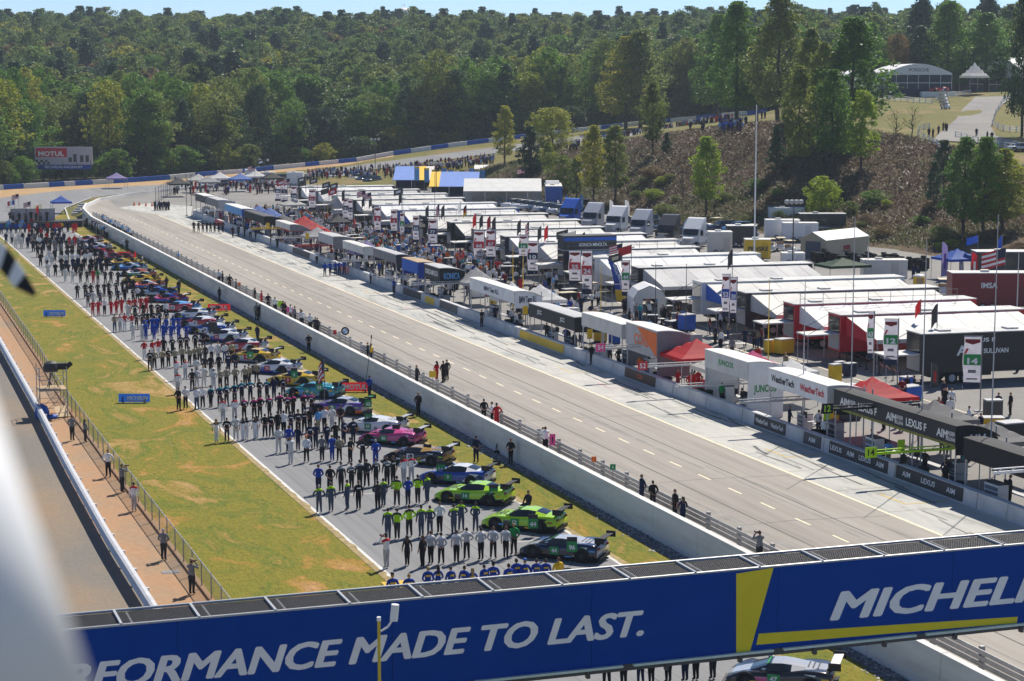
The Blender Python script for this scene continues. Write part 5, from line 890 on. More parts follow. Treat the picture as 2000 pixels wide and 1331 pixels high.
# ================================================================== FLAGS ON POLES
def flag(u, vt, vb, kind, label, z0=None, D=None, drop=False, fw=1.5, fh=.9, X=None):
    """flag on a pole; vt top pixel, vb pixel of the pole foot lying at height z0"""
    p = px(u, vb, z0); D = (p - cc) @ cf; zt = float(pxd(u, vt, D)[2]); t = thing('flag', label, 'flag', p, -PSI); H = zt - z0; b = MB(); b.tube((0, 0, 0), (0, 0, H), .035); obj('pole', b, C('grey'), t)
    if drop: fw, fh = .5, min(1.5, H * .8)
    N = 8; wv = lambda s, r: (-(s * fw) * (.92), .12 * math.sin(s * 7) * s, H - .05 - fh * r - s * fw * (.25 if not drop else 1.2 * (s)) )
    def patch(s0, s1, r0, r1, c, off=0.): b = MB(); b.grid([[(lambda q: (q[0], q[1] - off, q[2]))(wv(s0 + (s1 - s0) * i / N, r0 + (r1 - r0) * j / 2)) for j in range(3)] for i in range(N + 1)]); return b
    if kind == 'us':
        b = MB()
        for r in range(7):
            b2 = patch(0, 1, r / 7, (r + 1) / 7, 0); b.add(b2.v, b2.f, r % 2)
        c = obj('cloth', b, [C('red'), C('white')], t); obj('canton', patch(0, .4, 0, 4 / 7, 0, .012), C('navy'), c)
    elif kind in ('it', 'de', 'fr'):
        b = MB(); cs = dict(it=['green', 'white', 'red'], de=['black', 'red', 'yellow'], fr=['blue', 'white', 'red'])[kind]
        for r in range(3):
            b2 = patch(0, 1, r / 3, (r + 1) / 3, 0) if kind == 'de' else patch(r / 3, (r + 1) / 3, 0, 1, 0); b.add(b2.v, b2.f, r)
        obj('cloth', b, [C(c) for c in cs], t)
    else:
        c1, c2 = kind.split('/') if '/' in kind else (kind, None); c = obj('cloth', patch(0, 1, 0, 1, 0), mat('flagcloth_' + c1, PAL[c1][:3], var=.1, trans=.3), t)
        if c2: obj('emblem', patch(.25, .75, .3, .7, 0, .012), C(c2), c)
    return t
fl = [(498, 322, 352, 'us'), (517, 310, 354, 'charcoal/white'), (556, 350, 372, 'darkred/white'), (566, 348, 372, 'us'), (597, 344, 372, 'charcoal/white'), (620, 346, 374, 'charcoal/offwhite'), (598, 351, 376, 'charcoal'), (645, 354, 378, 'charcoal/offwhite'), (660, 356, 380, 'charcoal/white'), (643, 366, 388, 'charcoal'), (658, 367, 390, 'darkred/white'), (673, 370, 395, 'charcoal', 1), (714, 371, 395, 'us'), (725, 375, 398, 'us'), (712, 385, 402, 'charcoal', 1), (726, 386, 402, 'charcoal', 1), (785, 375, 418, 'charcoal', 1), (787, 366, 408, 'charcoal/white'), (837, 401, 425, 'charcoal', 1), (858, 398, 428, 'us', 1), (868, 400, 428, 'charcoal', 1), (900, 394, 418, 'white', 1), (911, 400, 420, 'de', 1), (930, 417, 448, 'red', 1), (943, 419, 448, 'charcoal', 1), (958, 421, 448, 'darkred', 1), (968, 423, 462, 'charcoal', 1), (1017, 429, 462, 'charcoal', 1), (1033, 433, 462, 'us', 1), (1057, 441, 468, 'charcoal', 1), (1070, 440, 470, 'red', 1), (1109, 447, 478, 'charcoal/cream'), (1124, 450, 480, 'offwhite'), (1142, 453, 482, 'us', 1), (1215, 474, 515, 'us'), (1214, 492, 520, 'charcoal/cream'), (1233, 477, 520, 'darkred'), (1430, 486, 548, 'charcoal', 1), (1798, 584, 612, 'red', 1), (1830, 592, 640, 'charcoal', 1)]
for i, a in enumerate(fl):
    kd = dict(us='small stars and stripes flag', de='black red and yellow striped flag', white='small white hanging flag').get(a[3], f'{a[3].split("/")[0].replace("charcoal", "dark").replace("darkred", "dark red")} flag' + (f' with {a[3].split("/")[1]} emblem' if '/' in a[3] else ''))
    flag(a[0], a[1], a[2] + 4, a[3], f'{kd}, {ORD[i % 10]} of the {["far end", "far third", "middle", "near"][min(i // 10, 3)]} group over the transporters', z0=5.15, drop=len(a) > 4)
flag(37, 378, 405, 'us', 'upper stars and stripes flag behind the stage', z0=0.); flag(29, 390, 412, 'fr', 'red white and blue striped flag behind the stage', z0=0.); flag(60, 393, 413, 'us', 'lower stars and stripes flag behind the stage', z0=0.); flag(76, 401, 432, 'red', 'red and white flag in front of the backdrop', z0=1.1, drop=True); flag(81, 398, 420, 'cream', 'pale flag behind the stage', z0=0.)
flag(634, 700, 790, 'us', 'stars and stripes flag held up behind the second yellow racing car', z0=0., drop=True, fw=.6, fh=1.9); flag(1962, 482, 560, 'us', 'large stars and stripes flag before the black show trailer', z0=1., fw=3., fh=2.); flag(1908, 458, 545, 'blue', 'blue flag beside the red feather flag', z0=1.); flag(1955, 458, 545, 'blue', 'blue flag behind the large stars and stripes', z0=1., drop=True); flag(1024, 328, 395, 'us', 'stars and stripes flag among the bank-foot trees', z0=1.)
for u, vt, vb, col, lab, w in [(1190, 388, 425, 'white', 'white feather banner with red lettering, left of two on the bank side', 8), (1220, 388, 425, 'white', 'white feather banner with red lettering, right of two on the bank side', 9), (1105, 378, 410, 'skyblue', 'small blue feather banner above the parked cars, left one', 4), (1134, 377, 410, 'skyblue', 'small blue feather banner above the parked cars, right one', 5), (1088, 388, 412, 'white', 'small white feather banner among the parked cars', 5), (1838, 470, 545, 'lavender', 'tall lilac banner by the barrels', 12), (1896, 490, 550, 'brightred', 'red feather flag beside the blue canopy', 12), (1873, 500, 545, 'lightgrey', 'slim grey teardrop flag beside the blue canopy', 8), (1818, 706, 760, 'charcoal', 'black banner stand with a red mark before the red transporters', 14)]:
    p = px(u, vb + 3, 1.); D = (p - cc) @ cf; k = D / FP; H = (vb - vt) * k; t = thing('feather_banner', lab, 'banner', p, -PSI); b = MB(); b.tube((0, 0, 0), (0, 0, H * 1.02), .03); obj('pole', b, C('grey'), t); b = MB(); b.add([(0.02, 0, H * .1), (w * k, .0, H * .12), (w * k * 1.1, .04, H * .55), (w * k * .9, .02, H * .9), (w * k * .35, 0, H), (.02, 0, H)], [(0, 1, 2, 3, 4, 5)]); obj('cloth', b, mat('fcloth_' + col, PAL[col][:3], trans=.3), t); b = MB(); b.box(w * k * .35, w * k * .7, -.03, -.015, H * .3, H * .7); obj('print', b, C('red' if col in ('white', 'charcoal') else 'white' if col != 'lavender' else 'purple'), t)
# ================================================================== POLES, MASTS, BOOMS
def mast(u, vt, X, label, col='lightgrey', r=.05, zb=1., lean=0., name='antenna_pole'):
    q = pxx(u, vt, X); t = thing(name, label, 'pole', (X, q[1], zb)); b = MB(); H = float(q[2] - zb); b.tube((0, 0, 0), (lean * .5, 0, H * .5), r, r * .8); b.tube((lean * .5, 0, H * .5), (lean, 0, H), r * .8, r * .45); obj('pole', b, C(col), t); b = MB(); b.box(-.2, .2, -.2, .2, 0, .12); obj('foot', b, C('darkgrey'), t)
MA = [(1670, 425, 63, 'lightgrey', 'white stand lettered red'), (1810, 470, 63, 'lightgrey', 'long black stand, left one'), (1950, 420, 64, 'lightgrey', 'long black stand, right one'), (1573, 545, 63, 'lightgrey', 'green-lettered stand'), (1503, 545, 66, 'yellow', 'green-lettered stand, yellow'), (1341, 515, 66, 'darkgrey', 'grey stand'), (1281, 510, 66, 'darkgrey', 'charcoal stand'), (1174, 518, 66, 'yellow', 'brown canopy, yellow'), (1002, 478, 65, 'yellow', 'long white stand, yellow left one'), (1022, 485, 66, 'yellow', 'long white stand, yellow right one'), (1078, 520, 65, 'lightgrey', 'long white stand, grey'), (822, 440, 64, 'lightgrey', 'round-mark stand'), (783, 440, 66, 'lightgrey', 'bright blue stand'), (671, 395, 64, 'lightgrey', 'lattice-front stand'), (662, 400, 65, 'lightgrey', 'grey gabled stand'), (603, 420, 66, 'yellow', 'far red canopy, yellow'), (570, 425, 64, 'lightgrey', 'far red canopy, grey'), (427, 352, 64, 'lightgrey', 'far light blue stand'), (372, 320, 66, 'darkgrey', 'last grey stand, dark'), (362, 290, 60.5, 'darkgrey', 'far end of the pit wall'), (640, 398, 74, 'yellow', 'far number banners, yellow'), (849, 340, 80, 'darkgrey', 'transporters, tall dark')]
for u, vt, X, col, lab in MA: mast(u, vt, X, f'slender {dict(lightgrey="grey").get(col, col)} pole rising by the {lab}', col)
mast(1478, 205, 104, 'very tall white pole in front of the bank', 'white', .11, name='flag_pole'); mast(1697, 455, 118, 'thin grey pole beside the tan shed', 'offwhite', .08); mast(1990, 495, 108, 'thin pole at the right edge by the black show trailer', 'offwhite', .08)
def boom(u, v, col, label, sign=None, L=6.5, X=58.6):
    q = pxx(u, v, X); z = max(float(q[2]), 2.6); t = thing('refuelling_boom', label, 'boom', (X + L + .2, q[1], 1.)); b = MB(); b.tube((0, 0, 0), (0, 0, z - .9), .07); obj('upright', b, C('grey'), t); b = MB(); b.box(-L - .2, 0, -.07, .07, z - 1.06, z - .92); b.box(-L - .2, 0, -.05, .05, z - .8, z - .74); obj('arm', b, C(col), t)
    b = MB()
    for k in range(8): b.tube((-L + k * L / 8, 0, z - .95), (-L + (k + .5) * L / 8, 0, z - .77), .02)
    obj('bracing', b, C(col), t); b = MB(); b.tube((-.2, 0, z - 1.1), (-.5, .1, .4), .04); b.tube((-.5, .1, .4), (-1.2, .2, .15), .04); obj('hose', b, C('black'), t)
    if sign: b = MB(); b.box(-L - .5, -L + .3, -.1, -.07, z - 1.2, z - .55); o = obj('sign', b, C(sign[1]), t); letters(o, sign[0], (-L - .1, -.102, z - .87), (1, 0, 0), (0, 0, 1), .4, C(sign[2]))
for a in [(1697, 888, 'lime', 'lime green boom over the wall by the long black stand', ('14', 'lime', 'black')), (1612, 802, 'black', 'black boom with lime number by the white stand', ('12', 'black', 'lime')), (1443, 788, 'lightgrey', 'pale bare boom by the green-lettered stand'), (1320, 757, 'offwhite', 'pale green-edged boom by the red canopy'), (1252, 718, 'offwhite', 'boom with a small red sign by the grey stand', ('52', 'brightred', 'white')), (1170, 682, 'offwhite', 'boom with a pink sign by the off-white stand', ('54', 'hotpink', 'white')), (1940, 925, 'white', 'white boom at the right edge of the picture'), (735, 545, 'offwhite', 'pale boom by the grey gabled stand'), (800, 557, 'lightgrey', 'grey boom by the round-mark stand'), (660, 512, 'lightgrey', 'grey boom by the lattice-front stand'), (575, 482, 'red', 'red boom by the far pale grey stand'), (530, 466, 'offwhite', 'pale boom by the far red canopy'), (490, 448, 'yellow', 'yellow boom by the far black stand'), (400, 412, 'white', 'white boom by the far light blue stand')]: boom(*a)
for u, vt, col, txt, X, lab in [(1760, 862, 'lime', '', 62.6, 'lime paddle sign on a pole in the long black stand'), (1615, 800, 'lime', '12', 62.3, 'lime tilted number sign between white and black stands'), (1152, 645, 'yellow', '', 62.3, 'yellow paddle sign by the three-letter stand'), (1026, 600, 'yellow', '', 62.3, 'yellow paddle sign by the white canopy'), (600, 457, 'yellow', '', 62.3, 'yellow sign in the far pale grey stand'), (548, 470, 'yellow', '', 62.2, 'yellow sign by the far sloping stand'), (523, 437, 'yellow', '', 62.2, 'yellow square sign by the far black stand')]:
    q = pxx(u, vt, X); t = thing('pit_sign', lab, 'sign', (X, q[1], 1.)); H = float(q[2] - 1); b = MB(); b.tube((0, 0, 0), (0, 0, H), .03); obj('pole', b, C('grey'), t); b = MB(); b.box(-.25, .25, -.04, -.01, H - .7, H + .1); o = obj('panel', b, C(col), t); b = MB(); b.box(-.26, .26, -.045, -.005, H - .75, H - .7); obj('edge', b, C('black'), o)
# ================================================================== CARS
SH = {}
def loft(st, mir=True):
    """st: stations [(x, [(y, z), ...half section from the keel outwards to the top])]"""
    P = []
    for x, h in st: P.append([(x, -y, z) for y, z in h[::-1]] + [(x, y, z) for y, z in h[1:]]) if h[0][0] == 0 else P.append([(x, -y, z) for y, z in h[::-1]] + [(x, y, z) for y, z in h])
    return P
def body_mesh(st, bands):
    """closed body; bands(x, y, z, n) -> material index"""
    secs = []
    for x, w, zb, zs, zt in st:
        half = [(w * .9, zb), (w * .985, zb + .05), (w, zb + (zs - zb) * .35), (w * .99, zb + (zs - zb) * .72), (w * .93, zs - .01), (w * .8, zs + (zt - zs) * .55), (w * .42, zt), (0, zt + .012)]
        secs.append([(x, y, z) for y, z in half] + [(x, -y, z) for y, z in half[-2::-1]])
    n = len(secs[0]); V = [p for s in secs for p in s]; Fc = []
    for i in range(len(secs) - 1):
        for j in range(n):
            k = (j + 1) % n; Fc.append((i * n + j, i * n + k, (i + 1) * n + k, (i + 1) * n + j))
    Fc += [tuple(range(n))[::-1], tuple((len(secs) - 1) * n + j for j in range(n))]
    b = MB(); b.v = V; b.f = Fc; b.m = [bands(sum(V[i][0] for i in f) / len(f), sum(V[i][1] for i in f) / len(f), sum(V[i][2] for i in f) / len(f)) for f in Fc]
    me = b.mesh('body', True); return me
def house(gs):
    """greenhouse stations (x, wb, zb, wt, zt) -> roof / windscreen / side windows / rear window meshes; kinds per interval"""
    st, kinds = gs; out = dict(roof=MB(), windscreen=MB(), rear_window=MB(), side_window=[MB(), MB()])
    for i in range(len(st) - 1):
        (x0, b0, c0, t0, z0), (x1, b1, c1, t1, z1) = st[i], st[i + 1]; top, side = kinds[i]
        A = [(x0, t0, z0 - .02), (x0, t0 * .5, z0), (x0, -t0 * .5, z0), (x0, -t0, z0 - .02)]; B = [(x1, t1, z1 - .02), (x1, t1 * .5, z1), (x1, -t1 * .5, z1), (x1, -t1, z1 - .02)]
        for j in range(3): out[top].quad(A[j], B[j], B[j + 1], A[j + 1])
        for s in (1, -1):
            q = [(x0, s * b0, c0), (x1, s * b1, c1), (x1, s * t1, z1 - .02), (x0, s * t0, z0 - .02)]
            tgt = out['roof'] if side == 'roof' else out['side_window'][0 if s > 0 else 1]
            tgt.quad(*(q if s < 0 else q[::-1]))
    return out
GT_F = [(2.34, .70, .14, .36, .40), (2.22, .86, .1, .46, .5), (1.95, .96, .09, .6, .62), (1.62, 1.0, .09, .74, .71), (1.3, 1.01, .09, .8, .76), (.9, .98, .09, .79, .82), (.4, .965, .09, .80, .85), (-.3, .965, .09, .84, .87), (-.85, .98, .09, .9, .9), (-1.3, 1.02, .1, .97, .96), (-1.7, 1.02, .12, .98, .98), (-2.05, .99, .2, .96, .98), (-2.26, .93, .3, .9, .94)]
GT_M = [(2.3, .62, .14, .3, .34), (2.2, .84, .1, .42, .44), (1.9, .97, .09, .6, .56), (1.55, 1.02, .09, .76, .66), (1.2, 1.01, .09, .78, .74), (.7, .97, .09, .76, .8), (0, .965, .09, .8, .84), (-.6, .99, .09, .9, .9), (-1.05, 1.02, .09, .98, .96), (-1.5, 1.04, .1, .99, .97), (-1.9, 1.02, .16, .95, .95), (-2.2, .96, .28, .88, .9)]
DPI = [(2.42, .6, .08, .2, .24), (2.3, .9, .07, .34, .3), (2.0, .96, .07, .58, .42), (1.6, .98, .07, .72, .5), (1.2, .96, .07, .62, .55), (.7, .92, .07, .48, .58), (0, .92, .07, .5, .62), (-.7, .94, .07, .6, .68), (-1.2, .97, .07, .8, .72), (-1.7, .97, .08, .82, .72), (-2.1, .95, .16, .72, .66), (-2.3, .92, .26, .62, .6)]
SUV = [(2.35, .78, .35, .75, .8), (2.25, .9, .3, .9, .95), (1.5, .95, .28, 1.02, 1.08), (.9, .96, .28, 1.05, 1.12), (-.5, .96, .28, 1.08, 1.1), (-1.8, .96, .28, 1.1, 1.12), (-2.3, .94, .32, 1.08, 1.1), (-2.4, .88, .4, 1.0, 1.02)]
SEDAN = [(2.3, .72, .3, .6, .64), (2.2, .86, .25, .72, .76), (1.4, .9, .22, .84, .88), (.9, .91, .22, .88, .92), (-.9, .91, .22, .92, .94), (-1.6, .9, .22, .94, .96), (-2.2, .86, .26, .9, .92), (-2.3, .78, .32, .8, .84)]
PICK = [(2.7, .82, .4, .85, .9), (2.6, .94, .35, 1.0, 1.05), (1.7, .98, .33, 1.1, 1.16), (.9, .98, .33, 1.12, 1.18), (-.7, .98, .33, 1.12, 1.15), (-2.5, .98, .33, 1.1, 1.12), (-2.7, .96, .4, 1.08, 1.1)]
W_, R_, B_, S_ = 'windscreen', 'roof', 'rear_window', 'side_window'
HS = dict(GT_F=([(.8, .84, .83, .7, .85), (.02, .86, .85, .56, 1.2), (-.5, .86, .87, .57, 1.23), (-.95, .86, .9, .55, 1.18), (-1.55, .84, .95, .5, 1.03), (-2.0, .7, .96, .44, .98)], [(W_, S_), (R_, S_), (R_, S_), (B_, R_), (R_, R_)]),
  GT_M=([(1.25, .82, .74, .68, .77), (.35, .86, .81, .54, 1.1), (-.1, .86, .84, .55, 1.13), (-.5, .86, .88, .53, 1.1), (-1.1, .82, .94, .48, 1.03), (-1.95, .66, .93, .4, .93)], [(W_, S_), (R_, S_), (R_, S_), (R_, R_), (R_, R_)]),
  DPI=([(.85, .62, .52, .46, .56), (.25, .6, .55, .36, .98), (-.15, .58, .58, .36, 1.05), (-.6, .55, .62, .32, 1.0), (-1.3, .45, .68, .22, .84), (-2., .3, .68, .12, .7)], [(W_, S_), (R_, S_), (R_, S_), (R_, R_), (R_, R_)]),
  SUV=([(1.15, .86, 1.05, .74, 1.1), (.45, .88, 1.08, .7, 1.72), (-.6, .88, 1.08, .72, 1.78), (-1.9, .88, 1.1, .7, 1.74), (-2.3, .84, 1.08, .66, 1.3)], [(W_, S_), (R_, S_), (R_, S_), (B_, R_)]),
  SEDAN=([(1.0, .82, .9, .7, .94), (.25, .84, .9, .6, 1.4), (-.8, .84, .92, .6, 1.42), (-1.6, .82, .95, .6, .98)], [(W_, S_), (R_, S_), (B_, S_)]),
  PICK=([(1.1, .88, 1.12, .74, 1.16), (.5, .9, 1.12, .7, 1.84), (-.9, .9, 1.14, .72, 1.86), (-1.2, .88, 1.14, .72, 1.2)], [(W_, S_), (R_, S_), (B_, R_)]))
ST = dict(GT_F=GT_F, GT_M=GT_M, DPI=DPI, SUV=SUV, SEDAN=SEDAN, PICK=PICK)
def bands_race(x, y, z):
    if z < .2: return 2
    if abs(y) > .8 and z < .48 and x < 1.0: return 1
    if abs(y) < .35 and z > .3: return 3
    return 0
def wmeshes(r, w):
    k = ('wh', r, w)
    if k not in SH:
        b = MB(); prof = [(r * .62, -w / 2), (r * .96, -w / 2), (r, -w * .35), (r, w * .35), (r * .96, w / 2), (r * .62, w / 2)]; b.lathe(prof, 20, axis='y'); ty = b.mesh('tyre', True); ty.materials.append(C('rubber')); b = MB(); b.tube((0, -w * .46, 0), (0, w * .46, 0), r * .62, n=20); b.tube((0, -w * .5, 0), (0, w * .5, 0), r * .14, n=8)
        for q in range(10): a = q * .6283; b.tube((0, -w * .49, 0), (r * .6 * math.cos(a), -w * .47, r * .6 * math.sin(a)), .02, n=4); b.tube((0, w * .49, 0), (r * .6 * math.cos(a), w * .47, r * .6 * math.sin(a)), .02, n=4)
        ri = b.mesh('rim', True); ri.materials.append(C('darkgrey')); SH[k] = (ty, ri)
    return SH[k]
def car(kind, label, cols, loc, rot, number=None, ncol='white', cat='racing car', name='racing_car', group=None, race=True, wing='black', rim='darkgrey', glass=None, sponsor=None):
    if kind not in SH:
        bm_ = body_mesh(ST[kind], bands_race if race else (lambda x, y, z: 2 if z < .42 else 0)); h = house(HS[kind]); d = dict(body=bm_, roof=h['roof'].mesh('roof', True), windscreen=h['windscreen'].mesh('windscreen', True), sl=h['side_window'][0].mesh('side_window'), sr=h['side_window'][1].mesh('side_window'))
        if h['rear_window'].v: d['rear_window'] = h['rear_window'].mesh('rear_window', True)
        SH[kind] = d
        for kk, nmat in (('body', 4), ('roof', 1), ('windscreen', 1), ('sl', 1), ('sr', 1), ('rear_window', 1)):
            if kk in d:
                for _ in range(nmat): d[kk].materials.append(C('grey'))
        zb = dict(GT_F=.92, GT_M=.9, DPI=.7).get(kind, .8)
        if race:
            b = MB(); wz = dict(GT_F=1.3, GT_M=1.28, DPI=1.05)[kind]; b.hexa([(-2.5, -.94, wz), (-2.1, -.94, wz - .05), (-2.1, .94, wz - .05), (-2.5, .94, wz), (-2.5, -.94, wz + .03), (-2.1, -.94, wz), (-2.1, .94, wz), (-2.5, .94, wz + .03)]); d['wing'] = b.mesh('rear_wing'); b = MB()
            b.box(-2.58, -2.05, -.015, .015, wz - .2, wz + .12)
            d['ends'] = b.mesh('wing_end_plate'); b = MB()
            b.hexa([(-2.1, -.015, zb - .1), (-1.8, -.015, zb - .1), (-1.8, .015, zb - .1), (-2.1, .015, zb - .1), (-2.4, -.015, wz), (-2.2, -.015, wz), (-2.2, .015, wz), (-2.4, .015, wz)])
            d['up'] = b.mesh('wing_upright'); b = MB(); b.hexa([(1.9, -.95, .05), (2.5, -.8, .05), (2.5, .8, .05), (1.9, .95, .05), (1.9, -.95, .09), (2.48, -.8, .09), (2.48, .8, .09), (1.9, .95, .09)]); d['splitter'] = b.mesh('splitter'); b = MB(); b.hexa([(-2.3, -.85, .12), (-1.8, -.85, .06), (-1.8, .85, .06), (-2.3, .85, .12), (-2.36, -.85, .34), (-1.8, -.85, .2), (-1.8, .85, .2), (-2.36, .85, .34)]); d['diffuser'] = b.mesh('diffuser')
            if kind == 'DPI': b = MB(); b.add([(-.3, y, z) if k == 0 else (-2.2, y, z) for k in (0, 1) for y in (-.012, .012) for z in ((.9, 1.03) if k == 0 else (.6, 1.06))], [(0, 1, 5, 4), (2, 6, 7, 3), (1, 3, 7, 5), (0, 4, 6, 2), (4, 5, 7, 6), (0, 2, 3, 1)]); d['fin'] = b.mesh('shark_fin')
        fx = ST[kind][1][0]; b = MB()
        zh = (ST[kind][1][2] + ST[kind][1][3]) / 2 + .1; w1 = ST[kind][1][1]
        d['hl'] = (fx, w1, zh); d['tl'] = (ST[kind][-1][0], ST[kind][-1][1], ST[kind][-1][3] - .12)
        b = MB(); b.hexa([(-.16, -.09, -.07), (.1, -.12, -.08), (.1, .12, -.08), (-.16, .15, -.07), (-.22, -.09, .07), (-.1, -.12, .08), (-.1, .1, .08), (-.22, .13, .07)]); d['lamp'] = b.mesh('headlight'); b = MB(); b.box(-.03, .05, -.16, .16, -.06, .06); d['tlamp'] = b.mesh('tail_light'); b = MB(); b.box(-.09, .07, -.1, .1, -.05, .07); d['mirror'] = b.mesh('mirror')
        r = .35 if race else .37; d['ar'] = MB().tube((0, -.012, 0), (0, .012, 0), r + .07, n=20).mesh('wheel_arch')
        for kk in ('wing', 'ends', 'up', 'splitter', 'diffuser', 'fin', 'lamp', 'tlamp', 'mirror', 'ar'):
            if kk in d: d[kk].materials.append(C('black'))
    d = SH[kind]; t = thing(name, label, cat, loc, rot, group)
    P = [mat('carpaint_' + c, PAL[c][:3], rough=.22, var=.03, spec=.5, coat=.6) for c in cols]; P += [P[-1]] * (3 - len(P))
    bo = obj('body', d['body'], [P[0], P[1], C('black'), P[2]], t); obj('roof', d['roof'], P[2] if race else P[0], t); gl = C(glass) if glass else glass_mat(); obj('windscreen', d['windscreen'], gl, t); obj('side_window', d['sl'], glass_mat(), t); obj('side_window', d['sr'], glass_mat(), t)
    if 'rear_window' in d: obj('rear_window', d['rear_window'], glass_mat(), t)
    if race:
        wg = obj('rear_wing', d['wing'], C(wing), t); [obj('end_plate', d['ends'], C('black'), wg, (0, q * .95, 0)) for q in (-1, 1)]; [obj('upright', d['up'], C('black'), wg, (0, q * .4, 0)) for q in (-1, 1)]; obj('splitter', d['splitter'], C('black'), t); obj('diffuser', d['diffuser'], C('black'), t)
        if 'fin' in d: obj('shark_fin', d['fin'], P[0], t)
    fx, w1, zh = d['hl']; tx, tw, tz = d['tl']
    for s in (1, -1):
        obj('headlight', d['lamp'], C('silver'), t, (fx - .02, s * (w1 - .14), zh)); obj('tail_light', d['tlamp'], C('darkred'), t, (tx - .01, s * (tw - .25), tz)); mx = .62 if kind != 'DPI' else .3
        obj('mirror', d['mirror'], P[0], t, (mx + (.25 if kind in ('SUV', 'PICK') else 0), s * (1.0 if kind != 'DPI' else .75), dict(GT_F=.92, GT_M=.88, DPI=.72, SUV=1.15, PICK=1.2, SEDAN=1.0)[kind]))
    r, w = (.35, .3) if race else (.37, .24); ax = [1.36, -1.36] if kind != 'PICK' else [1.7, -1.6]; ty, ri = wmeshes(r, w)
    for x in ax:
        yw = next(q[1] for q in sorted(ST[kind], key=lambda q: abs(q[0] - x)))
        for s in (1, -1):
            obj('wheel_arch', d['ar'], C('black'), t, (x, s * (yw + .002), r)); o = obj('wheel', ty, C('rubber'), t, (x, s * (yw - w / 2 + .03), r)); obj('rim', ri, C(rim), o)
    if number:
        dy = next(q[1] for q in sorted(ST[kind], key=lambda q: abs(q[0] + .1))) + .006; nx = .2 if kind != 'DPI' else -.9
        for s in (1, -1): b = MB(); b.box(nx - .26, nx + .26, s * dy - .004, s * dy + .004, .3 if kind != 'DPI' else .28, .72 if kind != 'DPI' else .56); o = obj('number_panel', b, C(ncol), t); letters(o, number, (nx, s * (dy + .004), .52 if kind != 'DPI' else .42), (-s, 0, 0), (0, 0, 1), .24, C('black' if ncol in ('white', 'yellow') else 'lettering'), bold=.04)
        if sponsor: letters(t, sponsor[0], (-.75, dy + .012, .42), (-1, 0, 0), (0, 0, 1), .2, C(sponsor[1]), width=.9, bold=.03)
    if race:
        gd = random.Random(label); dy = 1.045 if kind != 'DPI' else .985; cs = [c for c in ('white', 'yellow', 'brightred', 'black', 'skyblue', 'lime') if c not in cols[:1]]
        for s in (1, -1):
            if kind != 'DPI':
                x0 = gd.uniform(-.75, -.35); b = MB(); b.add([(x0, s * (dy - .06), .3), (x0 - .5, s * (dy - .01), .3), (x0 - 1.0 - gd.uniform(0, .2), s * (dy - .02), .84), (x0 - .55, s * (dy - .06), .84)], [(0, 1, 2, 3)]); obj('flash', b, C('black' if cols[0] in ('white', 'yellow', 'silver', 'lime', 'skyblue') else 'white'), t)
            for q in range(3): x0 = [-.55, 1.02, -1.95][q] + gd.uniform(-.05, .05); z0 = [.24, .3, .62][q]; b = MB(); b.box(x0 - .16, x0 + .16, s * dy - .006 - .004, s * dy + .006, z0, z0 + gd.uniform(.06, .12)); obj('decal', b, C(gd.choice(cs)), t)
        b = MB(); x0, z0 = dict(GT_F=(.12, 1.165), GT_M=(.46, 1.065), DPI=(.33, .93))[kind]; b.hexa([(x0, -.5, z0), (x0 + .1, -.52, z0 - .045), (x0 + .1, .52, z0 - .045), (x0, .5, z0), (x0, -.5, z0 + .02), (x0 + .1, -.52, z0 - .025), (x0 + .1, .52, z0 - .025), (x0, .5, z0 + .02)]); obj('visor_strip', b, C('green' if number and ncol == 'green' else 'brightred'), t)
        if kind != 'DPI':
            for k in range(3): x0 = 1.05 + k * .22 if kind == 'GT_F' else -1.2 - k * .2; b = MB(); b.box(x0, x0 + .06, -.42, .42, .86 if kind == 'GT_F' else 1.02 - k * .02, (.88 if kind == 'GT_F' else 1.035 - k * .02)); o = obj('louvre', b, C('black'), t); o.location.z = -.05 if kind == 'GT_F' else -.005
    return t
HD = math.atan2(.652, -.758); fwd = np.array([math.cos(HD), math.sin(HD), 0]); lft = np.array([-math.sin(HD), math.cos(HD), 0])
def at_front(u, v): return px(u, v) - fwd * 1.36 - lft * .95
def at_rear(u, v): return px(u, v) + fwd * 1.36 - lft * .95
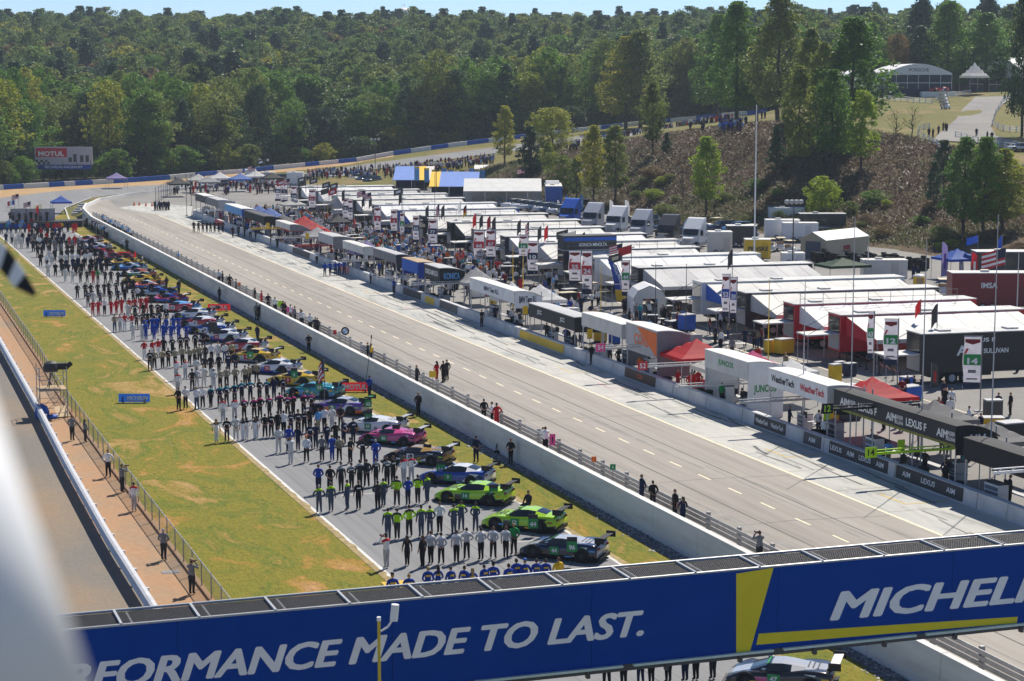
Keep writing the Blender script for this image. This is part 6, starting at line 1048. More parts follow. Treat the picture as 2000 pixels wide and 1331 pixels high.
GRID = [(at_front(1042.5, 1091), 'GT_M', 'dark blue low racing car with silver roof nearest the bridge', ['navy', 'black', 'silver'], '44', 'green', 'black', None), (at_front(968, 1035), 'GT_F', 'lime green and black racing car, nearer of two', ['lime', 'black', 'lime'], '12', 'green', 'black', None), (at_front(874, 982.5), 'GT_F', 'lime green and black racing car, farther of two', ['lime', 'black', 'lime'], '14', 'green', 'black', None),
 (at_front(842, 946), 'GT_F', 'blue racing car with a pale checked roof', ['blue', 'navy', 'white'], '9', 'green', 'black', None), (at_front(770, 905.5), 'GT_M', 'black and gold racing car', ['black', 'charcoal', 'gold'], '57', 'white', 'silver', ('CAT', 'yellow')), (at_front(720, 868.5), 'GT_M', 'pink and black racing car', ['pink', 'black', 'pink'], '86', 'green', 'silver', None), (at_front(690, 845), 'GT_M', 'white racing car with black lettering on its side', ['white', 'white', 'white'], '63', 'green', 'silver', ('WeatherTech', 'black')), (at_front(622, 808.5), 'GT_F', 'purple and white racing car with orange sill', ['purple', 'orange', 'lightgrey'], '33', 'green', 'green', None),
 (at_rear(634, 779.5), 'GT_M', 'cyan blue racing car beside the nearest red sign board', ['teal', 'skyblue', 'teal'], '48', 'green', 'black', None), (at_rear(595.6, 757), 'GT_F', 'yellow racing car, nearer of the two on the grid', ['yellow', 'yellow', 'yellow'], '3', 'brightred', 'silver', None), (at_rear(553.5, 733.5), 'GT_F', 'white racing car with blue and red flashes between two yellow cars', ['white', 'blue', 'white'], '25', 'brightred', 'black', None), (at_rear(511.8, 711), 'GT_F', 'yellow racing car, farther of the two on the grid', ['yellow', 'silver', 'yellow'], '4', 'brightred', 'silver', None), (at_rear(490, 690), 'GT_F', 'red and white racing car beyond the yellow cars', ['red', 'red', 'white'], '911', 'white', 'black', None),
 (at_rear(451, 671), 'GT_F', 'white racing car with its door raised', ['white', 'blue', 'white'], '24', 'brightred', 'black', None), (at_front(381, 653), 'GT_M', 'blue, white and red racing car', ['blue', 'white', 'white'], '66', 'white', 'black', None), (at_front(362, 640), 'GT_M', 'red and white racing car beside the blue, white and red one', ['red', 'white', 'white'], '67', 'white', 'black', None), (at_front(348, 625), 'GT_F', 'white and blue racing car beside the middle red sign board', ['white', 'blue', 'white'], '912', 'white', 'black', None), (at_front(319.6, 609.5), 'GT_M', 'red racing car with a pale blue stripe', ['brightred', 'brightred', 'skyblue'], '62', 'white', 'black', None),
 (at_front(297, 592), 'DPI', 'red and blue prototype next to the red racing car', ['brightred', 'blue', 'blue'], '31', 'white', 'white', None), (at_front(278, 579), 'DPI', 'black and silver prototype', ['black', 'silver', 'royal'], '10', 'blue', 'blue', None), (at_front(258, 565), 'DPI', 'orange and blue prototype', ['orange', 'blue', 'white'], '55', 'white', 'black', None), (at_front(250, 553), 'DPI', 'yellow prototype, nearer of two', ['yellow', 'yellow', 'yellow'], '6', 'white', 'black', None), (at_front(243, 541), 'DPI', 'white, orange and green prototype', ['white', 'green', 'orange'], '52', 'white', 'black', None), (at_front(228, 529), 'DPI', 'bright blue prototype behind the nearer yellow one', ['skyblue', 'blue', 'white'], '77', 'white', 'black', None),
 (at_front(212, 520), 'DPI', 'yellow prototype, farther of two', ['yellow', 'black', 'yellow'], '84', 'white', 'black', None), (at_front(200, 509), 'DPI', 'dark red prototype by the farthest red sign board', ['darkred', 'black', 'darkred'], '85', 'white', 'black', None), (at_front(167, 499), 'DPI', 'red prototype, second from the far end', ['brightred', 'white', 'brightred'], '7', 'white', 'black', None), (at_front(165, 488), 'DPI', 'white and blue prototype near the far end', ['white', 'blue', 'white'], '54', 'white', 'black', None), (at_front(150, 474), 'DPI', 'red and white prototype at the far end of the grid', ['red', 'white', 'white'], '50', 'white', 'black', None)]
for loc, kind, lab, cols, num, nc, wg, sp_ in GRID: loc = np.array(loc); loc[2] = .013; car(kind, lab, cols, loc, HD, num, nc, wing=wg, group='racing cars parked at an angle on the grid', sponsor=sp_)
p = px(1480, 1341); car('GT_M', 'dark racing car with pale roof, half hidden under the bridge', ['charcoal', 'pink', 'lightgrey'], (p[0] + 1, p[1] - .2, .013), HD + .1, '47', 'green', wing='white', group='racing cars parked at an angle on the grid')
# raised door of the white car
q = np.array(at_rear(451, 671)); b = MB(); b.slab([(0, 0, 0), (1.1, 0, 0), (1.0, .25, 1.15), (.1, .25, 1.2)], .05); o = obj('raised_door', b, C('charcoal')); par = [c for c in bpy.data.objects if c.get('label') == 'white racing car with its door raised'][0]; o.parent = par; o.location = (-.1, .95, .82)
# number boards on sticks beside the cars
for k, (u, vb, vt, num, lab) in enumerate([(1117, 1105, 1070, '96', 'dark blue car with silver roof'), (1041, 1048, 1025, '44', 'nearer lime car'), (964, 990, 965, '12', 'farther lime car'), (861, 945, 918, '14', 'blue checked car'), (835, 905, 885, '9', 'black and gold car'), (774, 868, 846, '57', 'pink car'), (720, 845, 818, '86', 'white lettered car'), (719, 812, 790, '63', 'purple car'), (624, 785, 758, '33', 'cyan car'), (575, 760, 733, '3', 'nearer yellow car'), (489, 722, 695, '4', 'farther yellow car')]):
    p = px(u, vb); D = (p - cc) @ cf; h = (vb - vt) / FP * D; t = thing('number_board', f'green number board on a stick beside the {lab}', 'sign', p, -PSI, 'number boards beside the cars'); b = MB(); b.tube((0, 0, 0), (0, 0, h), .02); obj('stick', b, C('black'), t); b = MB(); b.box(-.27, .27, -.03, -.01, h - .2, h + .35); o = obj('panel', b, C('green'), t); letters(o, num, (0, -.032, h + .04), (1, 0, 0), (0, 0, 1), .26, C('lettering'), bold=.04); b = MB(); b.box(-.27, .27, -.032, -.01, h + .35, h + .6); obj('top_panel', b, C('charcoal'), o)
# ================================================================== PADDOCK VEHICLES
TOCAM = math.atan2(-cf[1], -cf[0])
def road_car(u, v, kind, col, label, rot, z=1., group=None, terrain=False):
    p = hit(u, v) if terrain else px(u, v, z); return car(kind, label, [col, col, col], p, rot, cat='car', name='parked_car', group=group, race=False, rim='silver')
SU = [(1002, 407, 'SUV', 'white'), (1019, 409, 'SUV', 'white'), (1035, 411, 'SUV', 'silver'), (1050, 413, 'SUV', 'slate'), (1064, 415, 'SUV', 'silver'), (1078, 417, 'SUV', 'navy'), (1092, 419, 'SUV', 'silver'), (1108, 421, 'SEDAN', 'grey')]
for i, (u, v, k, c) in enumerate(SU): road_car(u, v, k, c, f'{dict(slate="blue-grey").get(c, c)} parked car, {ORD[i]} from the left in front of the white marquee', TOCAM - .9, group='cars parked beside the white marquee')
for i, (u, v, k, c) in enumerate([(655, 351, 'SUV', 'white'), (672, 349, 'SUV', 'silver'), (690, 350, 'SUV', 'silver'), (699, 354, 'SUV', 'white'), (712, 357, 'SUV', 'navy'), (727, 359, 'SUV', 'charcoal')]): road_car(u, v, k, c, f'{c} parked car, {ORD[i]} from the left below the far crowd', TOCAM - .7, group='cars parked below the far crowd')
for u, v, k, c, lab, r in [(1365, 449, 'SUV', 'white', 'white estate car parked at the foot of the bank', TOCAM + 1.4), (1330, 462, 'SEDAN', 'navy', 'dark blue car behind the silver truck', TOCAM - .8), (1388, 474, 'SEDAN', 'white', 'white car beside the white truck', TOCAM - 1.2), (1412, 452, 'SUV', 'navy', 'dark car by the golf carts under the bank', TOCAM - 1.2), (1440, 455, 'SUV', 'skyblue', 'blue car by the golf carts under the bank', TOCAM - 1.2), (1581, 500, 'PICK', 'silver', 'silver pickup truck beside the tan shed', TOCAM - .5), (1300, 450, 'SEDAN', 'slate', 'blue-grey car behind the dark truck', TOCAM - 1.), (1128, 408, 'SUV', 'navy', 'dark car under the trees at the bank foot', TOCAM - 1.2), (1215, 438, 'SEDAN', 'navy', 'dark car behind the second white truck', TOCAM - 1.), (1262, 440, 'SUV', 'grey', 'grey car behind the silver truck row', TOCAM - 1.)]: road_car(u, v, k, c, lab, r)
p = hit(1990, 296); car('SEDAN', 'silver car on the upper road at the right edge', ['silver', 'silver', 'silver'], p, TOCAM - 1.3, cat='car', name='parked_car', race=False, rim='silver'); 
def tractor(u, v, col, label, rot=None, s=1.12):
    p = px(u, v, 1.); t = thing('truck_tractor', label, 'truck', p, TOCAM - .45 if rot is None else rot, 'truck tractors parked in a row behind the transporters'); m = mat('coach_' + col, PAL[col][:3], rough=.3, var=.05)
    b = MB(); b.hexa([(-1.3, -1.2, .9), (1.3, -1.2, .9), (1.3, 1.2, .9), (-1.3, 1.2, .9), (-1.3, -1.2, 2.6), (.9, -1.15, 2.6), (.9, 1.15, 2.6), (-1.3, 1.2, 2.6)]); obj('cab', b, m, t); b = MB(); b.hexa([(1.31, -.85, .85), (2.5, -.7, .8), (2.5, .7, .8), (1.31, .85, .85), (1.2, -.85, 1.75), (2.4, -.65, 1.5), (2.4, .65, 1.5), (1.2, .85, 1.75)]); hd = obj('bonnet', b, m, t)
    b = MB(); b.hexa([(-1.3, -1.2, 2.61), (.8, -1.15, 2.61), (.8, 1.15, 2.61), (-1.3, 1.2, 2.61), (-1.3, -1.18, 3.9), (-.7, -1.1, 3.8), (-.7, 1.1, 3.8), (-1.3, 1.18, 3.9)]); obj('fairing', b, m, t); b = MB(); b.quad((1.28, 1.0, 1.82), (1.28, -1.0, 1.82), (.96, -1.0, 2.55), (.96, 1.0, 2.55)); o = obj('windscreen', b, glass_mat(), t); o.location.x = .06
    for sy in (-1, 1): b = MB(); b.box(-.1, .8, sy * 1.21 - .01, sy * 1.21 + .01, 1.7, 2.4); obj('side_window', b, glass_mat(), t); b = MB(); b.box(2.46, 2.54, sy * .5 - .16, sy * .5 + .16, 1.0, 1.25); obj('headlight', b, C('silver'), hd); b = MB(); b.tube((-1.5, sy * 1.0, .9), (-1.5, sy * 1.0, 3.8), .08, n=8); obj('exhaust_stack', b, C('steel'), t)
    b = MB(); b.box(2.5, 2.56, -.4, .4, .85, 1.45); obj('grille', b, C('steel'), hd); b = MB(); b.box(2.35, 2.65, -1.15, 1.15, .4, .75); obj('bumper', b, C('steel'), t); b = MB(); b.box(-5, 2, -.45, .45, .6, .9); obj('chassis', b, C('charcoal'), t); b = MB(); b.box(-1.3, 1.2, -1.25, 1.25, .45, .85); obj('side_tank', b, C('steel'), t)
    for x in (1.7, -3.4, -4.6):
        for y in (-1.0, 1.0): wheel(t, x, y, .5, rim='steel')
    t.scale = (s, s, s)
for u, v, c, lab in [(1113, 440, 'royal', 'blue truck tractor, first from the left in the row'), (1158, 450, 'silver', 'dark silver truck tractor, second from the left in the row'), (1204, 458, 'white', 'white truck tractor, third from the left in the row'), (1252, 466, 'silver', 'bright silver truck tractor, fourth from the left in the row'), (1305, 478, 'darkgrey', 'dark truck tractor, fifth from the left in the row'), (1355, 486, 'white', 'white truck tractor at the right end of the row')]: tractor(u, v, c, lab)
tractor(1080, 398, 'white', 'white truck tractor beside the large white marquee', TOCAM + .1); 
def box_trailer(u0, u1, vg, h, d, col, label, roof='roofwhite', text=None, stripe=None, wheels=True, name='box_trailer', cat='trailer', z=1., win=False):
    a, c = px(u0, vg, z), px(u1, vg, z); w = float(np.linalg.norm(c - a)); t = thing(name, label, cat, a, math.atan2(c[1] - a[1], c[0] - a[0])); g0 = .5 if wheels else .05
    b = MB(); b.box(0, w, 0, d, g0, h); o = obj('body', b, mat('coach_' + col, PAL[col][:3], rough=.35, var=.06), t); b = MB(); b.box(-.04, w + .04, -.04, d + .04, h, h + .08); b.box(w * .3, w * .3 + .8, d * .3, d * .3 + .8, h + .08, h + .3); obj('roof', b, fab(roof), t)
    if wheels:
        for x in (w * .3, w * .3 + 1.0):
            for y in (.12, d - .12): wheel(t, x, y, .42, .42, .24)
        b = MB(); b.box(0, w, .4, d - .4, .35, g0); obj('chassis', b, C('charcoal'), t)
    b = MB(); b.box(w * .62, w * .62 + .9, -.02, 0, g0 + .05, min(h - .2, g0 + 2.)); obj('door', b, mat('coach_door_' + col, tuple(q * .8 for q in PAL[col][:3]), rough=.4), o)
    if win:
        for k in range(3): b = MB(); b.box(w * (.08 + k * .17), w * (.08 + k * .17) + 1.0, -.025, 0, h * .55, h * .8); obj('window', b, glass_mat(), o)
    if stripe: b = MB(); b.box(.05, w - .05, -.028, -.0, h * .35, h * .35 + stripe[1]); obj('stripe', b, C(stripe[0]), o)
    if text: letters(o, text[0], (w * text[3], -.03, h * text[4]), (1, 0, 0), (0, 0, 1), text[2], C(text[1]), bold=.03)
    return t
for a in [(1503, 1572, 449, 3.4, 2.5, 'white', 'tall white box trailer under the bank'), (1420, 1478, 483, 3.0, 2.4, 'charcoal', 'dark box trailer behind the rental truck'), (1496, 1562, 470, 3.0, 2.4, 'white', 'long white trailer, upper of two, beside the dark one'), (1530, 1598, 474, 2.8, 2.4, 'white', 'white trailer with a yellow panel by the shed'), (1384, 1430, 500, 3.2, 2.5, 'offwhite', 'plain off-white trailer right of the truck row')]: box_trailer(*a)
box_trailer(1562, 1652, 462, 3.4, 2.5, 'charcoal', 'black motorhome under the bank', roof='lightgrey', name='motorhome', cat='motorhome', win=True, stripe=('silver', .3)); box_trailer(1456, 1505, 512, 2.9, 2.4, 'yellow', 'yellow rental box truck with dark lettering', text=('PENSKE', 'charcoal', .6, .5, .6), name='box_truck', cat='truck'); box_trailer(1528, 1572, 520, 1.6, 2.2, 'white', 'low white trailer in front of the light mast')
box_trailer(1858, 2060, 607, 3.9, 2.6, 'darkred', 'long dark red trailer at the right edge', text=('IMSA', 'lettering', .6, .36, .68), roof='offwhite'); box_trailer(1906, 2040, 552, 3.6, 3., 'charcoal', 'black show trailer with an open glass side at the right edge', win=True); box_trailer(1686, 1772, 552, 2.6, 2.4, 'offwhite', 'long low cream trailer behind the red transporters', roof='offwhite'); box_trailer(1066, 1098, 402, 3.6, 12, 'royal', 'blue trailer with white roof beside the large marquee', roof='offwhite')
p = px(1645, 556, 1.); canopy(p[0], p[1], 1., 5.5, 4, 2.4, 'darkgreen', 'green awning beside the cream trailer', peak=.8)
# tan shed with metal roof
a, c = px(1612, 507, 1.), px(1694, 497, 1.); w = float(np.linalg.norm(c - a)); t = thing('shed', 'tan metal shed with a ribbed white roof at the foot of the bank', 'shed', a, math.atan2(c[1] - a[1], c[0] - a[0])); b = MB(); b.box(0, w, 0, 4, 0, 2.6); b.add([(0, 0, 2.6), (0, 4, 2.6), (0, 2, 3.5)], [(0, 2, 1)]); b.add([(w, 0, 2.6), (w, 4, 2.6), (w, 2, 3.5)], [(0, 1, 2)]); obj('wall', b, mat('shed_wall', (.38, .34, .26), rough=.7, var=.06), t)
for s in (0, 1):
    b = MB()
    for k in range(int(w / .4) + 1): x0 = -.2 + k * (w + .4) / (int(w / .4) + 1); x1 = x0 + (w + .4) / (int(w / .4) + 1) - .03; b.slab([(x0, -.2 if s == 0 else 4.2, 2.55), (x1, -.2 if s == 0 else 4.2, 2.55), (x1, 2, 3.58), (x0, 2, 3.58)][::1 if s == 0 else -1], .05)
    obj('roof', b, mat('roof_metal', (.7, .7, .7), rough=.4, var=.05), t)
b = MB(); b.box(-.04, 0, .8, 3.2, 0, 2.3); obj('roller_door', b, C('slate'), t); b = MB(); b.box(w * .42, w * .58, -.02, 0, 1.0, 1.6); obj('sign', b, C('darkred'), t); b = MB(); b.box(w * .4, w * .6, -.02, 0, .75, .95); obj('sign_text', b, C('darkgrey'), t)
# tyre stacks by the shed
b = MB(); 
for k in range(5): b.lathe([(.2, k * .24), (.33, k * .24 + .02), (.36, k * .24 + .12), (.33, k * .24 + .22), (.2, k * .24 + .23)], 12)
tsm = b.mesh('tyres', True); tsm.materials.append(C('rubber')); g2 = random.Random(4)
def tyre_stack(p, label, group, h=1.):
    o = obj('tyre_stack', tsm, C('rubber'), None, p); o.scale = (1, 1, h); return tag(o, label, 'tyre stack', group)
n_ = 0
for i in range(64):
    f_ = i / 63; u = 1588 + f_ * 222; v = 509 + f_ * 16 + (i % 3) * 2.2
    if 1612 < u < 1690 and i % 3 == 0: continue
    p = px(u, v, 1.); tyre_stack(p, 'stack of black tyres in the long rank between the shed and the banner', 'tyre stacks ranked by the shed', g2.uniform(.9, 1.5))
# white tyre wall along the inside of the far turn
# golf carts
def golf_cart(u, v, label, rot, z=1., terrain=False, col='white'):
    p = hit(u, v) if terrain else px(u, v, z); t = thing('golf_cart', label, 'golf cart', p, rot, 'golf carts in the paddock'); b = MB(); b.box(-1.1, 1.15, -.58, .58, .28, .5); b.hexa([(.6, -.58, .5), (1.2, -.5, .45), (1.2, .5, .45), (.6, .58, .5), (.65, -.55, 1.0), (.95, -.45, .8), (.95, .45, .8), (.65, .55, 1.0)]); b.box(-1.1, -.3, -.58, .58, .5, .75); obj('body', b, C(col), t); b = MB(); b.box(-1.0, .85, -.6, .6, 1.8, 1.87); obj('roof', b, C('cream' if col == 'white' else 'offwhite'), t)
    for x in (-.95, .8):
        for y in (-.55, .55): b = MB(); b.tube((x, y, .7), (x * .98, y, 1.8), .02); obj('post', b, C('black'), t); wheel(t, x * .85, y, .22, .22, .18)
    b = MB(); b.box(-.5, .05, -.5, .5, .75, .88); b.box(-.6, -.48, -.5, .5, .88, 1.25); obj('seat', b, C('tan'), t)
for i, (u, v, r) in enumerate([(935, 402, 0), (952, 404, .4), (970, 403, .2), (988, 404, 0), (1842, 577, TOCAM), (1400, 448, .5), (1468, 462, .3), (1505, 492, TOCAM), (1525, 490, TOCAM), (1542, 496, TOCAM + .3), (700, 490, .3), (1150, 585, .2), (1108, 605, .1)]): golf_cart(u, v, f'golf cart with cream roof, {ORD[i]} one ' + ('under the white marquee' if i < 4 else 'behind the red transporters' if i == 4 else 'under the bank' if i < 7 else 'beside the light mast' if i < 10 else 'among the transporters'), r)
for i in range(5): golf_cart(1847 - i * 2.0, 214 - i * 6.5, f'golf cart, {ORD[i]} in the line beside the upper road', TOCAM + .2, terrain=True)
# flood-light masts
for u, vb, vt, lab, n in [(1548, 520, 392, 'dark light mast with four lamps in the middle of the paddock', 4), (733, 345, 272, 'light mast beside the far road', 3), (516, 357, 312, 'light mast with two round lamps by the far flags', 2), (852, 400, 318, 'dark light mast by the blue marquees', 3)]:
    p = px(u, vb, 1.); D = (p - cc) @ cf; H = (vb - vt) / FP * D; t = thing('light_mast', lab, 'light mast', p, -PSI); b = MB(); b.tube((0, 0, 0), (0, 0, H), .1, .07); b.tube((-.9, 0, H - .5), (.9, 0, H - .5), .05); obj('pole', b, C('darkgrey'), t)
    for k in range(n): x = -.9 + 1.8 * k / max(n - 1, 1); b = MB(); b.lathe([(.12, 0), (.34, .18), (.3, .5), (.12, .55)], 10, (x, -.1, H - .45)); obj('lamp', b, C('lightgrey'), t)
# portable toilet, scaffold tower
p = px(1796, 578, 1.); t = thing('portable_toilet', 'yellow and white portable toilet behind the awnings', 'portable toilet', p, -PSI); b = MB(); b.box(-.55, .55, 0, 1.1, .05, 2.1); obj('cabin', b, C('yellow'), t); b = MB(); b.lathe([(.78, 2.1), (.7, 2.25), (.3, 2.4)], 4, (0, .55, 0)); obj('roof', b, C('white'), t); b = MB(); b.box(-.35, .35, -.02, 0, .1, 1.95); obj('door', b, C('tan'), t)
t = thing('camera_tower', 'scaffold camera tower with a black covered camera beside the service road', 'scaffold tower', (15.75, 150.4, 0)); b = MB()
for x in (-1, 1):
    for y in (-1.1, 1.1):
        b = MB(); b.tube((x, y, 0), (x, y, 3.9), .035); obj('upright', b, m_galv, t)
for z in (.4, 1.2, 2.1, 2.9, 3.5):
    b = MB()
    for s in (-1, 1): b.tube((-1, s * 1.1, z), (1, s * 1.1, z), .025); b.tube((s, -1.1, z), (s, 1.1, z), .025)
    obj('ledger', b, m_galv, t)
b = MB()
for s in (-1, 1): b.tube((-1, s * 1.1, .2), (1, s * 1.1, 2.0), .022); b.tube((s, -1.1, 2.0), (s, 1.1, .3), .022)
obj('brace', b, m_galv, t); b = MB()
for k in range(5): b.box(-1, 1, -1.1 + k * .44, -.7 + k * .44, 2.12, 2.18)
obj('deck', b, mat('plywood', (.5, .36, .2), var=.12), t); b = MB(); b.slab([(.2, -1.2, .1), (1.2, -.9, .1), (1.1, .4, .7), (0.1, .1, .7)], .03); obj('plywood_sheet', b, mat('plywood'), t)
o = thing('broadcast_camera', 'black rain-covered television camera on top of the scaffold tower', 'camera', (15.75, 150.4, 2.2)); b = MB(); b.lathe([(.05, 1.1), (.5, 1.2), (.62, 1.5), (.5, 1.85), (.2, 2.0)], 12); obj('cover', b, C('charcoal'), o); b = MB(); b.box(.35, 1.25, -.3, .3, 1.35, 1.8); b.tube((1.2, 0, 1.55), (1.5, .1, 1.75), .2); obj('lens', b, C('black'), o); b = MB()
for a in range(3): b.tube((0, 0, 1.15), (.5 * math.cos(a * 2.1), .5 * math.sin(a * 2.1), 0), .04)
obj('tripod', b, C('darkgrey'), o)
b = MB(); b.lathe([(.1, 0), (.5, .05), (.55, .5), (.4, .9), (.1, 1.1)], 10); b.lathe([(.1, 0), (.5, .05), (.4, .25), (.1, .3)], 8, (.7, -.2, 0)); tag(obj('tarpaulin', b, C('royal'), None, (14.9, 149.6, 0), smooth=True), 'crumpled blue tarpaulin at the foot of the scaffold tower', 'tarpaulin')
for k, (u, v, kd, c) in enumerate([(452, 361, 'SUV', 'white'), (466, 363, 'SUV', 'silver'), (436, 364, 'SEDAN', 'navy'), (489, 361, 'SUV', 'charcoal'), (418, 362, 'PICK', 'white'), (520, 357, 'SUV', 'silver'), (544, 355, 'SUV', 'navy'), (405, 368, 'SEDAN', 'silver')]): road_car(u, v, kd, c, f'{c} vehicle, {ORD[k]} parked at the far end of the paddock', TOCAM - .8, group='vehicles at the far end of the paddock')
for u, v, c, lab in [(388, 376, 'offwhite', 'off-white canopy at the very end of the pit'), (408, 380, 'lightgrey', 'grey canopy at the very end of the pit'), (430, 372, 'white', 'white canopy near the far flags'), (470, 374, 'periwinkle', 'pale blue canopy near the far flags'), (500, 368, 'white', 'second white canopy near the far flags'), (532, 372, 'charcoal', 'black canopy near the far flags'), (350, 384, 'darkgrey', 'dark canopy by the pit exit')]: p = px(u, v, 1.); canopy(p[0], p[1], 1., 4.4, 4.4, 2.7, c, lab, peak=1.2)
for a in [(560, 592, 366, 3.2, 2.5, 'white', 'white box trailer by the farthest banners'), (510, 536, 364, 3.0, 2.4, 'lightgrey', 'grey box trailer by the far flags'), (478, 498, 356, 2.8, 2.4, 'white', 'small white trailer at the far end')]: box_trailer(*a)
ef = thing('pit_exit_fence', 'curved wire fence at the far end of the pit boxes', 'fence'); pv_ = None
for k in range(12):
    a = k / 11; p = px(304 + 44 * a ** .8, 398 - 22 * math.sin(a * 1.4), 1.); b = MB(); b.tube(p, p + np.array([0, 0, 3.2]), .05); obj('post', b, C('grey'), ef)
    if pv_ is not None:
        b = MB()
        for z in range(9): q0, q1 = Vector(pv_) + Vector((0, 0, .3 + z * .34)), Vector(p) + Vector((0, 0, .3 + z * .34)); b.quad(q0, q1, q1 + Vector((0, 0, .05)), q0 + Vector((0, 0, .05)))
        obj('wire_panel', b, C('grey'), ef)
    pv_ = p
# ================================================================== UPPER PLATEAU: tents, fences, road
def on_t(u, v): return hit(u, v)
rl = [(1970, 172), (1905, 192), (1880, 215), (1868, 235), (1850, 250), (1835, 262), (1822, 278)]; rr = [(2030, 178), (1985, 190), (1960, 205), (1942, 225), (1935, 250), (1945, 268), (2010, 285)]
b = MB(); P = [[arr([hit(*l) + np.array([0, 0, .18])])[0]] + [arr([hit(l[0] + (r[0] - l[0]) * k / 4, l[1] + (r[1] - l[1]) * k / 4) + np.array([0, 0, .18])])[0] for k in (1, 2, 3)] + [arr([hit(*r) + np.array([0, 0, .18])])[0]] for l, r in zip(rl, rr)]; b.grid(P[::-1]); struct('upper_road', b, m_paddock)
def rail_fence(pts, label, h=1.15, rails=3):
    t = thing('rail_fence', label, 'fence'); Q = []
    for (a, c) in zip(pts[:-1], pts[1:]):
        n = max(1, int(abs(c[0] - a[0]) / 13 + abs(c[1] - a[1]) / 9)); Q += [hit(a[0] + (c[0] - a[0]) * k / n, a[1] + (c[1] - a[1]) * k / n) for k in range(n)]
    Q.append(hit(*pts[-1])); m = C('white')
    for q in Q: b = MB(); b.box(q[0] - .08, q[0] + .08, q[1] - .08, q[1] + .08, q[2] - .3, q[2] + h); obj('post', b, m, t)
    for k in range(rails):
        b = MB(); z = Vector((0, 0, h * (k + .75) / rails))
        for a, c in zip(Q[:-1], Q[1:]): a, c = Vector(a) + z, Vector(c) + z; e = Vector((0, 0, .08)); b.quad(a - e, c - e, c + e, a + e); b.quad(a + e, c + e, c - e, a - e)
        obj('rail', b, m, t)
rail_fence([(1712, 196), (1760, 199), (1820, 203), (1850, 193), (1895, 186)], 'white rail fence in front of the hospitality tent'); rail_fence([(1985, 186), (1960, 200), (1945, 225), (1938, 247), (1960, 258), (2010, 262)], 'curved white rail fence along the right of the upper road'); rail_fence([(1838, 293), (1815, 279), (1793, 268), (1795, 258), (1815, 252)], 'white rail fence at the top of the bank'); rail_fence([(1866, 269), (1900, 279), (1950, 290), (2010, 297)], 'white rail fence along the lower side of the upper road')
def hosp(u0, u1, vb, zt, d, label, text=None, peak=3., glassy=True):
    a, c = hit(u0, vb), hit(u1, vb); z = min(a[2], c[2]); w = float(np.linalg.norm((c - a)[:2])); t = thing('hospitality_tent', label, 'tent', (a[0], a[1], z), math.atan2(c[1] - a[1], c[0] - a[0])); N = 12; xs_ = [w * i / N for i in range(N + 1)]; cv = lambda x: zt + peak * math.sin(math.pi * x / w) ** 1.0
    b = MB(); b.grid([[(x, -.3, cv(x)), (x, d, cv(x))] for x in xs_]); b.add([(x, -.3, cv(x)) for x in xs_] + [(x, -.3, zt - .4) for x in xs_], [(i, i + 1, N + 2 + i, N + 1 + i) for i in range(N)]); obj('roof', b, mat('tent_white', (.72, .72, .72)), t); b = MB(); b.box(0, w, 0, .1, 0, zt - .3); obj('front', b, mat('tent_glazing', (.02, .03, .045), rough=.35, spec=.3) if glassy else C('charcoal'), t)
    for k in range(7): b = MB(); b.box(w * k / 6 - .05, w * k / 6 + .05, -.1, 0, 0, zt - .35); obj('mullion', b, C('white'), t)
    b = MB(); b.box(0, w, -.12, -.02, zt * .55, zt * .55 + .14); obj('transom', b, C('white'), t); b = MB(); b.box(0, w, -.12, 0, 0, zt * .3); obj('skirt', b, C('navy'), t)
    if text: letters(t, text, (w * .5, -.33, zt + peak * .35), (1, 0, 0), (0, 0, 1), .8, C('grey'), width=w * .3)
hosp(1728, 1858, 187, 5.2, 24, 'large white hospitality tent with a dark glazed front', 'PORSCHE', 2.2); hosp(1893, 2010, 182, 4.6, 16, 'white peaked tent at the right of the hospitality tent', None, 5., False); hosp(1640, 1726, 187, 4.2, 18, 'low white tent behind the spreading tree', None, 1.6)
p = hit(1902, 184); canopy(p[0], p[1], p[2], 5, 5, 4.2, 'white', 'small pointed white canopy between the two white tents', peak=3.2, val=.5)
p = hit(1832, 189); b = MB(); b.box(-4, 4, -1.2, 1.2, -.2, 1.1); tag(obj('display_plinth', b, C('white'), None, p, -PSI), 'white plinth with a red show car before the tent', 'plinth'); car('GT_F', 'red show car on the white plinth', ['brightred', 'red', 'brightred'], (p[0], p[1], p[2] + 1.11), TOCAM - 1.3, group=None)
# water tower behind the skyline
p = pxd(788, 30, 1500.); t = thing('water_tower', 'white domed water tower rising behind the wood', 'water tower', (p[0], p[1], 25)); H = float(p[2] - 25); b = MB(); b.lathe([(1, -6), (7.5, -4), (9, 0), (7.8, 3), (4, 5), (.6, 5.8)], 24, (0, 0, H)); obj('tank', b, C('white'), t, smooth=True); b = MB(); b.tube((0, 0, 0), (0, 0, H - 5), 2.2, n=12); obj('stem', b, C('white'), t); b = MB()
for x in (-1.2, .2, 1.): b.tube((x, 0, H + 5), (x, 0, H + 8.5), .08)
obj('aerial', b, C('darkgrey'), t)
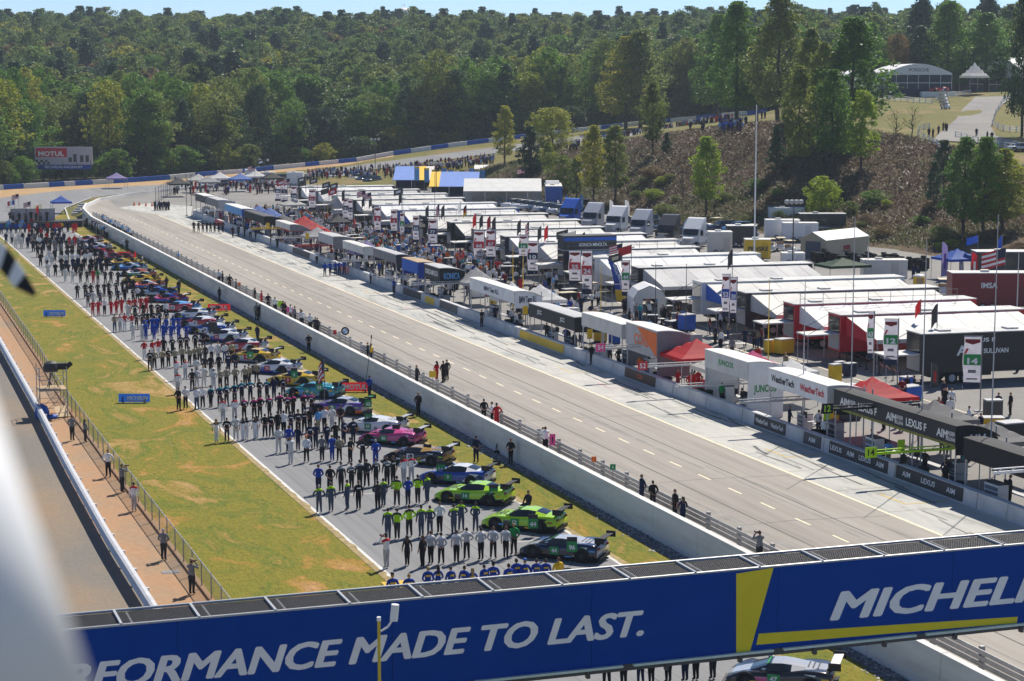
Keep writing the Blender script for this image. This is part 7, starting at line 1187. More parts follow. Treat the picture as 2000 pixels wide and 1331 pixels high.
# ================================================================== PEOPLE
#        top, bottom, forearm, accent, shoes, description
OUT = dict(K=('black', 'black', 'skin', 'black', 'black', 'black shirt'), k=('charcoal', 'black', 'charcoal', 'charcoal', 'black', 'dark grey shirt'), W=('lightgrey', 'black', 'lightgrey', 'white', 'black', 'grey and white shirt'), N=('slate', 'slate', 'slate', 'lime', 'black', 'navy suit with lime shoulders'), L=('lime', 'charcoal', 'lime', 'charcoal', 'white', 'lime and black shirt'), B=('blue', 'navy', 'blue', 'blue', 'black', 'blue shirt'),
  S=('offwhite', 'offwhite', 'offwhite', 'white', 'darkgrey', 'white race suit'), Z=('white', 'lightgrey', 'white', 'brightred', 'darkgrey', 'white suit with red shoulders'), R=('brightred', 'brightred', 'brightred', 'red', 'black', 'red suit'), Q=('brightred', 'white', 'white', 'red', 'black', 'red and white suit'), D=('navy', 'black', 'skin', 'teal', 'black', 'navy and teal shirt'), P=('black', 'black', 'skin', 'pink', 'black', 'black shirt with pink shoulders'), G=('khaki', 'black', 'khaki', 'cream', 'black', 'cream shirt'), J=('white', 'jeans', 'white', 'white', 'brown', 'white shirt and jeans'),
  U=('blue', 'blue', 'blue', 'royal', 'black', 'blue overalls'), T=('white', 'black', 'white', 'white', 'black', 'white shirt'), Y=('yellow', 'navy', 'skin', 'yellow', 'black', 'yellow shirt'), F=('white', 'white', 'skin', 'black', 'black', 'white catsuit'), E=('charcoal', 'black', 'charcoal', 'lightgrey', 'black', 'black jacket with pale shoulders'), X=('navy', 'navy', 'skin', 'navy', 'black', 'navy shirt'), O=('orange', 'khaki', 'skin', 'orange', 'white', 'orange shirt'), V=('grey', 'charcoal', 'grey', 'grey', 'black', 'grey vest'), M=('darkred', 'navy', 'skin', 'darkred', 'black', 'maroon shirt'), A=('skyblue', 'khaki', 'skin', 'skyblue', 'white', 'light blue shirt'), H=('teal', 'jeans', 'skin', 'teal', 'black', 'teal shirt'), I=('green', 'black', 'skin', 'green', 'black', 'green shirt'), C=('khaki', 'jeans', 'skin', 'khaki', 'brown', 'tan shirt'))
WOMEN = set('F'); pr = random.Random(12); NP = 0
def cloth(c): return mat('cloth_' + c, PAL[c][:3], rough=.85, var=.12, scale=6, spec=.2)
def person(loc, rot, o, label, pose=None, woman=False, cap=None, pack=False, group=None, hair=None, prn=None, sc=None):
    global NP
    NP += 1; top, bot, fore, acc, shoe, d = OUT[o]; woman = woman or o in WOMEN; pose = pose or pr.choices(['back', 'front', 'side', 'hips'], [4.5, 3, 3.2, .7])[0]
    if woman and pose in ('back', 'front', 'side'): pose = 'w_front' if pose == 'front' else 'w_side'
    sk = 'skin2' if pr.random() < .12 else 'skin'; hr = hair or pr.choices(['hair', 'brown', 'blond', 'greyhair'], [5, 4, 1.5, .8])[0]; mats = [C(sk), cloth(top), cloth(bot), cloth(shoe), C(hr), C(sk) if fore == 'skin' else cloth(fore), cloth(acc)]
    p = obj('person', FIG[pose], mats, None, loc, rot); s = sc or pr.uniform(.95, 1.04) * (.94 if woman else 1); p.scale = (s * pr.uniform(.97, 1.08), s, s); tag(p, label, 'person', group)
    if woman: obj('hair', HAIR, C(hr), p)
    if cap: obj('cap', CAP, C(cap), p, (0, .012, 1.735 - (.45 if pose == 'sit' else 0)))
    if pack: obj('backpack', PACK, cloth('black'), p)
    if pose == 'cam': obj('camera', CAMR, C('black'), p)
    if prn: q = obj('back_print', PRN, C(prn), p, (0, -.135, 1.33)); q.rotation_euler = (.12, 0, 0)
    return p
TRF = dict(A=(400, 560, 5.546), B=(400, 720, 4.4356), C=(700, 800, 3.914), D=(0, 560, 3.802), E=(0, 340, 4.7525), G=(300, 340, 4.7525))
ROWS = [('C', [(280, 1535), (380, 1508), (525, 1480), (625, 1475), (705, 1465), (790, 1468), (872, 1470), (955, 1450), (1025, 1438), (1110, 1435), (1200, 1420), (1280, 1415), (1370, 1415), (1450, 1412), (1525, 1395)], 'BBBBBBBBBBBBBBY', 'the bridge', 'yellow'),
 ('C', [(395, 1208), (1200, 1118)], [395, 480, 560, 645, 740, 835, 925, 1020, 1108, 1200], 'KKWWWWWWWI', 'the silver-roofed car', None), ('C', [(215, 992), (895, 938)], [215, 300, 385, 470, 555, 645, 720, 810, 895], 'NLLNNTNNN', 'the nearer lime car', None), ('B', [(995, 1258), (1915, 1165)], [995, 1115, 1230, 1340, 1460, 1555, 1665, 1755, 1835, 1915], 'NNNKkNLBLN', 'the farther lime car', None),
 ('B', [(990, 1090), (1800, 985)], [990, 1090, 1185, 1270, 1345, 1420, 1495, 1575, 1640, 1720, 1800], 'BKEEEkEEKZZ', 'the blue checked car', None), ('B', [(1010, 800), (1470, 835)], [1010, 1115, 1190, 1270, 1365, 1470], 'VUGKKU', 'the gold car', None), ('B', [(820, 710), (1290, 655)], [735, 820, 905, 970, 1050, 1120, 1215, 1290], 'BXXXXKXX', 'the pink car', None),
 ('B', [(105, 645), (1190, 535)], [105, 190, 260, 320, 368, 420, 468, 510, 570, 630, 690, 745, 815, 865, 920, 985, 1045, 1110, 1190], 'FKSFFFFKKKTXKKKATSK', 'the white lettered car', None), ('B', [(165, 462), (910, 405)], [165, 260, 355, 425, 495, 575, 645, 710, 780, 845, 910], 'ZZPPPPPPPPP', 'the purple car', None), ('D', [(1320, 920), (1510, 905)], [1320, 1375, 1450, 1510], 'KTJT', 'the nearer blue sign board', None), ('B', [(60, 342), (675, 255)], [60, 125, 195, 265, 335, 400, 465, 530, 600, 675], 'DDDDDDKDXX', 'the cyan car', None),
 ('D', [(1330, 792), (1530, 745)], [1330, 1415, 1470, 1530, 1575], 'ZKSSS', 'the blue sign, white suits', None), ('A', [(160, 1110), (565, 1050)], [85, 165, 245, 330, 405, 485, 565], 'SGGGGGG', 'the nearer yellow car', None), ('D', [(1310, 695), (1745, 640)], [1310, 1375, 1455, 1515, 1570, 1630, 1690, 1745], 'ZZSkKKXX', 'the car between yellow ones', None), ('D', [(1110, 617), (1710, 555)], [1110, 1160, 1210, 1260, 1310, 1355, 1400, 1440, 1480, 1530, 1580, 1620, 1670, 1710], 'KGGKGGGGGkTSJG', 'the farther yellow car', None),
 ('D', [(1080, 545), (1510, 470)], [1080, 1130, 1175, 1225, 1280, 1335, 1385, 1440, 1510], 'QQQKKKKKK', 'the red and white car', None), ('D', [(990, 398), (1385, 408)], [990, 1040, 1085, 1145, 1210, 1270, 1330, 1385], 'SSUUUUUU', 'the raised-door car', None), ('D', [(1080, 360), (1330, 345)], [1080, 1130, 1180, 1230, 1280, 1330], 'UUUUUU', 'the blue white red car', None), ('D', [(840, 337), (1240, 295)], [840, 885, 930, 970, 1010, 1060, 1100, 1140, 1180, 1230], 'CZQQKKKKKK', 'the second red-white car', None),
 ('D', [(950, 250), (1220, 235)], [950, 1000, 1075, 1130, 1170, 1220], 'SKKKKT', 'the white-blue car', None), ('D', [(690, 218), (1090, 192)], [690, 735, 775, 820, 865, 910, 955, 1000, 1045, 1090], 'RRTRRRRRRR', 'the all-red car', None), ('D', [(650, 152), (1025, 112)], [650, 695, 745, 820, 880, 935, 980, 1025], 'XSXKXKKT', 'the red-blue prototype', None), ('E', [(850, 1150), (1240, 1110)], [730, 790, 850, 905, 960, 1015, 1080, 1135, 1185, 1240], 'kkKKKkKKKK', 'the black-silver prototype', None), ('E', [(610, 1005), (1090, 1030)], [610, 680, 750, 810, 860, 915, 980, 1030, 1090], 'SSKkRIkkK', 'the orange prototype', None)]
for reg, ends, *rest in ROWS:
    ox, oy, s = TRF[reg]
    if len(ends) > 2: outs, car_, pr_ = rest; pts = ends
    else: xs_, outs, car_, pr_ = rest; (xa, ya), (xb, yb) = ends; pts = [(x, ya + (yb - ya) * (x - xa) / (xb - xa)) for x in xs_]
    for i, ((x, y), o) in enumerate(zip(pts, outs)):
        p = px(ox + x / s, oy + y / s); wm = (car_ == 'the silver-roofed car' and i < 2) or (car_ == 'the bridge' and i in (3, 6))
        person((p[0] + pr.gauss(0, .07), p[1] + pr.gauss(0, .22), .014), pr.gauss(0, .3), o, f'person in {OUT[o][5]}, {ORD[i]} from left by {car_}', woman=wm, group='people standing in rows on the grid', cap='royal' if car_ == 'the bridge' and i == 11 else ('black' if pr.random() < .12 else None), prn=pr_ or ('white' if o in 'KXDPE' and pr.random() < .5 else None))
def solo(reg, x, y, o, label, rot, pose=None, z=.005, **k):
    ox, oy, s = TRF[reg] if isinstance(reg, str) else reg; p = px(ox + x / s, oy + y / s, z); return person(p, rot, o, label, pose, **k)
LP = (0, 780, 3.328)
for x, y, o, lab, r, ps, kw in [(470, 270, 'V', 'photographer in grey vest and orange shirt below the scaffold tower', -.5, 'front', {}), (555, 280, 'V', 'person in grey vest leaning on the fence below the scaffold tower', -1.2, 'front', dict(woman=True)), (705, 506, 'T', 'person in white bib looking back by the fence', 2.6, 'hips', {}), (795, 607, 'V', 'large person in grey vest aiming a camera over the fence', -1.0, 'cam', {}), (872, 728, 'Z', 'person in white numbered bib leaning on the fence', -.4, 'side', {}), (1065, 1047, 'V', 'white-haired photographer in grey vest and pale trousers', -.5, 'front', dict(hair='greyhair')), (1248, 1268, 'V', 'photographer with a monopod nearest the bridge', -.6, 'cam', dict(cap='tan'))]: solo(LP, x, y, o, lab, r, ps, z=.014, **kw)
solo('C', 215, 1215, 'Z', 'photographer in white and red bib beside the yellow marking', .3, 'cam', cap='black', z=.014); solo('B', 640, 732, 'S', 'driver in white suit alone before the pink racing car', .1, 'back', z=.014); solo('B', 745, 828, 'S', 'cameraman in white overalls with a shoulder camera', .2, 'cam', z=.014); solo('B', 882, 812, 'T', 'person in white top and black trousers beside the cameraman', .1, 'back', cap='orange', z=.014)
for reg, x, y, o, lab, r, ps, kw in [('A', 160, 160, 'X', 'woman in dark blue on the verge by the middle red sign board', .4, 'side', dict(woman=True)), ('A', 595, 375, 'K', 'person in black at the recess in the white wall', -.4, 'side', {}), ('A', 562, 365, 'V', 'grey figure standing against the recess in the white wall', -.4, 'side', {}), ('A', 1128, 708, 'K', 'person in black facing the camera beside the wall', 2.9, 'front', dict(hair='blond')), ('A', 572, 606, 'X', 'person in dark vest behind the red and white racing car', -1., 'side', {}), ('A', 1785, 1202, 'B', 'person in blue and white holding a long boom by the red sign board', .5, 'front', {}), ('B', 1850, 412, 'k', 'person with black backpack on the verge', .3, 'front', dict(pack=True)), ('C', 900, 408, 'X', 'person in dark polo alone on the verge by the blue checked car', .2, 'back', {}), ('C', 1165, 420, 'K', 'person in black reading by the pebbles', 2.4, 'front', dict(pack=True)), ('C', 1300, 790, 'k', 'person crouching behind the nearer lime racing car', 2.0, 'sit', {}), ('G', 275, 947, 'K', 'person in black against the wall in the far half of the verge', .2, 'back', {}), ('G', 120, 1075, 'K', 'woman in black behind the prototypes', .6, 'side', dict(woman=True)), ('G', 235, 1122, 'K', 'person in black shirt and tan shorts behind the prototypes', .4, 'side', {}), ('E', 1130, 712, 'T', 'person in white vest, left of the far group by the red sign', .3, 'back', {}), ('E', 1180, 715, 'k', 'person in grey, middle of the far group by the red sign', .3, 'back', {}), ('E', 1237, 703, 'K', 'person in black, right of the far group by the red sign', .3, 'back', {}), ('E', 1320, 845, 'W', 'photographer crouching right of the farthest red sign', 1., 'sit', {})]: solo(reg, x, y, o, lab, r, ps, z=.005, **kw)
q = px(700 + 1085 / 3.914, 800 + 330 / 3.914); person((q[0], q[1], .0), 2.2, 'K', 'person in black sitting on the grass by the pebbles', 'sit').location.z = -.4
# behind the white wall (walkway of the pit lane)
WP = [((1000, 840, 3.333), 845, 328, 'X', 'dark shirt, left of a pair'), ((1000, 840, 3.333), 918, 322, 'K', 'black shirt with lime sleeves, right of a pair'), ((1000, 840, 3.333), 1062, 432, 'K', 'black shirt beside a long-haired woman'), ((1000, 840, 3.333), 1113, 475, 'X', 'navy with long brown hair'), ((1000, 840, 3.333), 1613, 665, 'V', 'grey with a camera nearest the bridge'), ((1000, 840, 3.333), 218, 12, 'T', 'white shirt behind a television camera'), ('A', 543, 40, 'K', 'black shirt, first of the far half'), ('A', 615, 85, 'R', 'red, small, in the far half'), ('A', 685, 38, 'K', 'black standing tall on the walkway'), ('A', 760, 137, 'T', 'white shirt left of the lime card'), ('A', 850, 165, 'k', 'dark shirt by the lime card'), ('A', 872, 190, 'K', 'black between the lime and pink cards'), ('A', 930, 245, 'T', 'white and black under the pink card'), ('A', 975, 245, 'V', 'grey shirt right of the pink card'), ('A', 1037, 225, 'K', 'black shirt at the end of the card group'), ('A', 1052, 270, 'T', 'white shirt, last of the card group'), ('A', 1140, 325, 'T', 'white shirt sitting apart'), ('A', 1195, 322, 'k', 'dark, left of the crouching pair'), ('A', 1218, 385, 'k', 'dark, right of the crouching pair'), ('A', 1765, 642, 'k', 'dark beside the chequered cloth'), ('A', 1802, 650, 'Y', 'yellow vest beside the chequered cloth'), ((0, 0, 1), 945, 793, 'K', 'black, first of three by the pink paddle'), ((0, 0, 1), 961, 783, 'T', 'white and black, second of three by the pink paddle'), ((0, 0, 1), 970, 783, 'R', 'red, third of three by the pink paddle'), ((0, 0, 1), 814, 737, 'k', 'dark, sitting above the orange sign'), ('G', 605, 920, 'T', 'white shirt, far end of the walkway group'), ('G', 640, 945, 'k', 'dark, second in the far walkway group'), ('G', 705, 950, 'K', 'black, third in the far walkway group'), ('G', 765, 993, 'V', 'grey, fourth in the far walkway group'), ('G', 230, 735, 'A', 'light blue at the rail far away')]
for reg, x, y, o, lab in WP:
    ox, oy, s = TRF[reg] if isinstance(reg, str) else reg; q = pxx(ox + x / s, oy + y / s, 43.85); person((43.85, q[1], 1.005), pr.choice([0, .3, 1.2, 1.7]), o, f'person in {lab} behind the wall', woman='long-haired' in lab and 0 or 'long brown' in lab, pose='cam' if 'camera' in lab else None, group='people behind the white wall')
for (u, v), o, lab in [((853, 747), 'R', 'red jacket, left of three in the pit lane'), ((866, 748), 'K', 'black, middle of three in the pit lane'), ((873, 744), 'k', 'dark grey, right of three in the pit lane')]: q = px(u, v, 1.); person((q[0], q[1], 1.01), .5, o, f'person in {lab}', woman='red' in lab)
PLP = [('G', x, 545, 'K', f'black, {ORD[i]} of eight lined up in the far pit lane') for i, x in enumerate([375, 418, 458, 495, 530, 567, 605, 642])] + [('G', 735, 592, 'K', 'black, nearest the lane, by the far wall'), ('G', 788, 582, 'k', 'dark grey by the far wall'), ('G', 845, 583, 'K', 'black beside the far yellow boom'), ('G', 898, 597, 'T', 'white shirt beside the far yellow boom'), ('G', 950, 612, 'X', 'navy below the far yellow boom'), ('G', 1092, 662, 'K', 'black, left of two by the dark wall banner'), ('G', 1150, 688, 'K', 'black, right of two by the dark wall banner'), ('G', 1515, 833, 'T', 'white shirt by the salmon wall banner')] + [('G', x, y, 'B', f'blue, {ORD[i]} of five by the lattice-front stand') for i, (x, y) in enumerate([(1590, 950), (1640, 945), (1690, 940), (1725, 940), (1770, 934)])] + [((600, 340, 4.7525), 590, 1020, 'T', 'white shirt by the grey gabled stand'), ((600, 340, 4.7525), 806, 1120, 'B', 'blue shirt before the yellow wall banner'), ((900, 400, 4.7525), 195, 1140, 'K', 'black before the long white stand'), ((900, 400, 4.7525), 240, 1118, 'S', 'white suit before the long white stand'), ((1100, 640, 3.914), 217, 287, 'K', 'black before the off-white stand'), ((1600, 680, 4.4375), 722, 1130, 'k', 'dark grey shirt before the lime boom'), ((1600, 680, 4.4375), 1090, 1248, 'K', 'black before the long black stand'), ((1100, 640, 3.914), 1470, 620, 'W', 'white and blue jacket at the green-lettered stand')]
for reg, x, y, o, lab in PLP: solo(reg, x, y, o, f'person in {lab}', pr.uniform(-.3, .3) if 'lined' in lab or 'five' in lab else pr.uniform(-1, 1), z=1.01, group='people in the pit lane')
R6 = (1200, 480, 4.7525)
for x, y, o, lab, ps in [(90, 640, 'k', 'dark shirt and shorts left of the orange shirt', 'side'), (160, 622, 'K', 'black beside the feather flag', 'side'), (205, 702, 'V', 'grey with a dog-like bag near the lane line', 'side'), (237, 703, 'H', 'teal top left of the orange shirt', 'side'), (308, 637, 'O', 'orange shirt and khaki shorts raising both arms', 'up'), (438, 735, 'k', 'dark, left of the pair at the paddock lane', 'side'), (462, 730, 'K', 'black, right of the pair at the paddock lane', 'side'), (515, 765, 'K', 'black sitting low behind the grey stand', 'side'), (585, 780, 'M', 'maroon, left of two behind the grey stand', 'side'), (608, 782, 'R', 'red, right of two behind the grey stand', 'side'), (885, 828, 'M', 'maroon walking in the paddock lane', 'side'), (985, 775, 'T', 'white shirt by the blue end wall', 'side'), (990, 962, 'T', 'white shirt with backpack on the lane line', 'side'), (1210, 942, 'X', 'navy alone in the paddock lane', 'side'), (1298, 955, 'k', 'dark, first of the group before the red transporter', 'front'), (1330, 958, 'C', 'tan, second of the group before the red transporter', 'front'), (1362, 950, 'M', 'maroon, third of the group before the red transporter', 'front'), (1405, 862, 'T', 'white, tallest of the group before the red transporter', 'front'), (1425, 935, 'K', 'black behind the group before the red transporter', 'side'), (588, 655, 'K', 'black in the arched marquee doorway', 'side'), (603, 650, 'k', 'dark beside the arched marquee doorway', 'side'), (700, 675, 'E', 'white and black jacket right of the arched marquee', 'side'), (410, 625, 'A', 'light blue right of the orange shirt', 'side')]: solo(R6, x, y, o, f'person in {lab}', pr.uniform(-3, 3), ps, z=1.005, pack='backpack' in lab)
for x, y, o, lab in [(760, 425, 'K', 'black behind the grey canopy, first of five'), (820, 428, 'k', 'dark behind the grey canopy, second of five'), (885, 445, 'X', 'blue and white behind the grey canopy, third of five'), (1090, 545, 'K', 'black behind the grey canopy, fourth of five'), (1145, 560, 'T', 'white and blue behind the grey canopy, fifth of five'), (1550, 590, 'X', 'navy, left of two at the right edge'), (1655, 590, 'K', 'black, right of two at the right edge'), (1235, 1120, 'H', 'teal inside the long black stand')]: solo((1600, 680, 4.4375), x, y, o, f'person in {lab}', pr.uniform(-3, 3), 'side', z=1.005)
# crew inside the stands: a few in each
k_ = 0; snames = ['black stand', 'edge stand', 'red-lettered white stand', 'green-lettered stand', 'grey orange stand', 'off-white stand', 'three-letter stand', 'long white stand', 'round-mark stand', 'bright blue stand']; sout = ['XkAB', 'Kk', 'TTX', 'TkI', 'kKO', 'KT', 'KBk', 'TTXS', 'KB', 'BB']
for (y0, y1), nm, os_ in zip(STANDS, snames, sout):
    for i, o in enumerate(os_): person((62.7 + .6 * (i % 2) + pr.uniform(0, .4), y0 + (y1 - y0) * (i + .6) / (len(os_) + .3), 1.005), pr.uniform(-3, 3), o, f'crew in {OUT[o][5]}, {ORD[i]} from right in the {nm}', group='crew inside the pit stands')
for i in range(7): q = px(1262 + i * 17 + (i % 2) * 5, 740 + i * 5, 1.); person((62.6 + .7 * (i % 3), 135.6 + i * .75, 1.005), pr.uniform(-3, 3), 'R', f'crew member in red, {ORD[i]} from the right under the red canopy', group='crew in red under the canopy')
for i, o in enumerate('kKXkKXTV'): q = px(1185 + i * 29 + (i % 3) * 4, 1343 - i * 2.2); person((q[0], q[1], .014), .1, o, f'person seen only from the legs under the bridge, {ORD[i]} from left', group='people under the bridge')
print('people', NP)
# ================================================================== THE REST OF THE CROWD: one mass
CW = []; cg = random.Random(21)
def add_c(p, rot, o): CW.append((p, rot, o))
for x0, x1, y, n, os_ in [(455, 1010, 950, 9, 'SKkkkKKkk'), (575, 1050, 905, 9, 'KXXXKKXX'), (380, 900, 860, 9, 'KTSSSSTTS'), (450, 1000, 812, 10, 'SkkkKKkKKk'), (340, 900, 770, 10, 'kkkVVkkkV'), (300, 880, 720, 11, 'kXXkVkkVV'), (150, 800, 690, 12, 'SSXVTkkXXRR'), (60, 640, 650, 11, 'XTSkXVkRKX'), (310, 600, 600, 7, 'KKRKKBX'), (20, 760, 555, 17, 'BHBBABRTXXRRRYXRR'), (70, 330, 520, 6, 'ATXAXR')]:
    for i in range(n): p = px((x0 + (x1 - x0) * i / n + cg.uniform(-12, 12)) / 4.7525, 340 + (y - 12 * i / n + cg.uniform(-5, 5)) / 4.7525); add_c((p[0], p[1], .012), cg.uniform(-.3, .3), os_[i % len(os_)])
for u in (20, 26, 38, 50, 61, 71, 80, 92): p = px(u, 433, 1.1); add_c((p[0], p[1], 1.1), 3 + cg.uniform(-.5, .5), cg.choice('kXVKR'))
for i in range(26): p = px(188 + i * 2.6 + cg.uniform(-3, 3), 446 + i * .6 + cg.uniform(-5, 6)); p[0] = min(p[0], 42.3); add_c((p[0], p[1], 0.), cg.uniform(-1, 1), cg.choice('TTTAXkKTJM'))
for i in range(16): add_c((43.85, 300 + i * 2.2 + cg.uniform(-.8, .8), 1.), cg.uniform(-1, 2), cg.choice('TTkAXJ'))
for i in range(7): p = px(303 + i * 4.4, 411, 1.); add_c((p[0], p[1], 1.), cg.uniform(-1, 1), cg.choice('KTXk'))
for y0, y1 in STANDS[10:]:
    for i in range(4): add_c((cg.uniform(62.6, 65.5), cg.uniform(y0, y1), 1.), cg.uniform(-3, 3), cg.choice('KkXBTRVM'))
for i in range(60): add_c((cg.uniform(62.6, 68), cg.uniform(245, 350), 1.), cg.uniform(-3, 3), cg.choice('KkXBTRVMTY'))
for i in range(620): add_c((cg.uniform(67.5, 81), cg.choice([cg.uniform(190, 350), cg.gauss(235, 14), cg.gauss(268, 14), cg.gauss(315, 16)]), 1.), cg.uniform(-3, 3), cg.choice('KkXBTTRVMJACHXkTTJO'))
for i in range(70): add_c((cg.uniform(67.5, 80), cg.uniform(96, 195), 1.), cg.uniform(-3, 3), cg.choice('KkXBTTRVMJACX'))
for i in range(110): p = px(340 + cg.random() * 220, 356 + cg.random() * 26, 1.); add_c(p, cg.uniform(-3, 3), cg.choice('KkXBTTRVMJ'))
for i in range(45): add_c((cg.uniform(83, 96), cg.uniform(140, 340), 1.), cg.uniform(-3, 3), cg.choice('KkXTRVMJX'))
for i in range(330):
    f_ = cg.random(); u = 600 + f_ * 365; v = 349 - f_ * 33 - cg.random() * (4 + 12 * f_); D = 478 - cg.random() * 22; p = pxd(u, v, D); add_c((p[0], p[1], hgt(p)[0]), cg.uniform(-3, 3), cg.choice('KkXTTRVMJXAB'))
for i in range(170):
    f_ = cg.random(); u = 1100 + f_ * 330; v = 268 - f_ * 32 + cg.uniform(-3, 9 * (1 - f_) + 3); p = pxd(u, v, 478 - 20 * cg.random()); add_c((p[0], p[1], hgt(p)[0]), cg.uniform(-3, 3), cg.choice('KkXTTRVMJAB'))
for i in range(46): p = hit(1405 + cg.random() * 55, 242 + cg.random() * 18); add_c(p, cg.uniform(-3, 3), cg.choice('XBAUkX'))
for u, v in [(1113, 300), (1126, 297), (1120, 296), (1348, 258), (1371, 257), (1374, 257), (1488, 233), (1494, 232)] + [(1814, 268), (1822, 271), (1833, 264), (1842, 258), (1846, 257), (1849, 258), (1907, 268), (1928, 277), (1937, 278), (1930, 175), (1866, 178), (1884, 176), (1888, 176), (1893, 176), (1898, 176)]: p = hit(u, v); add_c(p, cg.uniform(-3, 3), cg.choice('KkX'))
for u, v in [(1784, 544), (1793, 550), (845, 560), (1163, 413)]: p = px(u, v, 1.); add_c(p, 0, 'X')
def crowd():
    Vs, Fs, Ms = [], [], []; off = 0; pal = []; base = {}
    for k, me in enumerate((LOW, LOW2)): base[k] = (np.array([v.co for v in me.vertices]), [tuple(p.vertices) for p in me.polygons], [p.material_index for p in me.polygons])
    pi = {}
    def idx(m):
        if m.name not in pi: pi[m.name] = len(pal); pal.append(m)
        return pi[m.name]
    for p, r, o in CW:
        V, Fc, Mi = base[cg.randint(0, 1)]; c, s = math.cos(r), math.sin(r); k = cg.uniform(.93, 1.05); Q = np.column_stack([V[:, 0] * c - V[:, 1] * s, V[:, 0] * s + V[:, 1] * c, V[:, 2]]) * k + np.array([float(q) for q in p])
        top, bot, fore, acc, shoe, d = OUT[o]; ms = [C('skin'), cloth(top), cloth(bot), cloth(shoe), C(cg.choice(['hair', 'brown', 'blond'])), C('skin') if fore == 'skin' else cloth(fore), cloth(acc)]; ids = [idx(m) for m in ms]
        Vs.append(Q); Fs += [tuple(i + off for i in f) for f in Fc]; Ms += [ids[m] for m in Mi]; off += len(V)
    me = bpy.data.meshes.new('crowd'); me.from_pydata(np.concatenate(Vs).tolist(), [], Fs); me.polygons.foreach_set('material_index', Ms)
    for m in pal: me.materials.append(m)
    tag(obj('crowd', me, pal), 'crowd of small figures in the paddock and along the far slopes', 'crowd', kind='stuff')
crowd()
# ================================================================== SMALL THINGS ON THE WALL AND IN THE LANE
def paddle(u, vt, vb, col, label, txt=None, w=.5, h=.6, X=44.1, tilt=0., tc='black', disc=False):
    q = pxx(u, vt, X); t = thing('pit_board', label, 'sign', (X, q[1], 1.0), -PSI); H = float(q[2] - 1.); b = MB(); b.tube((0, 0, 0), (tilt, 0, H - h), .018); obj('stick', b, C('grey'), t); b = MB()
    if disc: b.tube((0, -.02, H - h / 2), (0, .02, H - h / 2), h / 2, n=20)
    else: b.box(-w / 2, w / 2, -.012, .012, H - h, H)
    o = obj('panel', b, C(col), t)
    if txt: letters(o, txt, (0, -.022, H - h / 2), (1, 0, 0), (0, 0, 1), h * .5, C(tc))
    if disc:
        b = MB(); b.tube((0, -.026, H - h / 2), (0, -.02, H - h / 2), h * .32, n=20); o2 = obj('disc', b, C('white'), o); b = MB()
        for s in (-1, 1): b.add([(0, -.03, H - h / 2)] + [(s * h * .3 * math.cos(a), -.03, H - h / 2 + s * h * .3 * math.sin(a)) for a in (0, .5, 1, 1.57)], [(0, 1, 2, 3, 4)])
        obj('quarters', b, C('skyblue'), o)
for a, k in [((1079, 848, 0, 'hotpink', 'pink paddle with a black bar on the walkway'), dict(w=.38, h=.75, tilt=-.2, txt='I')), ((1160, 892, 0, 'orange', 'small orange sign on the guard rail'), dict(w=.3, h=.35)), ((1197, 907, 0, 'green', 'small green board on a tripod by the guard rail'), dict(w=.34, h=.34, txt='6', tc='white')), ((845, 725, 0, 'yellow', 'yellow sign with orange arrow on the guard rail'), dict(w=.55, h=.5)), ((548, 588, 0, 'lime', 'lime card held up behind the wall'), dict(w=.6, h=.6)), ((566, 600, 0, 'hotpink', 'pink card held up behind the wall'), dict(w=.6, h=.6)), ((467, 552, 0, 'orange', 'small orange diamond sign on the far walkway'), dict(w=.35, h=.35)), ((674, 639, 0, 'black', 'round black, blue and white badge on a stick'), dict(h=.75, disc=True)), ((654, 645, 0, 'red', 'small red panel on a tripod on the walkway'), dict(w=.32, h=.4))]: paddle(*a, **k)
q = pxx(690, 667, 43.3); t = thing('chequered_cloth', 'black and white chequered cloth hung on the guard rail', 'cloth', (44.45, q[1], 1.), -PSI); b = MB()
for i in range(6):
    for j in range(6): b.quad((i * .14 - .42, .01 * math.sin(i), .3 + j * .12), (i * .14 - .28, 0, .3 + j * .12), (i * .14 - .28, 0, .42 + j * .12), (i * .14 - .42, .01 * math.sin(i), .42 + j * .12), (i + j) % 2)
obj('cloth', b, [C('black'), C('white')], t); b = MB(); b.tube((-.45, 0, 1.04), (.45, 0, 1.04), .015); obj('rod', b, C('grey'), t)
p = px(715, 765); t = thing('sound_boom', 'long black boom pole leaning up over the white wall', 'boom pole', (p[0] + .1, p[1] + .3, 0)); b = MB(); b.tube((0, 0, .9), (.6, .5, 4.2), .025); b.tube((.6, .5, 4.2), (.62, .52, 4.5), .05); obj('pole', b, C('black'), t); b = MB(); b.tube((0, 0, 0), (0, 0, .9), .02); obj('stand', b, C('black'), t)
for i, (u, v) in enumerate([(262, 399), (272, 399), (285, 400), (297, 400)]):
    p = px(u, v + 3, 1.); t = thing('traffic_cone', f'orange traffic cone, {ORD[i]} from the left at the pit entry', 'cone', p, 0, 'traffic cones at the pit entry'); b = MB(); b.lathe([(.2, .04), (.05, .75), (.02, .78)], 10); b.box(-.25, .25, -.25, .25, 0, .04); obj('body', b, C('orange'), t); b = MB(); b.lathe([(.135, .3), (.1, .5)], 10); obj('band', b, C('white'), t)
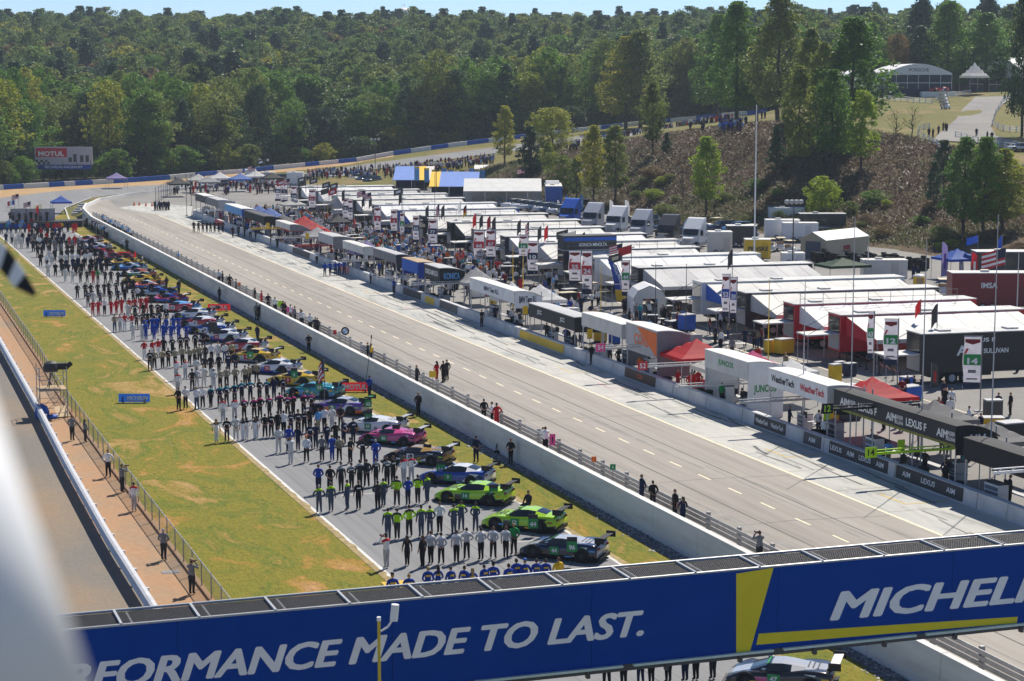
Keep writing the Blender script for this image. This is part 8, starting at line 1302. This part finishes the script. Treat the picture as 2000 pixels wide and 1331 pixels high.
# tyre stacks and tables in the pits
for i in range(44):
    y = cg.uniform(92, 340)
    tyre_stack((62.15 + cg.uniform(0, .3), y, 1.), 'stack of racing tyres just behind the pit box wall', 'tyre stacks behind the pit box wall', cg.uniform(.6, .9))
b = MB(); b.box(-.9, .9, -.38, .38, .7, .74); TT = b.mesh('table_top'); TT.materials.append(C('offwhite')); b = MB()
for sx in (-1, 1):
    for sy_ in (-1, 1): b.tube((sx * .8, sy_ * .3, 0), (sx * .8, sy_ * .3, .7), .02)
TL = b.mesh('trestle'); TL.materials.append(C('grey'))
for i in range(22): t = thing('folding_table', 'pale folding table in the paddock lane between the pit stands and transporters', 'table', (cg.uniform(70, 79), 150 + i * 8.6 + cg.uniform(-3, 3), 1.), cg.uniform(0, 3), 'folding tables in the paddock'); obj('table_top', TT, C('offwhite'), t); obj('trestle', TL, C('grey'), t)
b = MB(); b.box(-.6, .6, -.4, .4, .1, 1.); CR1 = b.mesh('case'); CR1.materials.append(C('grey')); b = MB(); b.box(-.62, .62, -.42, .42, 1., 1.06); CR2 = b.mesh('lid'); CR2.materials.append(C('grey')); b = MB(); b.box(-.55, .55, -.35, .35, 0, .1); CR3 = b.mesh('base'); CR3.materials.append(C('black'))
CC_ = ['black', 'darkgrey', 'royal', 'brightred', 'lightgrey', 'white', 'navy', 'yellow']
for i in range(90):
    c_ = cg.choice(CC_); t = thing('flight_case', f'{dict(brightred="red", royal="blue", lightgrey="pale grey", darkgrey="dark grey").get(c_, c_)} equipment case standing between the pit stands and the transporters', 'case', (cg.uniform(67.3, 81.4), 92 + i * 2.85 + cg.uniform(-2, 2), 1.), cg.uniform(-.4, .4), c_ + ' equipment cases'); k = cg.uniform(.7, 1.5); t.scale = (k, k, cg.uniform(.7, 1.6)); obj('case', CR1, C(c_), t); obj('lid', CR2, C('lightgrey' if c_ != 'lightgrey' else 'grey'), t); obj('base', CR3, C('black'), t)
# crowd-control posts with a red rope by the red transporters
for i in range(12):
    p = px(1640 + i * 13, 700 + i * 5.5, 1.); t = thing('rope_post', f'black rope post, {ORD[i]} from the left before the red transporters', 'post', p, 0, 'rope posts before the red transporters'); b = MB(); b.lathe([(.2, 0), (.2, .04), (.04, .07), (.035, 1.0), (.06, 1.04)], 8); obj('pole', b, C('black'), t); q = px(1640 + (i + 1) * 13, 700 + (i + 1) * 5.5, 1.) - p; b = MB(); b.tube((0, 0, .98), (q[0] / 2, q[1] / 2, .8), .025); b.tube((q[0] / 2, q[1] / 2, .8), (q[0], q[1], .98), .025); obj('rope', b, C('darkred'), t)
for i in range(5):
    p = px(1628 + i * 17, 693 + i * 6, 1.) + np.array([1.5, 1.5, 0]); t = thing('bistro_table', f'white high table, {ORD[i]} from the left beside the red transporters', 'table', p, 0, 'high tables by the red transporters'); b = MB(); b.lathe([(.35, 1.05), (.35, 1.1)], 14); obj('table_top', b, C('white'), t); b = MB(); b.lathe([(.25, 0), (.03, .05), (.03, 1.05)], 8); obj('pedestal', b, C('grey'), t)
# white tyre wall inside the far turn
for i in range(24): u = 540 + i * 2.9; p = pxd(u, 348 - i * .28, 463); tag(obj('tyre_roll', tsm, C('cream'), None, (p[0], p[1], hgt(p)[0])), 'pale tyre stack in the row inside the far turn', 'tyre stack', 'pale tyre stacks inside the far turn')
# ================================================================== NEAR THE CAMERA: white brace and chequered flag of the flag stand
D = 1.7; a, c = pxd(-62, 700, D), pxd(150, 1480, D); r = .095; t = thing('white_brace', 'out-of-focus white brace of the flag stand at the lower left', 'post', (float(c[0]), float(c[1]), float(c[2]) - 1)); o_ = np.array([float(c[0]), float(c[1]), float(c[2]) - 1]); sh_v = -cr * r
b = MB(); b.tube(a + sh_v - o_, c + sh_v - o_, r, r * 1.25, n=24); obj('tube', b, C('white'), t, smooth=True); b = MB(); b.tube(c + sh_v - o_, c + sh_v - o_ + np.array([0, 0, -1.]), r * 1.25, r * 1.3, n=16); obj('foot', b, C('white'), t)
D = 7.; t = thing('chequered_flag', 'out-of-focus chequered flag tip hanging in from the left edge', 'flag', pxd(-30, 440, D)); o_ = pxd(-30, 440, D); L0 = [(-40, 430), (-4, 470), (14, 484), (32, 508), (50, 535), (72, 572)]; L1 = [(-60, 470), (-22, 508), (0, 527), (16, 545), (30, 562), (66, 580)]; cl = ['black', 'white', 'black', 'white', 'black']
for i in range(5):
    P = [arr([pxd(*q, D) - o_])[0] for q in (L0[i], L0[i + 1], L1[i + 1], L1[i])]; b = MB(); b.slab(P, .006); obj('chequer', b, C(cl[i]), t)
b = MB(); b.tube(np.array([0, 0, 0]), pxd(-60, 700, D) - o_, .012); obj('staff', b, C('tan'), t)
# ================================================================== HAZE
b = MB(); mn, mx = V3.min(0), V3.max(0); b.box(mn[0] - 60, mx[0] + 60, mn[1] - 60, mx[1] + 60, float(mn[2]) - 2, 118)
hm = bpy.data.materials.new('haze'); hm.use_nodes = True; n = hm.node_tree; n.nodes.remove(n.nodes['Principled BSDF']); pv = n.nodes.new('ShaderNodeVolumePrincipled'); pv.inputs['Color'].default_value = (.72, .85, 1, 1); pv.inputs['Density'].default_value = .00013; pv.inputs['Anisotropy'].default_value = .2
n.links.new(pv.outputs[0], n.nodes['Material Output'].inputs['Volume']); tag(obj('haze', b, hm), 'thin bluish haze over the whole valley', 'haze', kind='stuff')
